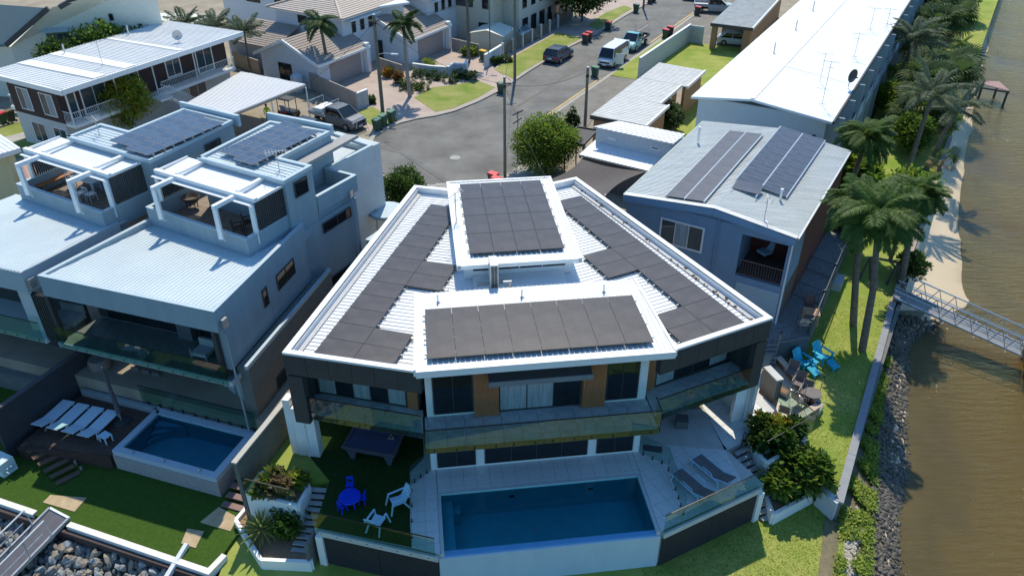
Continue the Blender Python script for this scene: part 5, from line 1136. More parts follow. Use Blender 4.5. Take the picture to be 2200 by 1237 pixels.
# --- brick carports with aged roofs
def brickport(label, pxs, z, wallpts, open_front=True):
    q = [G(u, v, z) for u, v in pxs]; c = sum(q, Vector()) / len(q); d = thing('brick_carport', label, 'carport', (c.x, c.y, 0)); return q, d
q = [G(u, v, 2.9) for u, v in [(1270, 248), (1386, 270), (1435, 225), (1418, 221), (1455, 182), (1474, 187), (1514, 151), (1411, 135)]]
d = thing('brick_carport', 'row of brick carports with stepped aged white sheet roof beside the forecourt', 'carport', (q[0].x + 5, q[0].y + 2, 0))
F = Frame(*q[0].xy, -29.0)
ls = [F.l(p) for p in q]
A0_, A1_, A2_ = ls[1][0], ls[4][0], ls[6][0]; B1, B2, B3 = ls[2][1], ls[4][1], ls[7][1]
for a0, a1, b0, b1 in ((0, A0_, 0, B1), (.0, ls[3][0], B1 + .003, B2), (.0, ls[6][0], B2 + .006, B3)):
    pts = [F.p(a0, b0, 2.95), F.p(a1, b0, 2.85), F.p(a1, b1, 2.85), F.p(a0, b1, 2.95)]
    sheet_roof(d, pts, Vector((*F.e1, 0)), shing, .33, .07, .03, .08)
    B().fbox(F, a1 + .005, a1 + .14, b0 - .05, b1, 2.68, 2.93).make('fascia', white, d)
    B().fbox(F, a1 - .42, a1 - .18, b0 + .2, b1 - .1, 0, 2.74).make('brick_wall', brick, d)
B().fbox(F, -.05, A0_ + .14, -.12, -.005, 2.62, 2.93).make('fascia', charc, d)
B().fbox(F, .2, A0_ - .45, .1, .34, 0, 2.74).make('brick_wall', brick, d)
for k in range(6): B().fbox(F, .15, .5, 2.6 + k * 2.55, 2.9 + k * 2.55, 0, 2.74).make('brick_pier', brick, d)
B().fbox(F, A0_ - 2.4, A0_ - .45, B1 + 2, B1 + 2.2, 0, 2.7).make('brick_wall', brick, d)
q = [G(u, v, 2.9) for u, v in [(1527, 50), (1616, 60), (1642, 36), (1630, 32), (1680, -15), (1590, -15)]]
F = Frame(*q[0].xy, -26.5)
d = thing('brick_carport', 'further brick carport sheltering a silver sedan, grey aged roof', 'carport', F.p(2, 4, 0)); ls = [F.l(p) for p in q]
pts = [F.p(0, 0, 2.9), F.p(ls[1][0], 0, 2.85), F.p(ls[1][0], 18, 2.85), F.p(0, 18, 2.9)]
sheet_roof(d, pts, Vector((*F.e1, 0)), mat('grey_aged_sheet', (.34, .37, .37), .8, col2=(.50, .52, .52), vs=1.5), .33, .07, .03, .08)
B().fbox(F, ls[1][0] + .005, ls[1][0] + .15, 0, 18, 2.65, 2.92).make('fascia', white, d); B().fbox(F, 0, ls[1][0] + .15, -.12, -.005, 2.6, 2.92).make('fascia', charc, d)
B().fbox(F, .1, .7, .4, .8, 0, 2.75).make('brick_pier', brick, d); B().fbox(F, ls[1][0] - .9, ls[1][0] - .1, .4, .8, 0, 2.75).make('brick_pier', brick, d)
B().fbox(F, ls[1][0] - .35, ls[1][0] - .1, .81, 18, 0, 2.75).make('brick_wall', brick, d); B().fbox(F, .0, ls[1][0] - .4, 6.2, 6.4, 0, 2.75).make('brick_wall', brick, d)
carportF = F
# --- white block garden wall
bwall = thing('block_wall', 'long white painted block wall between the street lawn and the yard lawn', 'wall', G(1425, 125, 0))
a, c = G(1371, 168, 0).xy, G(1479, 91, 0).xy; dd = (c - a).normalized(); ln = (c - a).length; wpm = mat('painted_block', (.50, .55, .54), .85, var=.06)
B().wall(a, c, .18, 0, 1.98).make('core', wpm, bwall)
nv = Vector((dd.y, -dd.x)) * .10; shb = B().bb(-.385, .385, -.012, .012, -.09, .09).mesh('block', wpm)
for r_ in range(9):
    for k in range(int(ln / .8)):
        q = a + dd * (.4 + k * .8 + (.2 if r_ % 2 else 0)) + nv
        obj('block', shb, bwall, Vector((q.x, q.y, .12 + r_ * .205)) - bwall.location, (0, 0, math.atan2(dd.y, dd.x)))
B().wall(a, c, .24, 1.985, 2.03).make('cap', white, bwall)
e = c + Vector((E.e1.x, E.e1.y)) * 1.6; B().wall(c, e, .18, 0, 1.9).make('return_wall', wpm, bwall)
for z0 in (.5, 1.15): B().wall(c + (e - c) * .15 + Vector((-.05, -.11)), c + (e - c) * .8 + Vector((-.05, -.11)), .03, z0, z0 + .45).make('letterboxes', galv, bwall)
# --- white cottage with two-level roof
ct = thing('white_cottage', 'small white weatherboard cottage with bright two-level metal roof', 'cottage', G(1360, 330, 0))
u0, u1, u2, u3 = G(1275, 272, 4.1), G(1447, 309, 4.1), G(1472, 288, 4.25), G(1329, 260, 4.25)
sheet_roof(ct, [u0, u1, u2, u3], u3 - u0, mat('cottage_white', (.80, .81, .82), .45, var=.02), .3, .06, .03, .05)
s0, s1, s2, s3 = G(1244.6, 331.8, 2.5), G(1392, 366.6, 2.5), G(1426, 331.8, 2.85), G(1280, 300, 2.85)
sheet_roof(ct, [s0, s1, s2, s3], s3 - s0, MT['cottage_white'], .3, .06, .03, .05)
cw2 = mat('weatherboard', (.60, .64, .67), .8, var=.03)
w0, w1 = Vector((u0.x + .25, u0.y + .25, 0)), Vector((u1.x - .1, u1.y + .3, 0))
bk_ = (u3 - u0); bk_.z = 0
B().prism([w0.xy, w1.xy, (w1 + bk_ * .95).xy, (w0 + bk_ * .95).xy], 0, 4.0).make('wall', cw2, ct)
dd = (w1 - w0).normalized(); nv = Vector((dd.y, -dd.x, 0)) * .012
for k in range(9): B().wall((w0 + nv).xy, (w1 + nv).xy, .03, 2.75 + k * .14, 2.86 + k * .14).make('weatherboard', cw2, ct)
def onplane(u, v, p0, d):
    n = Vector((d.y, -d.x, 0)); o = Vector((0, 0, CH)); dr = G(u, v, 0) - o; t = (p0 - o).dot(n) / dr.dot(n); q = o + dr * t; return (q - p0).dot(d), q.z
for (ua, va, ub, vb, n) in ((1307, 293, 1324, 302, 2), (1399, 312, 1418, 324, 1)):
    a0, z1_ = onplane(ua, va, w0, dd); a1, z0_ = onplane(ub, vb, w0, dd); win(ct, (w0 + dd * a0 + nv * 2.5), (w0 + dd * a1 + nv * 2.5), z0_, z1_ , n, frame=white, glass=wing, fw=.08)
B().prism([(s0.x + .3, s0.y + .3), (s1.x, s1.y + .3), (s2.x, s2.y), (s3.x, s3.y)], 0, 2.35).make('wall', mat('dark_wall_cottage', (.10, .10, .11), .8), ct)
B().beam(s0 - Vector((0, .05, .14)), s1 - Vector((0, .05, .14)), .12, .16).make('gutter', charc, ct)
bk4 = thing('black_carport', 'flat black sheet carport beside the cottage with a street pole behind it', 'carport', G(1255, 310, 0))
q = [G(u, v, 2.7) for u, v in [(1240.5, 274), (1284, 281), (1253, 313), (1215, 300)]]
B().slab(q, .12).make('roof', mat('black_sheet', (.05, .048, .05), .7, var=.15), bk4)
for k in range(4): B().beam(q[k] + Vector((0, 0, .05)), q[(k + 1) % 4] + Vector((0, 0, .05)), .08, .12).make('edge', charc, bk4); B().beam((q[k].x, q[k].y, 0), (q[k].x, q[k].y, 2.6), .1).make('post', charc, bk4)
# shade sail
sl_ = thing('shade_sail', 'large charcoal shade sail stretched between the white house and the blue house', 'shade sail', G(1290, 380, 0))
c4 = [G(1165, 392, 3.3), G(1250, 342, 2.9), G(1388, 369, 3.1), G(1300, 421, 3.5)]
b = B(); n = 14
for i in range(n + 1):
    for j in range(n + 1):
        s_, t_ = i / n, j / n; s2_, t2_ = s_ + (s_ - .5) * -.16 * math.sin(math.pi * t_), t_ + (t_ - .5) * -.16 * math.sin(math.pi * s_)
        p = c4[0] * (1 - s2_) * (1 - t2_) + c4[1] * (1 - s2_) * t2_ + c4[2] * s2_ * t2_ + c4[3] * s2_ * (1 - t2_); p.z -= .5 * math.sin(math.pi * s_) * math.sin(math.pi * t_); b.v.append(tuple(p))
for i in range(n):
    for j in range(n): k = i * (n + 1) + j; b.f.append([k, k + n + 1, k + n + 2, k + 1]); b.mi.append(0)
b.make('fabric', mat('shade_cloth', (.075, .065, .06), .9, col2=(.12, .105, .10), vs=4, stretch=(1, 5, 1)), sl_, smooth=True)
for q in c4: B().tube([(q.x, q.y, 0), (q.x, q.y, q.z + .1)], .05, 8).make('post', galv, sl_)
# --- blue fibro house
Bf = Frame(*G(1342, 420, 5.7).xy, -31.0)
RL = Bf.l(G(1712.6, 513, 5.7))[0]; BL = 12.9
bh = thing('blue_house', 'two-storey blue fibro house with weathered grey corrugated gable roof and solar arrays', 'house', Bf.p(4.5, 6, 0))
rg = Bf.l(G(1530, 454, 6.3))[0]
for pts in ([Bf.p(0, 0, 5.75), Bf.p(rg, 0, 6.25), Bf.p(rg, BL, 6.25), Bf.p(0, BL, 5.75)], [Bf.p(rg + .004, 0, 6.25), Bf.p(RL, 0, 5.7), Bf.p(RL, BL, 5.7), Bf.p(rg + .004, BL, 6.25)]): sheet_roof(bh, pts, pts[1] - pts[0], fibro, .18, .07, .03, .09)
B().beam(Bf.p(0, -.1, 5.58), Bf.p(rg, -.1, 6.08), .16, .36).make('fascia', blueh, bh); B().beam(Bf.p(rg, -.1, 6.08), Bf.p(RL, -.1, 5.52), .16, .36).make('fascia', blueh, bh)
for a0, a1 in ((0, rg), (rg, RL)): B().beam(Bf.p(a0, .02, (5.75 if a0 == 0 else 6.25) + .06), Bf.p(a1, .02, (6.25 if a0 == 0 else 5.7) + .06), .35, .03).make('flashing', shing, bh)
B().beam(Bf.p(-.05, 0, 5.72), Bf.p(-.05, BL, 5.72), .1, .1).make('gutter', mat('green_gutter', (.35, .42, .38), .6), bh); B().beam(Bf.p(RL + .06, 0, 5.66), Bf.p(RL + .06, BL, 5.66), .1, .12).make('gutter', galv, bh)
oa, ob_ = RL - 2.75, RL - .35
b = B(); b.fbox(Bf, .1, oa, .15, .35, 0, 5.55); b.make('wall', blueh, bh)
B().hexa([Bf.p(.1, .16, 5.552), Bf.p(RL - .1, .16, 5.552), Bf.p(RL - .1, .34, 5.552), Bf.p(.1, .34, 5.552)], [Bf.p(.1, .16, 5.6), Bf.p(RL - .1, .16, 5.553), Bf.p(RL - .1, .34, 5.553), Bf.p(.1, .34, 5.6)]).make('gable', blueh, bh)
B().hexa([Bf.p(.1, .17, 5.6), Bf.p(RL - .2, .17, 5.6), Bf.p(RL - .2, .33, 5.6), Bf.p(.1, .33, 5.6)], [Bf.p(rg - .05, .17, 6.05), Bf.p(rg + .05, .17, 6.05), Bf.p(rg + .05, .33, 6.05), Bf.p(rg - .05, .33, 6.05)]).make('gable', blueh, bh)
B().fbox(Bf, oa + .003, RL - .1, .15, .35, 5.1, 5.55).make('wall', blueh, bh); B().fbox(Bf, ob_, RL - .1, .15, .35, 2.62, 5.099).make('wall', blueh, bh); B().fbox(Bf, oa + .003, RL - .1, .15, .35, 0, 2.6).make('wall', blueh, bh)
B().fbox(Bf, .1, oa - .1, .36, BL - .3, 0, 5.5).make('wall', blueh, bh); B().fbox(Bf, oa - .095, RL - .1, 3.0, BL - .3, 0, 5.5).make('wall', mat('maroon_wall', (.12, .035, .025), .8, var=.1), bh)
B().fbox(Bf, oa - .095, RL - .1, .355, 2.995, 0, 2.61).make('floor', mat('loggia_floor', (.14, .09, .07), .7), bh); B().fbox(Bf, RL - .2, RL - .1, .36, 2.99, 2.62, 5.5).make('wall', blueh, bh)
fwin(bh, Bf, 'f', .15, Bf.l(G(1426, 478, 4.3))[0], Bf.l(G(1521, 500, 4.3))[0], 3.35, 4.9, 3, frame=white, glass=wing, fw=.1, curtain=(0, 1, 0))
B().fbox(Bf, oa + .15, ob_ + .1, .08, .145, .05, 2.25).make('garage_door', mat('garage_door_blue', (.36, .46, .55), .7, var=.03), bh)
B().fbox(Bf, oa + 1.1, oa + 1.4, .06, .078, 1.0, 1.06).make('handle', black, bh)
B().tube([Bf.p(rg + .3, .1, .1), Bf.p(rg + .3, .1, 5.9)], .045, 6).make('downpipe', blueh, bh); B().tube([Bf.p(RL - .15, .08, .1), Bf.p(RL - .15, .08, 5.4)], .045, 6).make('downpipe', white, bh)
rl_ = thing('loggia_railing', 'thin dark railing across the recessed maroon loggia of the blue house', 'railing', Bf.p(oa, .2, 2.65)); baluster_run(rl_, Bf.p(oa + .05, .2), Bf.p(ob_, .2), 2.65, .95, .14, 0, mat('brown_rail', (.16, .11, .10), .6), .012)
for k, (u, v) in enumerate(((1652, 518), (1643, 540))):
    q = G(u, v, 3.0); c_ = thing('lounge_chair', ('pale blue cushioned chair at the back of the blue house loggia', 'pale blue cushioned chair at the front of the blue house loggia')[k], 'chair', (q.x, q.y, 2.62), R(-60), 'loggia chairs')
    B().bb(-.3, .3, -.3, .3, .3, .45).make('cushion', whp, c_, world=False); B().box((0, .32, .65), (.6, .12, .6), 0, R(-12)).make('backrest', whp, c_, world=False)
    for x in (-.27, .27):
        for y in (-.27, .27): B().bb(x - .025, x + .025, y - .025, y + .025, 0, .3).make('leg', charc, c_, world=False)
# arrays on the fibro roof
def slopeL(a, b_): return 5.75 + .5 * a / rg + .14
def slopeR(a, b_): return 6.25 - .55 * (a - rg) / (RL - rg) + .14
def roofarr(label, cor, nc, nr, sf, cell, fr):
    l_ = [Bf.l(G(u, v, 6.2)) for u, v in cor]; a0 = (l_[0][0] + l_[3][0]) / 2; a1 = (l_[1][0] + l_[2][0]) / 2; b0 = (l_[0][1] + l_[1][1]) / 2; b1 = (l_[2][1] + l_[3][1]) / 2
    root = thing('solar_array', label, 'solar panels', Bf.p(a0, b0, sf(a0, b0)), Bf.az, 'solar arrays on the blue house')
    pw, pl = (a1 - a0) / nc, (b1 - b0) / nr; me = panel_mesh(pw - .02, pl - .015, cell, fr); sl = (sf(1, 0) - sf(0, 0)); ang = math.atan(sl)
    for i in range(nc):
        for j in range(nr):
            a = pw * (i + .5); obj('solar_panel', me, root, (a, pl * (j + .5), sf(a0 + a, 0) - sf(a0, 0) + .02), (0, -ang, 0))
    for i in range(nc + 1 if nc < 3 else nc):
        a = pw * i; B().bb(a - .03, a + .03, 0, b1 - b0, -.04 + sf(a0 + a, 0) - sf(a0, 0), .055 + sf(a0 + a, 0) - sf(a0, 0)).make('rail', alum, root, world=False)
    return root
br_p = mat('panel_cell_brown', (.075, .060, .062), .35, col2=(.12, .10, .10), vs=1.3)
roofarr('double row of brownish solar panels on the left slope of the blue house roof', [(1417, 420), (1524, 437), (1634, 288), (1572, 284)], 2, 8, slopeL, br_p, panela)
roofarr('double row of dark solar panels on the right slope of the blue house roof', [(1590, 395), (1701, 422), (1764, 297), (1668, 276)], 2, 9, slopeR, mat('panel_cell_grey', (.05, .05, .062), .25, col2=(.09, .09, .11), vs=1.3), panela)
q = G(1606, 408, 6.2); hw = thing('solar_hot_water_panel', 'small separate solar panel tilted below the right array of the blue house', 'solar panel', (q.x, q.y, 6.25), Bf.az); B().box((0, 0, .1), (1.5, .9, .06), 0, R(8)).make('collector', panelu, hw, world=False); B().bb(-.7, -.65, -.8, .4, 0, .05).make('leg', alum, hw, world=False); B().bb(.65, .7, -.8, .4, 0, .05).make('leg', alum, hw, world=False)
for lab, u, v, h in (('white flue pipe near the rear of the blue house roof', 1500, 300, .9), ('short vent on the right slope of the blue house roof', 1677, 425, .6)):
    q = G(u, v, 6.1); v_ = thing('vent_pipe', lab, 'vent pipe', (q.x, q.y, 5.95)); B().tube([(0, 0, 0), (0, 0, h)], .07, 8).make('pipe', whitem, v_, world=False); B().lathe((0, 0, h), [(.09, 0), (.09, .08)], 8).make('cap', whitem, v_, world=False)
q = G(1642, 470, 6.0); antenna('tv_antenna', 'television antenna near the front right of the blue house roof', (q.x, q.y, 5.9), 1.3, 0, R(80))
# --- neighbour's grey deck and dark pool fence
nd = thing('neighbour_deck', 'grey timber deck beside the blue house above the lawn', 'deck', G(1700, 660, .3))
d0, d1 = G(1738, 722, .35), G(1830, 500, .35)
Fd = Frame(*G(1738, 722, .35).xy, -29.5); W_d = -3.2
dp_ = [Fd.p(W_d, -1.6).xy, Fd.p(-.9, -1.0).xy, Fd.p(0, 0).xy, Fd.p(0, 14).xy, Fd.p(W_d, 14).xy]
dkp = [tuple(G(1640, 742, .35).xy), tuple(G(1738, 724, .35).xy), tuple(Fd.p(0, 13).xy), tuple(Fd.p(-3.0, 13).xy), tuple(G(1600, 690, .35).xy)]
if area(dkp) < 0: dkp = dkp[::-1]
struct('deck_base_right', B().prism(dkp, -1.2, .31), mat('dark_teal_wall', (.07, .10, .12), .8, var=.1))
greyd = mat('grey_deck_board', (.17, .18, .19), .7, col2=(.26, .27, .28), vs=3)
k = -3
while k < 14:
    c = clip([tuple(Fd.p(a, b_).xy) for a, b_ in ((-8, k), (3, k), (3, k + .18), (-8, k + .18))], dkp)
    if len(c) > 2 and area(c) > .05: B().prism(c, .312, .36).make('board', greyd, nd)
    k += .20
pf = thing('pool_fence', 'dark metal baluster fence around the neighbour deck beside the blue house', 'fence', Fd.p(0, 5, .36))
fm_ = mat('dark_fence', (.06, .08, .10), .5, var=.05)
pts_f = [G(1642, 741, .36), G(1738, 723, .36), Fd.p(-.02, 12.8)]
for i in range(2):
    baluster_run(pf, pts_f[i], pts_f[i + 1], .36, .95, .17, 0, fm_, .012)
for bb_ in (3.2, 6.4): baluster_run(pf, Fd.p(-2.9, bb_ + .6), Fd.p(-.1, bb_), .36, 1.0, .17, 0, fm_, .012)
for bb_ in (0, 3.2, 6.4, 9.6, 12.7): B().beam(Fd.p(-.02, bb_, .3), Fd.p(-.02, bb_, 1.45), .12).make('post', fm_, pf)
# yard of the blue house between the two buildings
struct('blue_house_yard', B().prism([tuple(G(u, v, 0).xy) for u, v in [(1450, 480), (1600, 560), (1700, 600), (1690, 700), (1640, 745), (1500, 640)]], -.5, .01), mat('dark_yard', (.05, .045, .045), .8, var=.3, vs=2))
tb = thing('round_garden_table', 'pale blue round table in the shaded yard of the blue house', 'table', G(1581, 588, 0)); B().lathe((0, 0, 0), [(.25, 0), (.06, .05), (.05, .7), (.55, .72), (.55, .76)], 20).make('top', mat('pale_table', (.32, .40, .48), .6), tb, world=False)
tb = thing('glass_topped_frame', 'pale metal framed canopy beside the wall in the blue house yard', 'canopy', G(1540, 590, 0))
q = [G(1535, 557, 1.4), G(1562, 566, 1.4), G(1551, 592, 1.4), G(1524, 579, 1.4)]; B().slab(q, .03).make('top', mat('dark_canopy', (.05, .06, .07), .4), tb)
for k in range(4): B().beam(q[k], q[(k + 1) % 4], .05).make('rail', galv, tb); B().beam(q[k], (q[k].x, q[k].y, 0), .05).make('leg', galv, tb)
bwl = thing('boundary_wall', 'pale capped side wall along the right wing of the white house', 'wall', M.p(12, 8, 0))
B().wall(M.p(14.75, 1.2).xy, M.p(9.9, 14).xy, .2, 0, 2.9).make('masonry', concl, bwl)
# --- seawall
swm = mat('seawall_cap', (.25, .26, .28), .8, var=.1)
sea = thing('seawall', 'long straight grey-capped concrete seawall between the right lawn and the river bank', 'seawall', (sw[2].x, sw[2].y, -1))
pp = [G(1763, 1047, -1.0).xy, sw[0] - Vector((0, 0))] 
line = [sw[0]] + sw[2:5]
cum = 0; n = 0
for i in range(len(line) - 1):
    a, c = Vector(line[i]), Vector(line[i + 1]); ln = (c - a).length; k = 0; st_ = 3.2
    if i == 2: continue
    while k < ln - .01:
        e_ = min(k + st_, ln); q0 = a + (c - a).normalized() * (k + .01); q1 = a + (c - a).normalized() * (e_ - .01)
        B().wall(q0, q1, .36, -1.02, -.90).make('cap_slab', swm if i == 0 else mat('seawall_cap_sand', (.34, .29, .23), .85, var=.1), sea); k += st_
B().wall(line[0], line[-2], .22, -4.5, -1.03).make('face', concd, sea)
B().wall(pp[0], pp[1], .3, -2.2, -.93).make('return_wall', mat('white_return_wall', (.52, .54, .56), .8), sea)
# ================================================================ planting
def leafm(name, a, c, vs=1.2):
    m = mat(name, a, .6, var=0, col2=c, vs=vs, spec=.35); n = m.node_tree; N = n.nodes; K = n.links
    tl_ = N.new('ShaderNodeBsdfTranslucent'); mx_ = N.new('ShaderNodeMixShader'); mx_.inputs[0].default_value = .45
    pb_ = N['Principled BSDF']; K.new(pb_.inputs['Base Color'].links[0].from_socket, tl_.inputs[0]); K.new(pb_.outputs[0], mx_.inputs[1]); K.new(tl_.outputs[0], mx_.inputs[2]); K.new(mx_.outputs[0], N['Material Output'].inputs[0]); return m
g_dark = leafm('leaf_dark', (.028, .062, .014), (.065, .125, .026)); g_mid = leafm('leaf_mid', (.085, .165, .022), (.18, .27, .045)); g_lime = leafm('leaf_lime', (.22, .31, .025), (.38, .44, .06))
g_palm = leafm('palm_leaf', (.040, .085, .022), (.10, .16, .045)); g_grey = leafm('palm_leaf_grey', (.09, .125, .07), (.20, .24, .15)); g_dead = leafm('dead_frond', (.20, .14, .07), (.30, .23, .13)); g_orange = leafm('leaf_orange', (.35, .12, .02), (.50, .25, .03)); g_var = leafm('leaf_striped', (.12, .20, .03), (.48, .46, .18), 9)
def frond_mesh(L_, droop, n, ll, w, m, dense=2, up=.35):
    b = B(); pts = []
    for k in range(9):
        t = k / 8; pts.append(Vector((L_ * t * (1 - .25 * droop * t), 0, up * L_ * t - droop * L_ * t * t)))
    b.tube(pts, .03, 3, .008)
    for k in range(n):
        t = .12 + .86 * k / n; i = min(int(t * 8), 7); f = t * 8 - i; p = pts[i].lerp(pts[i + 1], f); d = (pts[i + 1] - pts[i]).normalized()
        l_ = ll * math.sin(math.pi * (t * .85 + .12)) ** .6
        for s_ in (-1, 1):
            for q in range(dense):
                v = (d * .5 + Vector((0, s_ * 1.0, 0)) + Vector((0, 0, random.uniform(-.75, .15) if q else random.uniform(-.35, .35)))).normalized() * l_ * random.uniform(.8, 1.1)
                mid = p + v * .55; tip = p + v + Vector((0, 0, -.22 * l_)); c = d * w
                b.face([p - c * .4, mid - c, tip, mid + c])
    return b.mesh('frond', m)
def fan_mesh(L_, r, n, m):
    b = B(); b.tube([(0, 0, 0), (L_ * .6, 0, L_ * .12), (L_, 0, 0)], .02, 3, .01); c = Vector((L_, 0, 0))
    for k in range(n):
        a = -2.2 + 4.4 * k / (n - 1); d = Vector((math.cos(a), math.sin(a), -.12)); tip = c + d * r * random.uniform(.85, 1.05) + Vector((0, 0, -.28 * r)); mid = c + d * r * .6; s_ = Vector((-d.y, d.x, 0)) * r * .06
        b.face([c, mid - s_, tip, mid + s_])
    return b.mesh('frond', m)
g_queen = leafm('queen_leaf', (.055, .12, .022), (.15, .24, .05)); FM = {}
def fronds(kind):
    if kind not in FM:
        if kind == 'feather': FM[kind] = [frond_mesh(2.3, .55 + .15 * k, 34, .62, .045, g_palm, 3) for k in range(3)]
        elif kind == 'queen': FM[kind] = [frond_mesh(2.45, .45 + .2 * k, 46, .62, .028, g_queen, 4) for k in range(3)]
        elif kind == 'grey': FM[kind] = [frond_mesh(3.4, .35 + .15 * k, 44, .60, .04, g_grey, 2, .55) for k in range(3)]
        elif kind == 'fan': FM[kind] = [fan_mesh(1.1, .95, 17, g_palm), fan_mesh(1.3, 1.0, 17, g_palm), fan_mesh(1.2, .9, 15, g_dead)]
        elif kind == 'small': FM[kind] = [frond_mesh(1.3, .5 + .15 * k, 20, .38, .035, g_mid, 2) for k in range(3)]
    return FM[kind]
def palm(label, base, top, nf, kind, r=.14, bark=barkm, group=None, sc=1.0, dead=0, cat='palm tree', z=0.0, seed=1):
    rnd = random.Random(seed); base = Vector(base); top = Vector(top); o = thing('palm_tree', label, cat, base, 0, group)
    mid = base.lerp(top, .5) + Vector((rnd.uniform(-.15, .15), rnd.uniform(-.15, .15), 0))
    pts = [base.lerp(mid, k / 4) if k <= 4 else mid.lerp(top, (k - 4) / 4) for k in range(9)]
    B().tube([p - base for p in pts], r * 1.25, 9, r * .75).make('trunk', bark, o, world=False)
    if kind in ('feather',): B().tube([top - base - Vector((0, 0, .9)), top - base], r * .8, 8, r * .6).make('crownshaft', mat('crownshaft', (.16, .22, .10), .6), o, world=False)
    ms = fronds(kind); n = nf
    for k in range(n):
        layer = k / n; pit = (-1.15 + 1.75 * layer) if kind != 'fan' else (-1.35 + 2.0 * layer)
        az = k * 2.399 + rnd.uniform(-.2, .2); me = ms[(rnd.randrange(2) if k < n - dead else 2) if kind == 'fan' else rnd.randrange(3)]
        f = obj('frond', me, o, top - base, (rnd.uniform(-.5, .5), pit * .75 + rnd.uniform(-.1, .1), az)); s_ = sc * rnd.uniform(.82, 1.1); f.scale = (s_, s_, s_)
    return o
def bush(label, c, rad, n, leaf, ms, name='bush', cat='bush', group=None, trunk=0, seed=3, clumps=26, box=False, spiky=0.0):
    rnd = random.Random(seed); c = Vector(c); o = thing(name, label, cat, c, 0, group); b = B(); cs = []
    H = trunk + rad[2]
    for k in range(clumps):
        while True:
            v = Vector((rnd.uniform(-1, 1), rnd.uniform(-1, 1), rnd.uniform(-.9, 1)))
            if box or v.length < 1: break
        if not box: v = v.normalized() * rnd.uniform(.55, .92)
        cs.append(Vector((v.x * rad[0], v.y * rad[1], H + v.z * rad[2] * .98)))
    rr = min(rad) * (.42 if not box else .30)
    for k in range(n):
        q = rnd.choice(cs); d = Vector((rnd.gauss(0, 1), rnd.gauss(0, 1), rnd.gauss(.25, 1))).normalized(); p = q + d * rr * rnd.uniform(.5, 1.08)
        if p.z < .02: p.z = rnd.uniform(.02, .3)
        if box: p = Vector((max(-rad[0], min(rad[0], p.x)), max(-rad[1], min(rad[1], p.y)), max(.05, min(H + rad[2], p.z))))
        t = (d + Vector((rnd.uniform(-.8, .8), rnd.uniform(-.8, .8), rnd.uniform(-.7, .7)))).normalized(); s_ = t.cross(Vector((rnd.random(), rnd.random(), 1))).normalized() * leaf * .38; l_ = leaf * rnd.uniform(.7, 1.3)
        b.cur = 0 if rnd.random() < .72 or len(ms) < 2 else rnd.randrange(1, len(ms)); b.face([p, p + t * l_ * .5 + s_, p + t * l_, p + t * l_ * .5 - s_])
    b.make('foliage', ms, o, world=False)
    t_ = B()
    if trunk > .4: t_.tube([(0, 0, 0), (.05, 0, trunk * .6), (0, .05, H)], .14, 8, .05)
    for k in range(6): q = rnd.choice(cs); t_.tube([(0, 0, trunk * .5), q * .5 + Vector((0, 0, trunk * .3)), q], .05, 5, .015)
    t_.make('trunk', barkm, o, world=False)
    if not trunk or box:
        pass
    return o
def up(u, v, z, dz, du=0):
    p = G(u, v, z); return p, Vector((p.x + du, p.y, z + dz))
# street palms
for i, (lab, u, v, h, nf, sc) in enumerate((('green feather palm in front of the nearer duplex garage, left of the street pole', 716, 184, 5.9, 13, .95), ('green feather palm on the lawn corner right of the street pole', 881, 210, 6.7, 13, 1.0), ('feather palm beside the cream garden shed, crown cut by the top edge', 1007, 136, 7.2, 12, .95))):
    p, t = up(u, v, 0, h, (-.5, -.1, 0)[i]); palm(lab, p, t, nf, 'feather', .16, bark2 if i == 1 else barkm, 'feather palms along the street', sc, seed=i + 3)
# riverside palms: label, base px, crown px height, fronds, kind
RP = [('queen palm rising at the right rear corner of the blue house', 1788, 505, 7.0, .6, 40, 'queen', .17, .92),
 ('left of the two tall queen palms standing on the lawn by the gangway', 1833, 697, 7.6, -1.2, 46, 'queen', .17, 1.0),
 ('right of the two tall queen palms standing on the lawn by the gangway', 1852, 752, 8.3, -1.2, 46, 'queen', .17, 1.0),
 ('queen palm crowding behind the tall pair beside the seawall', 1935, 610, 6.2, -.8, 40, 'queen', .18, .85),
 ('palm with pale dangling fruit tuft and long feather leaves above the lawn', 1938, 402, 7.0, .2, 15, 'grey', .17, .95),
 ('slim palm leaning toward the beach with ragged feather crown', 1990, 365, 5.0, 1.0, 13, 'grey', .16, .85),
 ('grey-leaved date palm beside the far lawn', 1915, 215, 5.6, .5, 17, 'grey', .2, 1.0),
 ('small slender palm near the far seawall and pink jetty', 2032, 148, 2.6, .9, 9, 'small', .06, 1.2),
 ('little palm at the shaded edge of the long apartment building', 1897, 218, 3.0, 0, 9, 'small', .06, 1.1)]
for i, (lab, u, v, h, du, nf, kd, r, sc) in enumerate(RP):
    p, t = up(u, v, -1.0, h, du); palm(lab, p, t, nf, kd, r, barkm, 'riverside palms', sc, seed=i + 20)
for i, (lab, u, v, h) in enumerate((('fan palm clump nearest the tall feather palms', 1965, 300, 2.6), ('bushy fan palm behind the date palm, right side', 2010, 245, 3.2), ('fan palm with brown dead leaves in the middle of the river row', 1975, 262, 3.4), ('fan palm beside the far seawall above the jetty', 2030, 215, 2.8), ('fan palm left of the date palm beneath the long building', 1950, 150, 3.0), ('fan palm in the dense group over the far beach', 2000, 120, 3.4), ('fan palm at the beach edge of the dense far group', 2030, 95, 3.0), ('small spiky palm on the seawall edge above the sand', 2018, 372, .9))):
    p, t = up(u, v, -1.0, h); palm(lab, p, t, 46 if i < 7 else 14, 'fan', .16, barkm, 'fan palms by the river', 1.45 if i < 7 else .7, 7, seed=i + 50)
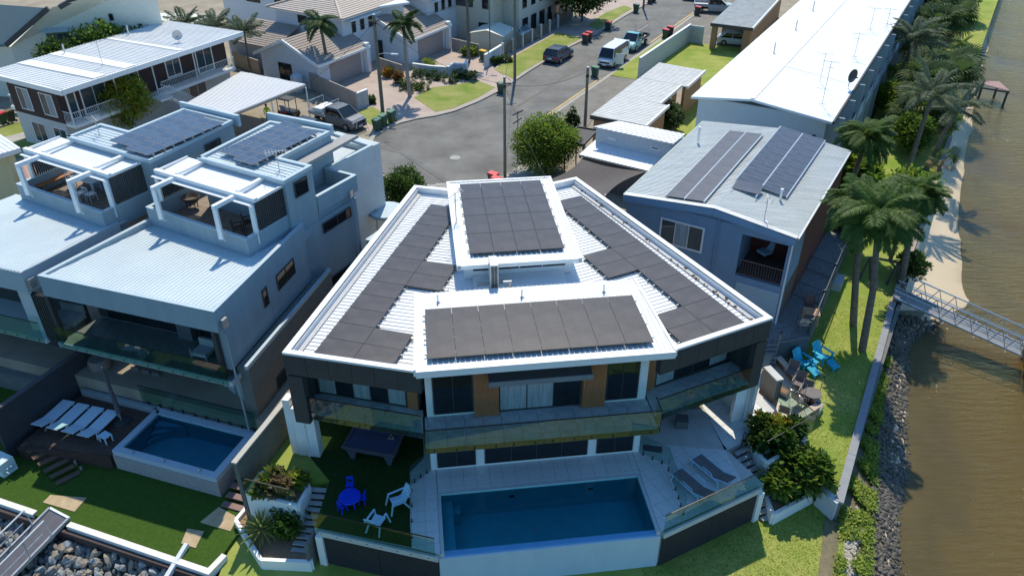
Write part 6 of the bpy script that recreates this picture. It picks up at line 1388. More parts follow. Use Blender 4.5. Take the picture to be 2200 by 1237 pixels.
for i, (lab, u, v, rx, rz_) in enumerate((('dark dense shrub at the top of the river row nearest the building', 1965, 40, 3.0, 2.4), ('dark dense tree overhanging the far beach, top right', 2035, 40, 3.2, 2.6), ('dark shrub under the far fan palms', 2000, 75, 2.6, 2.0))):
    bush(lab, G(u, v, -1), (rx, rx, rz_), 5200, .5, [g_dark, g_mid], trunk=1.0, seed=i + 70, clumps=40, group='dense shrubs by the river')
for i, (lab, u, v, rx, rz_, ms_) in enumerate((('leafy green shrub mass under the date palm', 1900, 250, 1.5, 1.2, [g_mid, g_lime]), ('mid-green leafy shrub behind the feather palms', 1950, 330, 1.6, 1.3, [g_mid, g_dark]), ('grey-green shrub at the lawn edge of the river row', 1975, 190, 2.0, 1.6, [g_grey, g_mid]), ('bright leafy shrub between the fan palms', 2000, 300, 1.6, 1.4, [g_mid, g_lime]), ('dense leafy shrub near the far long building', 1935, 110, 2.2, 1.8, [g_mid, g_dark]), ('broad leafy tree crown behind the tall queen palms', 1912, 560, 1.5, 1.5, [g_mid, g_lime]))):
    bush(lab, G(u, v, -1), (rx, rx * 1.2, rz_), 3600, .26, ms_, trunk=.6 if i < 5 else 3.2, seed=i + 170, clumps=40, group='leafy shrubs in the river row')
bush('broad-leaved banana-like plants beside the blue house deck', G(1832, 425, -1), (1.3, 2.2, 1.2), 900, .8, [g_mid, g_lime], trunk=.5, seed=81, clumps=24)
bush('dark ragged shrubs along the deck fence of the blue house', G(1800, 520, -1), (.9, 3.0, 1.1), 2200, .3, [g_dark, g_dead], trunk=.4, seed=82, clumps=30)
bush('low shrub beside the seawall under the palms', G(1950, 590, -1), (.9, 1.4, .6), 1200, .25, [g_mid, g_dark, g_dead], trunk=.2, seed=83)
# trees and bushes near the street
bush('round glossy dark green bush between the grey house and the white house', G(868, 448, 0), (1.55, 1.5, 1.35), 9000, .17, [g_dark, g_mid], trunk=.15, seed=5, clumps=60)
bush('large bright green tree behind the white house beside the road end', G(1170, 374, 0), (2.35, 2.1, 1.9), 22000, .17, [g_mid, g_lime, g_lime], 'tree', 'tree', trunk=.5, seed=6, clumps=110)
bush('small dark conical cypress beside the black carport', G(1229, 296, 0), (.55, .55, 1.2), 1800, .16, [g_dark], trunk=.3, seed=7, clumps=24)
bush('yellow-green tree with orange flowers in front of the brown flats', G(287, 292, 0), (2.0, 2.0, 1.75), 7000, .22, [g_lime, g_lime, g_orange, g_lime], 'tree', 'tree', trunk=1.4, seed=8, clumps=60)
for i, (lab, u, v, rx, rz_, m_) in enumerate((('dark hedge bush between the cream gabled house and the flats', -11.4, 7, 1.9, 1.8, g_dark), ('round mid-green bush behind the flats roof', -11.8, 11.5, 2.4, 2.2, g_mid), ('feathery bush behind the flats, right of the pole', -11.6, 16, 2.2, 2.2, g_dark))):
    bush(lab, K_.p(u, v, 0), (rx, rx, rz_), 4500, .3, [m_, g_mid], trunk=2.4, seed=i + 90, clumps=36, group='bushes behind the flats')
for i, (lab, u, v) in enumerate((('clumping palm behind the flats, left one', -9.5, 19.6), ('clumping palm behind the flats, middle one', -6, 20.2), ('clumping palm behind the flats nearest the white house', -2.5, 20.4))):
    p = K_.p(u, v, 0); t = p + Vector((0, 0, 4.8)); palm(lab, p, t, 18, 'grey', .1, barkm, 'clumping palms behind the flats', .8, seed=i + 100)
bush('large dark tree beyond the slatted gate at the top of the street', G(1250, 48, 0), (4.0, 4.5, 2.3), 9000, .34, [g_dark, g_mid], 'tree', 'tree', trunk=1.6, seed=9, clumps=60)
bush('grey-green shrub beside the brick carport lawn', G(1442, 282, 0), (.9, .9, .9), 1200, .28, [g_dark, g_grey], trunk=.5, seed=10)
bush('low weedy shrubs against the brick carport wall', G(1415, 285, 0), (.9, .6, .5), 700, .25, [g_mid, g_grey], trunk=.1, seed=11)
hed = [('clipped box hedge in front of the low white wall, long left section', 932, 172, 2.6, .45, .45), ('clipped hedge block at the right end of the low white wall', 1000, 172, 1.3, .5, .45), ('clipped hedge along the front of the slatted fence wall', 1070, 138, 1.5, .4, .4), ('square clipped bush ring around the second feather palm', 888, 194, 1.5, 1.1, .4), ('small clipped hedge at the end of the paling fence', 786, 226, .9, .4, .35)]
for i, (lab, u, v, rx, ry, rz_) in enumerate(hed):
    o = bush(lab, G(u, v, 0), (rx, ry, rz_), 3500, .12, [g_dark, g_mid], 'hedge', 'hedge', 'clipped hedges', seed=i + 110, clumps=90, box=True); o.rotation_euler = (0, 0, R(-28 if i not in (2, 4) else 25))
bush('orange-leaved croton beside the driveway wall', G(833, 168, 0), (.5, .5, .5), 500, .2, [g_orange, g_mid], trunk=.1, seed=12); bush('reddish croton next to the white gate pillar', G(858, 180, 0), (.6, .6, .6), 700, .2, [leafm('leaf_red', (.18, .05, .02), (.30, .12, .04)), g_mid], trunk=.1, seed=13)
bush('round yellow-green shrub behind the low white wall', G(925, 150, 0), (.8, .8, .6), 800, .15, [g_lime, g_mid], trunk=.1, seed=14); bush('garden bed plants beside the shed wall', G(1010, 122, 0), (1.0, .8, .5), 700, .3, [g_mid, g_lime], trunk=.1, seed=15)
# planters
def planter(label, pxs, z0, z1, m=white, th=.16):
    q = [G(u, v, z1).xy for u, v in pxs]; c = sum((Vector((*p, 0)) for p in q), Vector()) / len(q); o = thing('planter_box', label, 'planter', (c.x, c.y, z0))
    for k in range(len(q)): B().wall(q[k], q[(k + 1) % len(q)], th, z0, z1 - .001 * k).make('wall', m, o)
    B().prism([tuple(Vector(p) * .96 + c.xy * .04) for p in q], z0, z1 - .18).make('soil', mat('mulch', (.22, .15, .09), .95, col2=(.34, .22, .14), vs=9), o); return o, c
o, c = planter('white planter with dry grasses behind glass, left of the stone steps', [(530, 1056), (640, 1084), (664, 1042), (560, 1012)], -2, .12)
for k, (dx, dy, m_) in enumerate(((-.7, -.1, g_mid), (.1, -.2, g_dead), (.6, .2, g_lime), (-.2, .4, g_mid))): bush(('tufted green grass at the left of the planter', 'dry brown plant in the middle of the left planter', 'yellowish tuft at the right of the left planter', 'green tuft at the back of the left planter')[k], (c.x + dx, c.y + dy, .0), (.45, .35, .35), 320, .32, [m_, g_dead], 'tuft', 'plant', 'plants in the left planter', seed=120 + k, clumps=8)
gls = thing('glass_fence', 'glass panel fence in front of the left planter', 'fence', G(530, 1060, .1)); railing(gls, G(526, 1056, .05), G(640, 1084, .05), .1, .75, 2, hang=.2)
o, c = planter('white planter packed with mixed shrubs beside the right steps', [(1648, 993), (1730, 944), (1690, 902), (1606, 944)], -2, -.0)
for k, (dx, dy, m_, m2) in enumerate(((-.8, -.3, g_dark, g_mid), (.0, .3, g_lime, g_orange), (.7, .2, g_dark, g_mid), (.1, -.5, g_mid, g_dark), (-.6, .5, g_mid, g_orange))): bush(('dark shrub at the near left of the right planter', 'orange and lime croton in the right planter', 'dark shrub at the lawn end of the right planter', 'leafy shrub at the front of the right planter', 'upright plants at the house end of the right planter')[k], (c.x + dx, c.y + dy, -.2), (.6, .5, .55), 900, .24, [m_, m2], 'shrub', 'plant', 'plants in the right planter', seed=130 + k, clumps=14)
gls = thing('glass_fence', 'glass panel fence around the right planter', 'fence', G(1648, 993, 0)); railing(gls, G(1640, 985, -.0), G(1745, 925, -.0), .02, 1.0, 2, hang=.2); railing(gls, G(1745, 925, 0), G(1660, 850, 0), .02, 1.0, 2, hang=.1)
o, c = planter('long low white planter wall under the large philodendron', [(1662, 1103), (1768, 1046), (1735, 1005), (1640, 1050)], -2.4, -1.35)
bush('large glossy philodendron mass overflowing the lower right planter', (c.x + .1, c.y + .2, -1.7), (1.55, 1.1, 1.0), 3000, .34, [g_mid, g_lime, g_dark], 'shrub', 'plant', seed=140, clumps=46)
o, c = planter('white planter wall around the striped yucca', [(506, 1115), (560, 1200), (668, 1205), (645, 1110), (540, 1075)], -2.2, -1.45)
bush('round glossy shrub beside the striped yucca', G(628, 1135, -1.5), (.75, .7, .6), 1500, .2, [g_mid, g_dark], 'shrub', 'plant', seed=141, clumps=26)
yu = thing('striped_yucca', 'large yellow striped yucca with sword leaves in the lower left planter', 'plant', G(566, 1150, -1.6)); rnd = random.Random(4)
b = B(); b.face([(0, 0, 0), (.5, -.055, .02), (1.0, 0, -.03), (.5, .055, .02)]); me = b.mesh('leaf', g_var)
for k in range(64):
    f = obj('leaf', me, yu, (0, 0, .35 + rnd.uniform(-.1, .1)), (rnd.uniform(-.4, .4), -1.35 + 1.75 * (k / 64), k * 2.399)); s_ = rnd.uniform(.85, 1.25) * 1.0; f.scale = (s_ * 1.0, s_, s_)
B().tube([(0, 0, -.1), (0, 0, .45)], .1, 8).make('stem', barkm, yu, world=False)
# river bank cover and rocks
rnd = random.Random(11); b = B()
for k in range(15000):
    t = rnd.uniform(0, 3.6); s_ = rnd.random() ** .8; a, c = G(*interp(P1, t), -1.95), G(*interp(P2, t), -2.3); p = a.lerp(c, s_) + Vector((rnd.gauss(0, .05), rnd.gauss(0, .05), rnd.uniform(-.1, .22) + .25 * max(0, noise.noise(a.lerp(c, s_) * 1.3))))
    if noise.noise(Vector((p.x * .9, p.y * .9, 3))) < -.22: continue
    d = Vector((rnd.gauss(0, 1), rnd.gauss(0, 1), rnd.gauss(.3, .5))).normalized() * rnd.uniform(.09, .2); s2 = d.cross(Vector((0, 0, 1))).normalized() * .045 if abs(d.z) < .19 else Vector((.04, 0, 0))
    b.cur = rnd.choice((0, 0, 1)); b.face([p, p + d * .5 + s2, p + d, p + d * .5 - s2])
struct('bank_groundcover', b, [g_lime, g_mid], True)
def rock_mesh(seed, m, name='stone'):
    bmx = bmesh.new(); bmesh.ops.create_icosphere(bmx, subdivisions=1, radius=.5); r_ = random.Random(seed)
    for v in bmx.verts: v.co *= r_.uniform(.72, 1.15); v.co.z *= .72
    me = bpy.data.meshes.new(name); bmx.to_mesh(me); bmx.free(); me.materials.append(m); return me
def rock_field(b, n, fn, s0, s1, rnd):
    for k in range(n):
        p = fn(rnd)
        if p is None: continue
        s_ = rnd.uniform(s0, s1); q = Matrix.Rotation(rnd.random() * 6, 3, 'Z') @ Matrix.Rotation(rnd.random() * 6, 3, 'X'); i = len(b.v); sx, sy, sz = s_ * rnd.uniform(.7, 1.2), s_ * rnd.uniform(.7, 1.1), s_ * rnd.uniform(.5, .9)
        for v in ICO[0]: w_ = q @ Vector((v[0] * sx * rnd.uniform(.75, 1.15), v[1] * sy, v[2] * sz)); b.v.append(tuple(p + w_))
        b.f += [[i + a for a in f] for f in ICO[1]]; b.mi += [b.cur] * len(ICO[1])
bmx = bmesh.new(); bmesh.ops.create_icosphere(bmx, subdivisions=1, radius=.5); ICO = ([tuple(v.co) for v in bmx.verts], [[v.index for v in f.verts] for f in bmx.faces]); bmx.free()
def fR(r_):
    t = r_.uniform(0, 4.6); s_ = r_.uniform(-.1, 1.25); a, c = G(*interp(P2, t), -2.35), G(*interp(P3, t), -2.9); p = a.lerp(c, s_); p.z = -2.30 - .62 * s_ + r_.uniform(-.05, .06); return p
b = B(); rock_field(b, 3000, fR, .16, .34, random.Random(3)); struct('bank_rocks', b, stonew, True)
b = B(); rock_field(b, 500, lambda r_: (lambda t: G(*interp(P1, t), -2.0) + Vector((r_.uniform(-.3, .9), r_.uniform(-.5, .5), -.12)))(r_.uniform(0, 1.0)), .12, .3, random.Random(5)); struct('pale_bank_rubble', b, mat('pale_rubble', (.35, .31, .26), .9, col2=(.5, .46, .4), vs=3), True)
rock_sh = [rock_mesh(k, m_) for k in range(4) for m_ in (stonem, mat('rock_warm', (.24, .19, .14), .85, col2=(.36, .31, .25), vs=1.3, bump=.4, bs=12), mat('rock_blue', (.20, .23, .25), .85, col2=(.32, .35, .36), vs=1.3, bump=.4, bs=12))]
rnd = random.Random(21); rr_ = thing('riprap', 'loose grey boulders piled below the white lawn edging at bottom left', 'boulders', L.p(-3, -8, -2.6)); cnt = 0
rb = B()
while cnt < 300:
    a, c = rnd.uniform(-11.5, 3.0), rnd.uniform(-9.6, -6.55)
    if -7.4 < a + (c + 6.4) * .0 < -5.9 and c > -6.9: continue
    o = obj('stone', rnd.choice(rock_sh), rr_, L.p(a, c, -2.35 - (-6.5 - c) * .28 + rnd.uniform(-.05, .15)) - rr_.location, (rnd.random() * 6, rnd.random() * 6, rnd.random() * 6)); s_ = rnd.uniform(.32, .68); o.scale = (s_, s_ * rnd.uniform(.7, 1), s_ * rnd.uniform(.6, 1)); cnt += 1
b = B(); rock_field(b, 2200, lambda r_: L.p(r_.uniform(-13, 3.2), r_.uniform(-12, -6.4), 0) + Vector((0, 0, 0)), .2, .45, random.Random(8))
b.v = [(v[0], v[1], v[2] - 2.50 - max(0, -6.5 - L.l(v)[1]) * .28) for v in b.v]; o = b.make('stone', stonem, rr_); o['kind'] = 'stuff'
struct('rock_bank', B().slab([L.p(-16, -6.2, -2.5), L.p(3.5, -6.2, -2.5), L.p(3.5, -14, -4.7), L.p(-16, -14, -4.7)], .3), soilm)
# grass tufts giving the lawns a nap
rnd = random.Random(31); b = B()
def inside(p, poly):
    c = False; j = len(poly) - 1
    for i in range(len(poly)):
        if (poly[i][1] > p[1]) != (poly[j][1] > p[1]) and p[0] < (poly[j][0] - poly[i][0]) * (p[1] - poly[i][1]) / (poly[j][1] - poly[i][1]) + poly[i][0]: c = not c
        j = i
    return c
for k in range(46000):
    u, v = rnd.uniform(1380, 1940), rnd.uniform(640, 1237); z = -1.0 if v < 1046 else -2.0
    p = G(u, v, z)
    if z == -1.0 and (not inside((p.x, p.y), ul) or Frame.l(Fd, p)[0] < .3 and v < 740): continue
    if z == -2.0 and not inside((p.x, p.y), ll): continue
    for q in range(2):
        h = rnd.uniform(.015, .045); a = rnd.random() * 6.28; d = Vector((math.cos(a), math.sin(a), 0)) * .035; o_ = p + Vector((rnd.gauss(0, .03), rnd.gauss(0, .03), 0)); b.cur = rnd.randrange(2)
        b.face([o_ - d * .5, o_ + d * .5, o_ + d * 1.2 + Vector((0, 0, h))])
struct('lawn_grass', b, [leafm('grass_blade', (.20, .28, .035), (.30, .37, .06), .5), leafm('grass_blade_dry', (.28, .32, .06), (.38, .38, .10), .5)], True)
# ================================================================ vehicles, bins, poles, people
def loft(b, secs):
    """secs: list of (x, [(y,z)...]) rings with equal counts"""
    idx = []
    for x, ring in secs: idx.append(len(b.v)); b.v += [(x, y, z) for y, z in ring]
    n = len(secs[0][1])
    for k in range(len(secs) - 1):
        for t in range(n): u = (t + 1) % n; b.f.append([idx[k] + t, idx[k + 1] + t, idx[k + 1] + u, idx[k] + u]); b.mi.append(b.cur)
    b.f.append([idx[0] + t for t in range(n)]); b.f.append([idx[-1] + t for t in reversed(range(n))]); b.mi += [b.cur] * 2
def ring(hw, z0, z1, rnd_=.12, top=None):
    tw = hw * .94 if top is None else top
    return [(-hw * .96, z0), (hw * .96, z0), (hw, z0 + (z1 - z0) * .5), (hw * .985, z1 - rnd_), (tw - rnd_ * .6, z1), (-tw + rnd_ * .6, z1), (-hw * .985, z1 - rnd_), (-hw, z0 + (z1 - z0) * .5)]
tyrem = mat('tyre', (.018, .018, .018), .85, var=0); rimm = mat('wheel_rim', (.35, .36, .37), .3, .8, var=0); headm = mat('headlight', (.65, .67, .68), .12, var=0, spec=.8); tailm = mat('tail_light', (.45, .02, .02), .25, var=0)
def paint(n, c, r=.28): return mat(n, c, r, var=.03, spec=.7)
def car(label, q, az, pm, L_, W_, Hh, bonnet, cab0, cab1, kind='car', cat='car', belt=.92, tray=None, group=None):
    """x forward; cab0..cab1 the cabin's rear and front at the belt line"""
    o = thing({'van': 'van', 'ute': 'pickup_truck'}.get(kind, 'parked_car'), label, cat, (q[0], q[1], q[2]), az, group); h = L_ / 2; hw = W_ / 2; b = B(); gz = .28
    rear = belt if kind != 'ute' else belt
    S = [(-h, ring(hw * .86, gz + .08, rear * .85)), (-h + .12, ring(hw * .97, gz, rear)), (cab0, ring(hw, gz, belt)), (cab1, ring(hw, gz, belt)), (h - .75, ring(hw * .97, gz, bonnet + .02)), (h - .2, ring(hw * .93, gz, bonnet - .1)), (h, ring(hw * .80, gz + .1, bonnet - .25))]
    if kind == 'ute': S = [s for s in S if s[0] >= cab0 - .01]
    loft(b, S); b.make('body', pm, o, world=False)
    g = B(); r0, r1 = (cab0 + (.10 if kind in ('van', 'ute') else .55)), cab1 - (.75 if kind != 'van' else .45)
    tw = hw * .80; loft(g, [(cab0 + .02, ring(hw * .93, belt - .02, belt + .02, .01)), (r0, ring(hw * .93, belt - .02, Hh - .05, .08, tw)), (r1, ring(hw * .93, belt - .02, Hh - .05, .08, tw)), (cab1, ring(hw * .93, belt - .02, belt + .02, .01))]); g.make('windows', winb, o, world=False)
    r = B(); loft(r, [(r0 - .04, ring(tw * .98, Hh - .055, Hh - .01, .03, tw * .9)), ((r0 + r1) / 2, ring(tw * 1.03, Hh - .055, Hh + .02, .03, tw)), (r1 + .04, ring(tw * .98, Hh - .055, Hh - .01, .03, tw * .9))]); r.make('roof', pm, o, world=False)
    for s_ in (-1, 1):
        p = B(); yb, yt = s_ * hw * .945, s_ * tw * 1.0
        p.beam((r1 + .02, yt, Hh - .05), (cab1 + .02, yb, belt), .07); p.beam((r0 - .02, yt, Hh - .05), (cab0 - .02, yb, belt), .10 if kind != 'van' else .3); xm = (r0 + r1) / 2 - .05; p.beam((xm, yt, Hh - .05), (xm, yb, belt), .08)
        if kind == 'van': p.beam((xm - .9, yt * 1.03, Hh - .35), (xm - .9, yb * 1.02, belt), 1.4, .06)
        p.make('pillar', pm, o, world=False)
        B().box((h - .12, s_ * hw * .66, bonnet - .28), (.16, .34, .17)).make('headlight', headm, o, world=False)
        if kind != 'ute': B().box((-h + .03, s_ * hw * .80, rear - .22), (.12, .22, .26)).make('tail_light', tailm, o, world=False)
        B().box((cab1 - .55, s_ * (hw + .09), belt + .08), (.12, .2, .14)).make('mirror', pm, o, world=False)
        for x in (-h + .85, h - .85):
            w_ = B(); n = 14; y0, y1 = s_ * (hw - .20), s_ * (hw + .015); R_ = .34
            for (rr, ya, yb2, nm, mm) in ((R_, y0, y1, 'tyre', tyrem), (R_ * .62, y1 - s_ * .01, y1 + s_ * .012, 'rim', rimm)):
                w_ = B(); i = 0
                w_.hexa([(x + rr * math.cos(t * 2 * math.pi / n), ya, R_ + rr * math.sin(t * 2 * math.pi / n)) for t in range(n)], [(x + rr * math.cos(t * 2 * math.pi / n), yb2, R_ + rr * math.sin(t * 2 * math.pi / n)) for t in range(n)]); wo = w_.make(nm, mm, o, world=False)
    B().box((h - .03, 0, bonnet - .42), (.10, W_ * .62, .16)).make('grille', black, o, world=False); B().box((h + .03, 0, .42), (.08, .45, .11)).make('number_plate', white, o, world=False)
    B().box((h - .06, 0, .36), (.18, W_ * .88, .18)).make('bumper', pm if kind == 'car' else charc, o, world=False)
    if kind != 'ute': B().box((-h - .02, 0, .62), (.05, .45, .11)).make('number_plate', white, o, world=False)
    if tray:
        t = B(); x0, x1 = -h, cab0 - .05; t.bb(x0, x1, -hw, hw, .80, .88); t.make('tray', galv, o, world=False)
        for s_ in (-1, 1): B().bb(x0, x1, s_ * hw - .03, s_ * hw + .03, .88, 1.12).make('tray_side', tray, o, world=False)
        B().bb(x0 - .03, x0 + .03, -hw, hw, .88, 1.12).make('tailgate', tray, o, world=False); B().bb(x0 + .1, cab0 + .2, -.4, .4, .40, .79).make('chassis', black, o, world=False)
    return o
az61, e1z = R(61), R(-29)
car('dark blue-grey hatchback parked by the left kerb, facing away', G(1200, 128, .0), az61, paint('paint_slate', (.045, .06, .085)), 4.2, 1.76, 1.46, .90, -2.0, 1.05)
vn = car('white van with blue-grey windscreen and open front door at the right kerb', G(1316, 136, .0), az61 + math.pi, paint('paint_white', (.72, .74, .76)), 4.5, 1.72, 1.98, 1.05, -2.2, 1.95, 'van', 'van', 1.12)
B().box((1.25, 1.22, .95), (.9, .05, 1.1), R(-62)).make('open_door', paint('paint_white', (0, 0, 0)), vn, world=False)
tr_ = car('turquoise tray truck with ladder rack parked behind the white van', G(1362, 102, .0), az61 + math.pi, paint('paint_teal', (.16, .42, .47)), 4.7, 1.72, 1.75, 1.0, .1, 1.55, 'ute', 'truck', 1.05, charc)
for x in (-2.2, -.1): B().tube([(x, -.8, .9), (x, -.8, 1.95), (x, .8, 1.95), (x, .8, .9)], .025, 6).make('ladder_rack', galv, tr_, world=False)
B().tube([(-2.3, .6, 1.98), (.9, .6, 1.98)], .025, 6).make('ladder_rack', galv, tr_, world=False); B().bb(-1.9, -1.0, -.6, .4, .89, 1.25).make('cargo', rub, tr_, world=False)
car('silver four-door pickup parked across the forecourt at the top', G(1533, 26, .03), R(-12), paint('paint_silver', (.42, .43, .44)), 5.0, 1.85, 1.75, 1.08, -.75, 1.45, 'ute', 'pickup', 1.08, paint('paint_silver', (0, 0, 0)))
car('pale silver sedan inside the far brick carport', carportF.p(2.5, 3.4, .0), R(-20), paint('paint_pale', (.50, .55, .56)), 4.5, 1.75, 1.42, .88, -1.9, 1.1)
ut = car('silver and black pickup with bull bar and white toolbox in the gravel yard', G(728, 268, .09), R(-32), paint('paint_graphite', (.16, .17, .18)), 5.0, 1.85, 1.75, 1.10, -.6, 1.5, 'ute', 'pickup', 1.08, paint('paint_silver', (0, 0, 0)))
B().bb(-1.9, -1.0, -.85, .75, .90, 1.45).make('toolbox', white, ut, world=False); B().tube([(2.62, -.6, .4), (2.66, -.55, 1.0), (2.66, .55, 1.0), (2.62, .6, .4)], .05, 6).make('bull_bar', alum, ut, world=False)
for x in (-.5, -2.3): B().tube([(x, -.85, 1.1), (x, -.85, 1.95), (x, .85, 1.95), (x, .85, 1.1)], .03, 6).make('ladder_rack', alum, ut, world=False)
car('dark car with pale bonnet mostly hidden behind the grey house roof', G(672, 300, .09), R(-32), paint('paint_dark', (.04, .045, .05)), 4.6, 1.8, 1.6, .95, -2.0, .9)
car('white car behind the slatted fence at the top left of the road', G(1116, 80, .1), R(-40), paint('paint_white', (0, 0, 0)), 4.2, 1.72, 1.45, .9, -1.9, 1.0)
car('white sedan behind the cream panel fence at the top edge', G(1178, 8, .1), R(-100), paint('paint_white', (0, 0, 0)), 4.4, 1.74, 1.45, .9, -1.9, 1.0)
car('dark green-grey car nose at the top edge beside the silver pickup', G(1500, 0, .03), R(170), paint('paint_dark', (0, 0, 0)), 4.2, 1.74, 1.45, .9, -1.9, 1.0)
# wheelie bins
def bin_(label, q, body, lid, rz=0.0):
    o = thing('wheelie_bin', label, 'wheelie bin', q, rz, 'wheelie bins along the street')
    B().hexa([(-.21, -.24, .06), (.21, -.24, .06), (.21, .22, .06), (-.21, .22, .06)], [(-.28, -.34, .98), (.28, -.34, .98), (.28, .34, .98), (-.28, .34, .98)]).make('body', body, o, world=False)
    B().hexa([(-.30, -.38, .985), (.30, -.38, .985), (.30, .36, .985), (-.30, .36, .985)], [(-.27, -.33, 1.04), (.27, -.33, 1.04), (.26, .34, 1.09), (-.26, .34, 1.09)]).make('lid', lid, o, world=False)
    B().tube([(-.26, .40, .99), (.26, .40, .99)], .02, 6).make('handle', body, o, world=False)
    for x in (-.27, .27):
        n = 10; B().hexa([(x - .03, .25 + .1 * math.cos(t * 2 * math.pi / n), .1 + .1 * math.sin(t * 2 * math.pi / n)) for t in range(n)], [(x + .03, .25 + .1 * math.cos(t * 2 * math.pi / n), .1 + .1 * math.sin(t * 2 * math.pi / n)) for t in range(n)]).make('wheel', rub, o, world=False)
darkb = mat('dark_bin', (.03, .04, .035), .5, var=.1); brl = mat('brown_bin_lid', (.16, .11, .05), .5)
for lab, u, v, bd, ld, z in (('green bin left of the three by the wooden street pole', 811, 281, bing, binl, .1), ('green bin in the middle of the three by the wooden street pole', 824, 272, bing, binl, .1), ('green bin right of the three by the wooden street pole', 842, 263, bing, binl, .1),
    ('single green bin standing in the road end beside the lawn corner', 1077, 201, bing, binl, 0), ('green bin with bright yellow lid in the gap of the white wall', 1038, 130, bing, yell, .1),
    ('dark bin with red lid, nearer of the pair beside the lawn', 1257, 94, darkb, redl, 0), ('dark bin with red lid, farther of the pair beside the lawn', 1265, 89, darkb, redl, 0), ('single dark bin with red lid beside the far lawn', 1306, 66, darkb, redl, 0),
    ('dark green bin near the leaning far pole', 1366, 28, bing, bing, 0), ('dark bin pair at the top edge of the road, left one', 1396, 8, darkb, darkb, 0), ('dark bin pair at the top edge of the road, right one', 1404, 5, darkb, darkb, 0),
    ('green bin standing in the road in front of the white van', 1278, 166, bing, binl, 0), ('green bin with red lid at the end of the painted block wall', 1429, 83, bing, redl, .03), ('dark bin with red lid behind the one at the block wall end', 1439, 77, darkb, redl, .03),
    ('dark bin with red lid beside the silver pickup', 1498, 33, darkb, redl, .03), ('red-lidded bin behind the white house beside the pole, rear one', 1060, 400, darkb, redl, .09), ('red-lidded bin behind the white house beside the pole, front one', 1067, 410, darkb, redl, .09),
    ('green bin with red lid beside the brown flats at the left edge', 8, 268, bing, redl, .1), ('bin with brown lid beside the brown flats', 26, 262, darkb, brl, .1)):
    bin_(lab, G(u, v, z), bd, ld, R(-29 + (hash(lab) % 7) * 0) if u < 900 else R(60))
# poles and wires
def pole(label, q, h, r=.15, arm=None, lamp=None, bands=True):
    o = thing('power_pole', label, 'pole', q); B().tube([(0, 0, 0), (0, 0, h)], r, 10, r * .75).make('shaft', polew, o, world=False); B().lathe((0, 0, h), [(r * .85, 0), (r * .7, .06)], 10).make('cap', galv, o, world=False)
    if arm: B().beam((-arm * math.cos(R(20)), -arm * math.sin(R(20)), h - .45), (arm * math.cos(R(20)), arm * math.sin(R(20)), h - .45), .09, .11).make('crossarm', polew, o, world=False)
    if bands: B().tube([(.0, 0, h - .75), (0, 0, h - .55)], r * 1.0, 8).make('band', black, o, world=False)
    if lamp:
        B().tube([(0, 0, h - lamp[0]), (lamp[1] * .5, -.1, h - lamp[0] + .15), (lamp[1], -.2, h - lamp[0] + .12)], .03, 6).make('lamp_arm', galv, o, world=False); B().box((lamp[1] + .2, -.24, h - lamp[0] + .10), (.6, .2, .1), R(-12)).make('lamp_head', mat('lamp_head', (.6, .65, .7), .4), o, world=False)
    return o
pA, pB, pC = G(822.4, 242, .09), G(1085, 398, .09), G(1254.5, 310, 0)
pD, pF = G(1106, 172, .1), G(1382, 20, 0)
pole('wooden street pole with lamp arm beside the three green bins', pA, 8.45, .17, .5, (3.3, 1.3)); pole('wooden pole rising behind the raised roof of the white house', pB, 8.0, .12, .45); pole('plain wooden pole standing through the black carport', pC, 6.3, .14)
pole('tall dark pole on the lawn behind the hatchback, top out of frame', pD, 10.5, .15, .5); pole('leaning wooden pole on the left kerb at the top of the street', pF, 8.5, .14)
pole('metal lamp pole beside the cream shed', G(1053, 128, 0.1), 8.0, .07, None, (.1, .6), False)
def wire(label, a, c, sag, r=.014):
    a, c = Vector(a), Vector(c); o = tag(B().tube([a.lerp(c, k / 12) - Vector((0, 0, sag * 4 * (k / 12) * (1 - k / 12))) for k in range(13)], r, 4).make('power_line', rub), label, 'wire', 'overhead wires'); return o
ZA = Vector((0, 0, 7.9)); zB = Vector((0, 0, 7.5))
wire('overhead wire from the three-bin pole to the far lawn pole', pA + ZA, pD + Vector((0, 0, 9.5)), .7); wire('second overhead wire from the three-bin pole over the driveway', pA + ZA + Vector((.4, .1, .1)), pD + Vector((.3, 0, 9.7)), .9)
wire('overhead wire from the three-bin pole to the pole behind the white house', pA + ZA, pB + zB, .8); wire('service wire from the rear pole down to the white house roof', pB + zB, M.p(7.0, 13.8, 7.1), .3); wire('service wire from the lawn pole to the rear pole', pD + Vector((0, 0, 9)), pB + zB, .8)
wire('service wire from the plain pole toward the rear pole', pC + Vector((0, 0, 6)), pB + zB, .5); wire('service wire from the three-bin pole to the nearer duplex unit', pA + ZA, H_.p(-1, 4, 5.4), .4); wire('service wire from the three-bin pole to the carport', pA + ZA, G(656, 181, 3.2), .4)
ms = thing('signal_mast', 'thin dark mast with small cross aerial beside the bright green tree', 'antenna', G(1112, 352, .1)); B().tube([(0, 0, 0), (0, 0, 4.2)], .035, 6).make('mast', black, ms, world=False); B().beam((-.4, 0, 3.9), (.4, .1, 4.25), .07).make('aerial', black, ms, world=False); B().beam((-.35, .1, 3.2), (.3, 0, 3.7), .07).make('aerial', black, ms, world=False)
for lab, u, v, r_, m_ in (('pale round manhole cover in the road end', 978, 339, .42, conc), ('small dark drain cover near the left kerb', 831, 305, .25, charc)): tag(B().lathe(G(u, v, .002), [(r_, 0), (r_, .012), (r_ * .9, .016)], 20).make('manhole_cover', m_), lab, 'manhole cover')
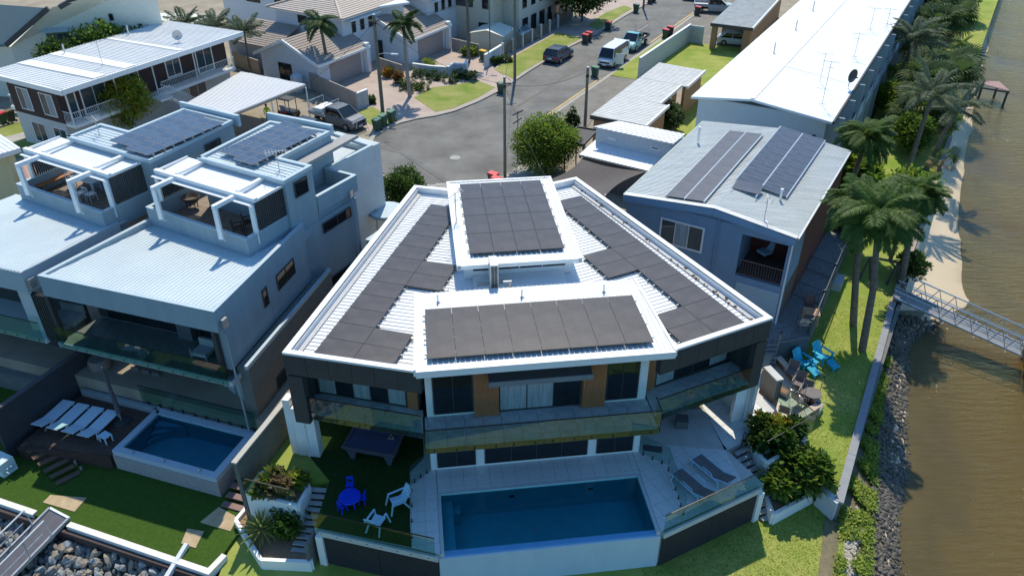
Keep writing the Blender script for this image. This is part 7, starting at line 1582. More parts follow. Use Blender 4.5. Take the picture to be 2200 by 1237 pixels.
# people (one continuous skin each)
def person(label, q, rz, shirt, legs, pose=0, hair=(.03, .02, .015)):
    o = thing('person', label, 'person', q, rz); sk = mat('skin', (.42, .25, .17), .6, var=.05)
    def chain(name, pts, edges, rad, m):
        me = bpy.data.meshes.new(name); me.from_pydata(pts, edges, []); ob = bpy.data.objects.new(name, me); COL.objects.link(ob)
        sm = ob.modifiers.new('s', 'SKIN'); sm.use_smooth_shade = True
        for v_, r_ in zip(me.skin_vertices[0].data, rad): v_.radius = (r_, r_ * .85)
        me.skin_vertices[0].data[0].use_root = True; ss_ = ob.modifiers.new('u', 'SUBSURF'); ss_.levels = 1
        dg = bpy.context.evaluated_depsgraph_get(); ev = bpy.data.meshes.new_from_object(ob.evaluated_get(dg)); bpy.data.objects.remove(ob); ev.materials.clear(); ev.name = name
        for mm in (m if isinstance(m, list) else [m]): ev.materials.append(mm)
        return ev
    a = .12 if pose == 0 else .3
    P_ = [(0, 0, .95), (0, 0, 1.15), (0, 0, 1.36), (0, -.02, 1.47), (0, -.03, 1.58), (0, -.03, 1.70), (.17, 0, 1.38), (.24, -.05, 1.12), (.22, -.22 * a * 4, .90), (-.17, 0, 1.38), (-.24, -.03, 1.12), (-.23, -.15, .88), (.09, 0, .88), (.10, -.04, .50), (.10, .02, .08), (-.09, 0, .88), (-.11, .03, .50), (-.12, .05, .08), (.10, -.12, .04), (-.12, -.09, .04), (.22, -.25 * a * 4, .82), (-.23, -.19, .80)]
    Ed = [(0, 1), (1, 2), (2, 3), (3, 4), (4, 5), (2, 6), (6, 7), (7, 8), (2, 9), (9, 10), (10, 11), (0, 12), (12, 13), (13, 14), (0, 15), (15, 16), (16, 17), (14, 18), (17, 19), (8, 20), (11, 21)]
    Rd = [.13, .12, .14, .055, .085, .075, .07, .05, .035, .07, .05, .035, .085, .06, .045, .085, .06, .045, .04, .04, .035, .035]
    me = chain('body', P_, Ed, Rd, [sk, shirt, legs])
    for p in me.polygons:
        z = p.center.z; x = abs(p.center.x); p.material_index = 0 if z > 1.44 or (x > .17 and z < 1.14) else (1 if z > .93 else 2)
    obj('body', me, o)
    B().lathe((0, -.01, 1.60), [(.075, 0), (.10, .06), (.085, .13), (.02, .165)], 10).make('hair', mat('hair', hair, .8), o, world=False)
    return o
person('person in bright yellow-green shirt and dark trousers by the carport post', G(578, 266, .09), R(200), mat('hi_vis_shirt', (.42, .75, .02), .7), rub)
person('person in dark clothes standing below the balcony of the flats, left one', G(342, 250, .0), R(30), rub, charc)
person('person in dark clothes in the doorway under the flats stair', G(376, 236, .0), R(60), charc, rub)
gc = thing('golf_buggy', 'small dark buggy with a blue, white and red folded chair on its back', 'buggy', G(622, 250, .09), R(-25))
B().bb(-.8, .8, -.5, .5, .25, .55).make('chassis', black, gc, world=False); B().bb(-.75, -.7, -.5, -.45, .5, 1.6).bb(.5, .55, -.5, -.45, .5, 1.6).bb(-.75, -.7, .45, .5, .5, 1.6).bb(.5, .55, .45, .5, .5, 1.6).bb(-.8, .6, -.52, .52, 1.6, 1.66).make('canopy_frame', charc, gc, world=False)
B().box((-.1, -.62, .95), (.55, .05, .5), 0, R(20)).make('chair_back', mat('chair_blue', (.25, .40, .62), .6), gc, world=False); B().box((.0, -.75, .62), (.6, .3, .06)).make('chair_seat', mat('chair_red', (.6, .05, .06), .6), gc, world=False)
for x in (-.55, .55):
    for y in (-.5, .5): B().tube([(x, y - .08, .25), (x, y + .08, .25)], .25, 12).make('wheel', rub, gc, world=False)
# ================================================================ outdoor furniture and waterside
def legs(o, pts, h, r, m, z0=0.0):
    for x, y in pts: B().bb(x - r, x + r, y - r, y + r, z0, h).make('leg', m, o, world=False)
def tub_chair(label, q, rz, m, group=None):     # moulded plastic garden chair with splayed legs
    o = thing('plastic_chair', label, 'chair', q, rz, group)
    b = B(); b.hexa([(-.24, -.26, .36), (.24, -.26, .36), (.21, .24, .33), (-.21, .24, .33)], [(-.25, -.27, .41), (.25, -.27, .41), (.22, .25, .37), (-.22, .25, .37)]); b.make('seat', m, o, world=False)
    for k in range(5):
        x = -.19 + k * .095; B().hexa([(x - .036, .22, .37), (x + .036, .22, .37), (x + .036, .26, .37), (x - .036, .26, .37)], [(x * 1.15 - .042, .50, .98 - abs(x) * .3), (x * 1.15 + .042, .50, .98 - abs(x) * .3), (x * 1.15 + .042, .54, .98 - abs(x) * .3), (x * 1.15 - .042, .54, .98 - abs(x) * .3)]).make('back_slat', m, o, world=False)
    B().tube([(-.25, .50, .88), (0, .54, 1.0), (.25, .50, .88)], .03, 6).make('back_rim', m, o, world=False)
    for s_ in (-1, 1):
        B().beam((s_ * .27, -.30, .62), (s_ * .27, .44, .66), .07, .035).make('armrest', m, o, world=False); B().beam((s_ * .27, -.28, .62), (s_ * .33, -.42, 0), .055).make('leg', m, o, world=False); B().beam((s_ * .24, .20, .36), (s_ * .30, .42, 0), .055).make('leg', m, o, world=False)
    return o
tub_chair('pale plastic garden chair on the turf facing the pool steps, back to the right', G(856, 1088, 0), R(-62), whp, 'pale plastic chairs on the turf')
tub_chair('pale plastic garden chair behind the glass at the turf edge', G(812, 1132, 0), R(158), whp, 'pale plastic chairs on the turf')
kt = thing('kids_table', 'round bright blue plastic table for children on the turf', 'table', G(754, 1083, 0)); B().lathe((0, 0, .44), [(.44, 0), (.46, .03), (.44, .06)], 24).make('tabletop', bluek, kt, world=False)
for a in (.6, 2.2, 3.8, 5.4): B().tube([(.26 * math.cos(a), .26 * math.sin(a), .45), (.34 * math.cos(a), .34 * math.sin(a), 0)], .05, 8, .035).make('leg', bluek, kt, world=False)
for lab, u, v, rz in (('blue child chair behind the round blue table', 753, 1050, 0), ('blue child chair at the right of the round blue table', 779, 1078, -90), ('blue child chair at the front left of the round blue table', 737, 1096, 140)):
    c_ = thing('kids_chair', lab, 'chair', G(u, v, 0), R(rz), 'blue child chairs'); B().bb(-.15, .15, -.14, .14, .27, .31).make('seat', bluek, c_, world=False)
    B().bb(-.14, .14, .12, .16, .46, .60).make('backrest', bluek, c_, world=False); B().bb(-.14, -.09, .12, .16, .30, .46).bb(.09, .14, .12, .16, .30, .46).make('back_post', bluek, c_, world=False)
    for x in (-.11, .11):
        for y in (-.10, .11): B().beam((x, y, .28), (x * 1.3, y * 1.3, 0), .05).make('leg', bluek, c_, world=False)
def lounger(label, q, rz, frame, sling, up=18, group=None, raised=0.0):
    o = thing('sun_lounger', label, 'sun lounger', q, rz, group)
    for s_ in (-1, 1): B().beam((s_ * .32, -.98, .32), (s_ * .32, .62, .32), .045, .05).make('side_rail', frame, o, world=False)
    B().beam((-.32, -.98, .32), (.32, -.98, .32), .045).make('end_rail', frame, o, world=False)
    B().bb(-.295, .295, -.95, .35, .33, .35).make('sling', sling, o, world=False)
    a = R(up); dy, dz = .72 * math.cos(a), .72 * math.sin(a)
    B().slab([(-.295, .36, .34), (.295, .36, .34), (.295, .36 + dy, .34 + dz), (-.295, .36 + dy, .34 + dz)], .02).make('backrest', sling, o, world=False)
    for s_ in (-1, 1): B().beam((s_ * .31, .35, .34), (s_ * .31, .37 + dy, .35 + dz), .035).make('back_rail', frame, o, world=False)
    for x in (-.32, .32):
        for y in (-.85, .60): B().beam((x, y, .31), (x * 1.03, y * 1.06, 0), .04).make('leg', frame, o, world=False)
    return o
for lab, u, v in (('grey sling sun lounger with pale frame on the right terrace, nearer the pool', 7.55, 22.95), ('grey sling sun lounger with pale frame on the right terrace, farther from the pool', 8.55, 23.78)):
    o = lounger(lab, Vector((u, v, 0)), R(-146), whp, gling, 24, 'grey sun loungers on the pool terrace')
    for s_ in (-1, 1): B().tube([(s_ * .34, -.3, .33), (s_ * .38, -.25, .55), (s_ * .38, .25, .55), (s_ * .34, .3, .33)], .02, 6).make('armrest', whp, o, world=False)
wsl = mat('white_sling', (.62, .74, .84), .6, var=.03)
for k, lab in enumerate(('white sun lounger on the dark deck nearest the small pool', 'second white sun lounger from the small pool on the dark deck', 'third white sun lounger from the small pool on the dark deck', 'white sun lounger nearest the far left wall, partly in sun')):
    lounger(lab, Vector((-19.6 - .83 * k, 27.72 + .24 * k, -1.02)), R(165), wsl, wsl, 16, 'white sun loungers on the dark deck')
tub_chair('white plastic armchair standing alone by the dark yard wall', G(125, 845, -1.02), R(30), whp)
tb = thing('side_table', 'small white side table beside the row of white loungers', 'table', G(230, 947, -1.02), R(-30)); B().bb(-.25, .25, -.2, .2, .36, .40).make('tabletop', whp, tb, world=False); legs(tb, [(-.22, -.17), (.22, -.17), (-.22, .17), (.22, .17)], .36, .025, whp)
um = thing('closed_umbrella', 'large closed dark umbrella leaning over the deck beside the small pool', 'umbrella', G(262, 905, -1.02)); B().tube([(0, 0, .1), (-.35, .5, 3.0)], .03, 8).make('pole', alum, um, world=False); B().tube([(-.03, .05, .5), (-.10, .16, 1.0), (-.22, .32, 1.9), (-.34, .48, 2.9)], .14, 10, .06).make('canopy', mat('umbrella_cloth', (.09, .085, .10), .9, var=.3, vs=8), um, world=False); B().lathe((0, 0, 0), [(.4, 0), (.38, .08), (.05, .12)], 16).make('base', charc, um, world=False)
mt = tag(B().box(G(430, 849, -.69), (.75, .55, .02), R(25)).make('door_mat', black), 'dark door mat on the tiled yard terrace of the grey house', 'mat')
eg = thing('hanging_egg_chair', 'woven hanging egg chair with blue cushion under the grey house balcony', 'chair', G(226, 812, -.7)); B().lathe((0, 0, .45), [(.12, 0), (.42, .12), (.56, .42), (.54, .72), (.46, .86)], 18).make('basket', mat('wicker', (.20, .17, .15), .8, var=.2, vs=12), eg, world=False); B().box((.15, -.1, 1.0), (.5, .4, .12), .3).make('cushion', mat('aqua_cushion', (.10, .35, .45), .7), eg, world=False)
dt = thing('dining_table', 'long dark dining table under the balcony of the grey house', 'table', G(340, 800, -.7), R(-18)); B().bb(-1.2, 1.2, -.45, .45, .70, .75).make('tabletop', mat('dark_table', (.14, .12, .12), .6), dt, world=False); legs(dt, [(-1.1, -.38), (1.1, -.38), (-1.1, .38), (1.1, .38)], .70, .04, charc)
for k in range(3):
    c_ = thing('dining_chair', ('dark dining chair at the left of the long table', 'dark dining chair at the middle of the long table', 'dark dining chair at the right of the long table')[k], 'chair', G(305 + k * 22, 813 + k * 6, -.7), R(162), 'dining chairs under the balcony'); B().bb(-.22, .22, -.22, .22, .42, .46).make('seat', gling, c_, world=False); B().bb(-.22, .22, .2, .23, .5, .9).make('backrest', gling, c_, world=False); legs(c_, [(-.2, -.2), (.2, -.2), (-.2, .2), (.2, .2)], .42, .02, black)
for lab, u, v in (('grey cushion armchair with metal frame at the right end of the balcony', 440, 756),):
    c_ = thing('armchair', lab, 'chair', G(u, v + 10, 2.53), R(-18)); B().bb(-.4, .4, -.35, .35, .25, .42).make('cushion', mat('grey_cushion', (.30, .33, .34), .8), c_, world=False); B().bb(-.4, .4, .3, .42, .42, .8).make('backrest', MT['grey_cushion'], c_, world=False); legs(c_, [(-.4, -.35), (.4, -.35), (-.4, .38), (.4, .38)], .6, .03, alum)
sf = thing('balcony_sofa', 'pale low sofa near the left end of the grey house balcony', 'sofa', G(150, 690, 2.53), R(-18)); B().bb(-.7, .7, -.4, .4, .1, .4).make('seat', MT['grey_cushion'], sf, world=False); B().bb(-.7, .7, .35, .45, .4, .8).make('backrest', MT['grey_cushion'], sf, world=False)
# rooftop furniture
q = U.p(-8.3 - 4.2, -1.5 + 1.6, 6.02); rt = thing('slatted_table', 'white slatted outdoor dining table on the far left roof terrace', 'table', G(195, 408, 6.02), U.az)
for k in range(8): B().bb(-.9, .9, -.42 + k * .108, -.34 + k * .108, .72, .75).make('slat', wht, rt, world=False)
legs(rt, [(-.85, -.38), (.85, -.38), (-.85, .38), (.85, .38)], .72, .035, wht)
for k, (u, v, rz) in enumerate(((176, 430, 180), (199, 432, 180), (158, 405, 60), (214, 405, -60))):
    c_ = thing('roof_chair', ('white chair at the near left side of the roof table', 'white chair at the near right side of the roof table', 'white chair at the left end of the roof table', 'white chair at the right end of the roof table')[k], 'chair', G(u, v, 6.02), U.az + R(rz), 'white chairs around the roof table'); B().bb(-.22, .22, -.22, .22, .42, .45).make('seat', wht, c_, world=False); B().beam((-.21, .22, .45), (-.21, .25, .9), .03).beam((.21, .22, .45), (.21, .25, .9), .03).beam((-.21, .25, .9), (.21, .25, .9), .03).beam((-.2, .23, .5), (.2, .25, .88), .02).beam((.2, .23, .5), (-.2, .25, .88), .02).make('backrest', wht, c_, world=False); legs(c_, [(-.2, -.2), (.2, -.2), (-.2, .2), (.2, .2)], .42, .02, wht)
bc = thing('wooden_bench', 'brown wooden bench along the inner wall of the far left roof terrace', 'bench', G(128, 398, 6.02), R(61)); B().bb(-1.2, 1.2, -.25, .25, .42, .48).make('seat', wood, bc, world=False); legs(bc, [(-1.1, -.2), (1.1, -.2), (-1.1, .2), (1.1, .2)], .42, .03, charc)
rc = thing('round_wicker_chair', 'round dark wicker chair on the roof terrace of the nearer grey house', 'chair', G(415, 447, 6.02)); B().lathe((0, 0, .35), [(.1, 0), (.35, .08), (.48, .32), (.46, .34), (.3, .14)], 16).make('basket', mat('dark_wicker', (.10, .08, .07), .8, var=.2), rc, world=False); legs(rc, [(-.2, -.2), (.2, -.2), (-.2, .2), (.2, .2)], .4, .02, black)
for lab, u, v in (('black metal chair frame at the front corner of the roof terrace, left one', 515, 505), ('black metal chair frame at the front corner of the roof terrace, right one', 537, 492)):
    c_ = thing('metal_chair', lab, 'chair', G(u, v, 6.02), U.az + R(150), 'black chairs on the roof terrace'); b = B()
    for s_ in (-1, 1): b.beam((s_ * .24, -.22, 0), (s_ * .24, -.22, .6), .03).beam((s_ * .24, .22, 0), (s_ * .24, .26, .85), .03).beam((s_ * .24, -.22, .6), (s_ * .24, .24, .62), .03)
    b.beam((-.24, .26, .85), (.24, .26, .85), .03).make('frame', black, c_, world=False); B().bb(-.23, .23, -.2, .2, .40, .42).make('seat', black, c_, world=False)
# pool table under the left wing
pt = thing('pool_table', 'dark blue-topped billiard table with angled legs under the left wing', 'billiard table', G(806, 975, 0), M.az - R(20))
B().hexa([(-1.05, -.55, .5), (1.05, -.55, .5), (1.05, .55, .5), (-1.05, .55, .5)], [(-1.2, -.7, .80), (1.2, -.7, .80), (1.2, .7, .80), (-1.2, .7, .80)]).make('cabinet', mat('table_grey', (.10, .10, .13), .5), pt, world=False)
B().bb(-1.08, 1.08, -.58, .58, .802, .815).make('cloth', mat('table_cloth_blue', (.07, .08, .16), .9), pt, world=False)
for x0, x1, y0, y1 in ((-1.2, 1.2, -.7, -.585), (-1.2, 1.2, .585, .7), (-1.2, -1.085, -.583, .583), (1.085, 1.2, -.583, .583)): B().bb(x0, x1, y0, y1, .803, .85).make('cushion_rail', MT['table_grey'], pt, world=False)
for x in (-.85, .85): B().hexa([(x - .08, -.5, 0), (x + .08, -.5, 0), (x + .08, .5, 0), (x - .08, .5, 0)], [(x - .2, -.55, .5), (x + .2, -.55, .5), (x + .2, .55, .5), (x - .2, .55, .5)]).make('leg', MT['table_grey'], pt, world=False)
tag(B().tube([(0.0, 0, 0), (.28, 0, 0), (.14, .24, 0), (0, 0, 0)], .02, 5).make('rack', pinew), 'triangular wooden ball rack lying on the billiard table', 'ball rack').location = pt.location + Vector((.6, .1, .84))
tag(B().box(G(1402, 963, .012), (.85, .38, .02), R(-12)).make('door_mat', charc), 'dark rectangular mat on the tiles right of the ground floor windows', 'mat')
tag(B().box(G(1465, 905, .2), (.55, .55, .4), R(-8)).make('ottoman', mat('grey_ottoman', (.12, .12, .12), .8)), 'square dark ottoman under the right wing balcony', 'ottoman')
# pool fences on the terrace
def spigots(par, p0, p1, n, z=0.0):
    for k in range(n): q = Vector(p0).lerp(Vector(p1), (k + .5) / n); B().lathe((q.x, q.y, z), [(.05, 0), (.028, .05), (.03, .18), (.01, .19)], 8).make('spigot', black, par)
for lab, pts in (('frameless glass pool fence between the pool and the right terrace', [(1372, 972), (1432, 1000), (1455, 1062), (1470, 1112)]), ('frameless glass pool fence between the turf and the pool tiles', [(924, 1010), (884, 1040), (885, 1172)])):
    r = thing('pool_fence', lab, 'fence', G(*pts[0], 0))
    for i in range(len(pts) - 1): a, c = G(*pts[i], 0), G(*pts[i + 1], 0); railing(r, a, c, .06, 1.05, max(1, round((c - a).length / 1.3)), hang=0, studs=False, caph=False); spigots(r, a, c, 2 + round((c - a).length / 1.5))
for lab, p0, p1, n in (('glass balustrade with black clamps along the turf terrace edge', (-4.74, -2.62), (-.0, -4.5), 4), ('glass balustrade along the sun lounger terrace edge', (8.97, -4.52), (13.95, -2.60), 5)):
    r = thing('glass_balustrade', lab, 'balustrade', M.p(*p0, 0)); railing(r, M.p(*p0), M.p(*p1), .0, 1.0, n, hang=.25)
# stone stairs each side of the terrace
stp = mat('stone_tread', (.30, .32, .33), .7, col2=(.40, .42, .42), vs=4)
for lab, tl, tr_2, bl, br, n, zt, zb in (('grey stone steps with dark gaps descending left of the turf terrace', (662, 1042), (714, 1046), (616, 1216), (664, 1222), 12, -.02, -1.95), ('grey stone steps descending right of the lounger terrace', (1578, 968), (1614, 950), (1640, 1122), (1682, 1108), 11, -.02, -1.95)):
    a, c, d_, e = G(*tl, zt), G(*tr_2, zt), G(*bl, zb), G(*br, zb); st = thing('stone_steps', lab, 'steps', (a + e) / 2)
    for k in range(n):
        t0, t1 = k / n, (k + .86) / n; p = [a.lerp(d_, t0), c.lerp(e, t0), c.lerp(e, t1), a.lerp(d_, t1)]; z = lerp(zt, zb, (k + .5) / n)
        B().slab([Vector((q.x, q.y, z)) for q in p], .06).make('tread', stp, st)
        m0, m1 = p[0].lerp(p[1], .5), p[3].lerp(p[2], .5)
        B().slab([Vector((q.x, q.y, z - .062)) for q in (m0.lerp(p[0], .3), m0.lerp(p[1], .3), m1.lerp(p[2], .3), m1.lerp(p[3], .3))], .12).make('bearer', charc, st)
    if n == 11:
        hr = thing('stair_handrail', 'thin black handrails beside the right stone steps', 'handrail', a); B().tube([a + Vector((.35, .25, .95)), a.lerp(d_, .35) + Vector((.35, .25, .5))], .02, 6).make('rail', black, hr); B().tube([a + Vector((.35, .25, .0)), a + Vector((.35, .25, .95))], .02, 6).make('post', black, hr)
    else: B().prism([tuple((c + Vector((.0, 0, 0))).xy), tuple(e.xy), tuple((e + Vector((.12, .05, 0))).xy), tuple((c + Vector((.12, .05, 0))).xy)], -2.2, -.5).make('side_wall', concd, st)
# blue adirondack chairs on the lawn
def adirondack(label, q, rz):
    o = thing('adirondack_chair', label, 'chair', q, rz, 'turquoise adirondack chairs')
    for k in range(6): x = -.26 + k * .104; B().hexa([(x - .046, .22, .28), (x + .046, .22, .28), (x + .046, .26, .28), (x - .046, .26, .28)], [(x - .046, .56, 1.02 - abs(x) * .35), (x + .046, .56, 1.02 - abs(x) * .35), (x + .046, .59, 1.02 - abs(x) * .35), (x - .046, .59, 1.02 - abs(x) * .35)]).make('back_slat', bluet, o, world=False)
    for k in range(5): y = -.30 + k * .115; B().bb(-.29, .29, y, y + .095, .38 - k * .028, .41 - k * .028).make('seat_slat', bluet, o, world=False)
    for s_ in (-1, 1):
        B().bb(s_ * .37 - .07, s_ * .37 + .07, -.40, .38, .60, .63).make('armrest', bluet, o, world=False); B().bb(s_ * .33 - .03, s_ * .33 + .03, -.36, -.27, 0, .6).make('leg', bluet, o, world=False); B().beam((s_ * .28, -.30, .34), (s_ * .28, .62, .03), .04, .10).make('leg', bluet, o, world=False)
    for k in range(6): y = -.50 - k * .095; B().bb(-.25, .25, y, y + .08, .37 - k * .035, .40 - k * .035).make('footrest_slat', bluet, o, world=False)
    for s_ in (-1, 1): B().beam((s_ * .22, -.45, .35), (s_ * .22, -1.0, .12), .04, .06).make('footrest_rail', bluet, o, world=False); B().beam((s_ * .22, -.95, .16), (s_ * .22, -.95, 0), .05).make('leg', bluet, o, world=False)
    return o
adirondack('turquoise slatted lounge chair with footrest nearest the stone terrace', G(1722, 790, -1.0), R(35)); adirondack('turquoise slatted lounge chair with footrest further onto the lawn', G(1764, 776, -1.0), R(32))
tb = thing('side_table', 'small turquoise slatted table between the two turquoise chairs', 'table', G(1742, 790, -1.0), R(35))
for k in range(5): B().bb(-.24, .24, -.24 + k * .098, -.16 + k * .098, .42, .45).make('slat', bluet, tb, world=False)
legs(tb, [(-.2, -.2), (.2, -.2), (-.2, .2), (.2, .2)], .42, .03, bluet)
# sandstone terrace with mesh chairs
sst = thing('stone_terrace', 'pale sandstone paved terrace with timber bench edge beside the right lawn', 'terrace', G(1690, 840, -.6))
tp_ = [G(u, v, -.62) for u, v in [(1618, 845), (1640, 780), (1672, 762), (1770, 868), (1762, 880), (1700, 918), (1680, 905)]]
nprism('terrace_base', [p.xy for p in tp_], -1.3, -.66, concl)
sm_ = mat('sandstone', (.50, .44, .37), .85, col2=(.64, .58, .50), vs=4, bump=.1)
tiles(sst, [tuple(p.xy) for p in [tp_[1], tp_[2], tp_[3], tp_[5], tp_[0]]], Frame(tp_[1].x, tp_[1].y, -42), .62, -.62, sm_)
a, c, d_ = G(1672, 765, -.2), G(1762, 866, -.2), G(1700, 905, -.2)
for p, q in ((a, c), (c, d_)):
    dd = (q - p).normalized(); nv = Vector((-dd.y, dd.x, 0)) * .16; B().slab([p - nv, q - nv, q + nv, p + nv], .06).make('bench_top', mat('bench_timber', (.45, .33, .24), .8, col2=(.58, .46, .36), vs=5), sst); B().wall(p.xy, q.xy, .14, -1.1, -.262).make('bench_wall', brick, sst)
def mesh_chair(label, u, v, z, rz, m=gling, fr=alum, group='mesh chairs on the stone terrace'):
    o = thing('mesh_chair', label, 'chair', G(u, v, z), R(rz), group); B().bb(-.24, .24, -.24, .24, .41, .43).make('seat', m, o, world=False); B().slab([(-.24, .24, .45), (.24, .24, .45), (.23, .36, .95), (-.23, .36, .95)], .02).make('backrest', m, o, world=False)
    for s_ in (-1, 1): B().tube([(s_ * .26, .30, 0), (s_ * .26, .24, .42), (s_ * .26, .36, .95)], .016, 5).make('leg', fr, o, world=False); B().tube([(s_ * .27, -.26, 0), (s_ * .27, -.24, .62), (s_ * .27, .26, .64)], .016, 5).make('armrest', fr, o, world=False)
    return o
for lab, u, v, rz in (('grey mesh chair at the far end of the row on the stone terrace', 1697, 812, -35), ('grey mesh chair in the middle of the row on the stone terrace', 1712, 836, -35), ('grey mesh chair third in the row on the stone terrace', 1727, 856, -35), ('grey mesh chair turned away at the lawn corner of the stone terrace', 1712, 870, 120), ('grey mesh chair behind the glass fence nearest the planter', 1683, 895, 150)): mesh_chair(lab, u, v, -.62, rz)
tb = thing('round_table', 'round grey mesh table at the lawn corner of the stone terrace', 'table', G(1739, 868, -.62)); B().lathe((0, 0, .70), [(.42, 0), (.43, .02), (.42, .04)], 20).make('tabletop', gling, tb, world=False); B().tube([(0, 0, 0), (0, 0, .7)], .03, 8).make('stem', charc, tb, world=False); B().lathe((0, 0, 0), [(.28, 0), (.05, .05)], 12).make('base', charc, tb, world=False)
fp = thing('barbecue_wall', 'grey-brown masonry screen wall with pale cap and small fireplace', 'wall', G(1640, 860, -.6)); a, c = G(1634, 848, -.6).xy, G(1662, 878, -.6).xy; B().wall(a, c, .3, -1.0, 1.15).make('masonry', mat('brown_grey_wall', (.17, .155, .14), .85, var=.1), fp); B().wall(a, c, .38, 1.155, 1.22).make('cap', concl, fp)
fb = thing('fire_bowl', 'low fire pit with orange brick lining beside the masonry screen wall', 'fire pit', G(1672, 843, -.62), R(-45)); B().bb(-.5, .5, -.22, .22, 0, .28).make('surround', charc, fb, world=False); B().bb(-.44, .44, -.17, .17, .281, .30).make('lining', mat('orange_brick', (.45, .13, .06), .8), fb, world=False)
for lab, u, v, z, h in (('bamboo garden torch on the lawn at the corner of the stone terrace', 1752, 872, -1.0, 1.7), ('bamboo garden torch in front of the stone terrace chairs', 1718, 884, -.62, 1.7), ('bamboo garden torch beside the neighbour deck stairs', 1664, 772, -.6, 1.6)):
    t_ = thing('garden_torch', lab, 'torch', G(u, v, z), 0, 'garden torches'); B().tube([(0, 0, 0), (.06, .05, h)], .018, 6).make('pole', pinew, t_, world=False); B().lathe((.06, .05, h), [(.03, 0), (.06, .1), (.055, .2), (.02, .24)], 8).make('burner', charc, t_, world=False)
ns = thing('deck_stairs', 'dark timber stairs from the neighbour deck down to the stone terrace', 'stairs', G(1650, 770, -.6))
for k in range(6): a = G(1652 - k * 1.5, 738 + k * 9.5, .3 - k * .16); B().box(a + Vector((0, -.05, 0)), (.95, .26, .05), R(5)).make('tread', greyd, ns)
# neighbour deck furniture
tb = thing('timber_table', 'small slatted orange-brown timber table on the grey deck', 'table', G(1738, 692, .36), R(-15))
for k in range(7): B().bb(-.42, .42, -.35 + k * .1, -.27 + k * .1, .70, .73).make('slat', mat('orange_teak', (.52, .30, .17), .6), tb, world=False)
legs(tb, [(-.38, -.3), (.38, -.3), (-.38, .3), (.38, .3)], .70, .03, MT['orange_teak'])
mesh_chair('brown chair behind the timber table on the grey deck', 1738, 672, .36, 0, mat('brown_seat', (.14, .08, .07), .7), charc, None); mesh_chair('pale cushioned chair in front of the timber table on the grey deck', 1722, 708, .36, 170, mat('cream_seat', (.55, .50, .44), .7), charc, None)
# pot plants are left to the planting list; left gangway
gw = mat('gangway_mesh', (.10, .10, .12), .7)
a, c = G(128, 1102, -1.7), G(-30, 1262, -2.4); dd = (c - a).normalized(); nv = Vector((-dd.y, dd.x, 0)).normalized(); c = a + dd * 6.0
gl_ = thing('gangway', 'aluminium gangway with dark deck descending over the rocks at bottom left', 'gangway', a)
B().slab([a - nv * .55, a + nv * .55, c + nv * .55, c - nv * .55], .06).make('deck', gw, gl_)
for s_ in (-1, 1):
    o_ = nv * .62 * s_; B().beam(a + o_, c + o_, .09, .16).make('side_beam', galv, gl_); B().tube([a + o_ + dd * .9, a + o_ + dd * .95 + Vector((0, 0, 1.0)), c + o_ + Vector((0, 0, 1.0))], .035, 6).make('handrail', whitem, gl_)
    B().tube([a + o_ + dd * 1.2 + Vector((0, 0, .5)), c + o_ + Vector((0, 0, .5))], .02, 6).make('mid_rail', galv, gl_)
    for k in range(4): B().beam(a + o_ + dd * (2.0 + k * 1.3), a + o_ + dd * (2.0 + k * 1.3) + Vector((0, 0, 1.0)), .04).make('stanchion', galv, gl_)
B().beam(a - nv * .62, a + nv * .62, .1, .1).make('head_beam', whitem, gl_)
ped = mat('sandstone_slab', (.36, .27, .16), .9, col2=(.50, .39, .25), vs=3)
for lab, pts in (('sandstone landing slab at the head of the left gangway', [(92, 1078), (108, 1062), (186, 1068), (160, 1098)]), ('sandstone slab on the left lawn where the mooring beam starts', [(389, 1166), (402, 1134), (438, 1140), (420, 1176)]), ('wide stone slab at the foot of the reddish steps', [(430, 1120), (470, 1088), (510, 1110), (495, 1140)])): tag(B().prism([G(u, v, -1.76).xy for u, v in pts], -1.85, -1.765).make('stone_slab', ped), lab, 'slab')
tag(B().beam(G(402, 1168, -1.6), G(345, 1262, -2.1), .18, .2).make('mooring_beam', whitem), 'white steel mooring beam running from the lawn slab over the rocks', 'beam')
eq = thing('pump_box', 'pale equipment box with valves at the far left of the lawn', 'equipment box', G(12, 1010, -1.8), R(-25)); B().bb(-.6, .4, -.35, .35, 0, .75).make('casing', mat('pump_pale', (.58, .68, .68), .5), eq, world=False); B().bb(.15, .35, -.362, -.351, .4, .6).make('vent', black, eq, world=False)
for k in range(3): B().tube([(.41, -.2 + k * .18, .3), (.7, -.2 + k * .18, .3), (.7, -.2 + k * .18, .6)], .035, 6).make('pipe', mat('pipe_blue', (.35, .5, .65), .5), eq, world=False)
# right gangway, pontoon, jetty
a, c = G(1922, 628, -.7), G(2196, 752, -2.2); dd = (c - a).normalized(); nv = Vector((-dd.y, dd.x, 0)).normalized(); ln = (c - a).length
rg_ = thing('gangway', 'long aluminium truss gangway from the seawall out to the pontoon on the river', 'gangway', a)
B().slab([a - nv * .55, a + nv * .55, c + nv * .55, c - nv * .55], .06).make('deck', mat('gangway_tread', (.22, .22, .23), .6), rg_)
for s_ in (-1, 1):
    o_ = nv * .62 * s_; top = Vector((0, 0, 1.05)); B().beam(a + o_, c + o_, .09, .12).make('bottom_chord', alum, rg_); B().tube([a + o_ + dd * .8 + top, c + o_ + top], .04, 6).make('top_chord', alum, rg_); B().tube([a + o_ + Vector((0, 0, .5)), c + o_ + Vector((0, 0, .5))], .022, 6).make('mid_rail', alum, rg_)
    n = 8
    for k in range(n):
        p0, p1, p2 = a + o_ + dd * (ln * k / n), a + o_ + dd * (ln * (k + .5) / n) + top, a + o_ + dd * (ln * (k + 1) / n)
        B().tube([p0, p1], .025, 5).make('brace', alum, rg_); B().tube([p1, p2], .025, 5).make('brace', alum, rg_)
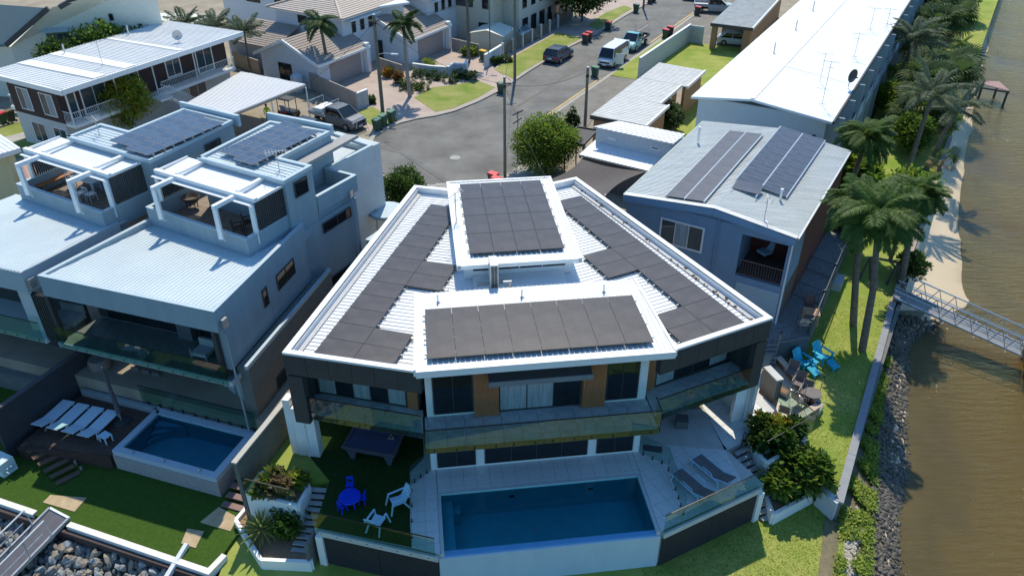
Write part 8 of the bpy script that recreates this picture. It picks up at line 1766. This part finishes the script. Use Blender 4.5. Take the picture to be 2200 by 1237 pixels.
for k in range(4): p = a + dd * (ln * (k + .7) / 4.2); B().tube([p - nv * 1.0 - Vector((0, 0, .05)), p + nv * 1.0 - Vector((0, 0, .05))], .03, 6).make('outrigger', alum, rg_)
pn = thing('pontoon', 'dark floating pontoon at the right edge with white edging and pile', 'pontoon', c); q = c + dd * .3; B().slab([q - nv * 1.6 + Vector((0, 0, -.2)), q + nv * 2.4 + Vector((0, 0, -.2)), q + nv * 2.4 + dd * 3 + Vector((0, 0, -.2)), q - nv * 1.6 + dd * 3 + Vector((0, 0, -.2))], .5).make('float', mat('pontoon_dark', (.06, .055, .06), .8), pn); B().beam(q - nv * 1.6 - Vector((0, 0, .15)), q + nv * 2.4 - Vector((0, 0, .15)), .1, .14).make('edging', white, pn); B().tube([q + nv * 1.2 - Vector((0, 0, 3)), q + nv * 1.2 + Vector((0, 0, 1.0))], .12, 10).make('pile', galv, pn)
pk = mat('pink_boards', (.34, .20, .20), .8, col2=(.44, .28, .27), vs=4); jt = thing('jetty', 'small pink-boarded jetty that widens over the water at the far beach', 'jetty', G(2070, 175, -.9))
jp = [G(u, v, -1.3) for u, v in [(2062, 172), (2108, 178), (2148, 176), (2147, 203), (2128, 200), (2106, 187), (2066, 183)]]
nj = 16; dj = (jp[2] - jp[0]).normalized(); ort = Vector((-dj.y, dj.x, 0)); base_j = jp[0]; lj = (jp[2] - jp[0]).length
for k in range(nj):
    t0, t1 = lj * k / nj, lj * (k + .88) / nj; w0 = 1.1 if t0 < lj * .5 else lerp(1.1, 3.0, (t0 / lj - .5) / .5); B().slab([base_j + dj * t0 + ort * .1, base_j + dj * t1 + ort * .1, base_j + dj * t1 - ort * w0, base_j + dj * t0 - ort * w0], .06).make('board', pk, jt)
for t_, w_ in ((.5, 1.0), (.97, .1), (.97, 2.7), (.5, .1)): p = base_j + dj * lj * t_ - ort * w_; B().beam(p - Vector((0, 0, .06)), p - Vector((0, 0, 2.4)), .16).make('pile', charc, jt)
B().beam(base_j - Vector((0, 0, .15)), base_j + dj * lj - Vector((0, 0, .15)), .1, .16).beam(base_j - ort * 1.1 - Vector((0, 0, .15)), base_j + dj * lj - ort * 2.9 - Vector((0, 0, .15)), .1, .16).make('bearer', charc, jt)
tm = thing('swing_set', 'dark timber swing frame under the palms on the right lawn', 'frame', G(1860, 600, -1.0)); q = [G(1856, 600, -1), G(1915, 612, -1)]
for p in q: B().beam(p + Vector((-.3, 0, 0)), p + Vector((0, 0, 1.6)), .1).beam(p + Vector((.4, 0, 0)), p + Vector((0, 0, 1.6)), .1).make('leg', charc, tm)
B().beam(q[0] + Vector((0, 0, 1.6)), q[1] + Vector((0, 0, 1.6)), .12).make('beam', charc, tm)
tag(B().box(G(1801, 607, -.75), (.5, 1.3, .5), R(-29)).make('stone_bench', mat('grey_box', (.40, .42, .44), .7)), 'grey rectangular block seat on the lawn beside the deck fence', 'bench')
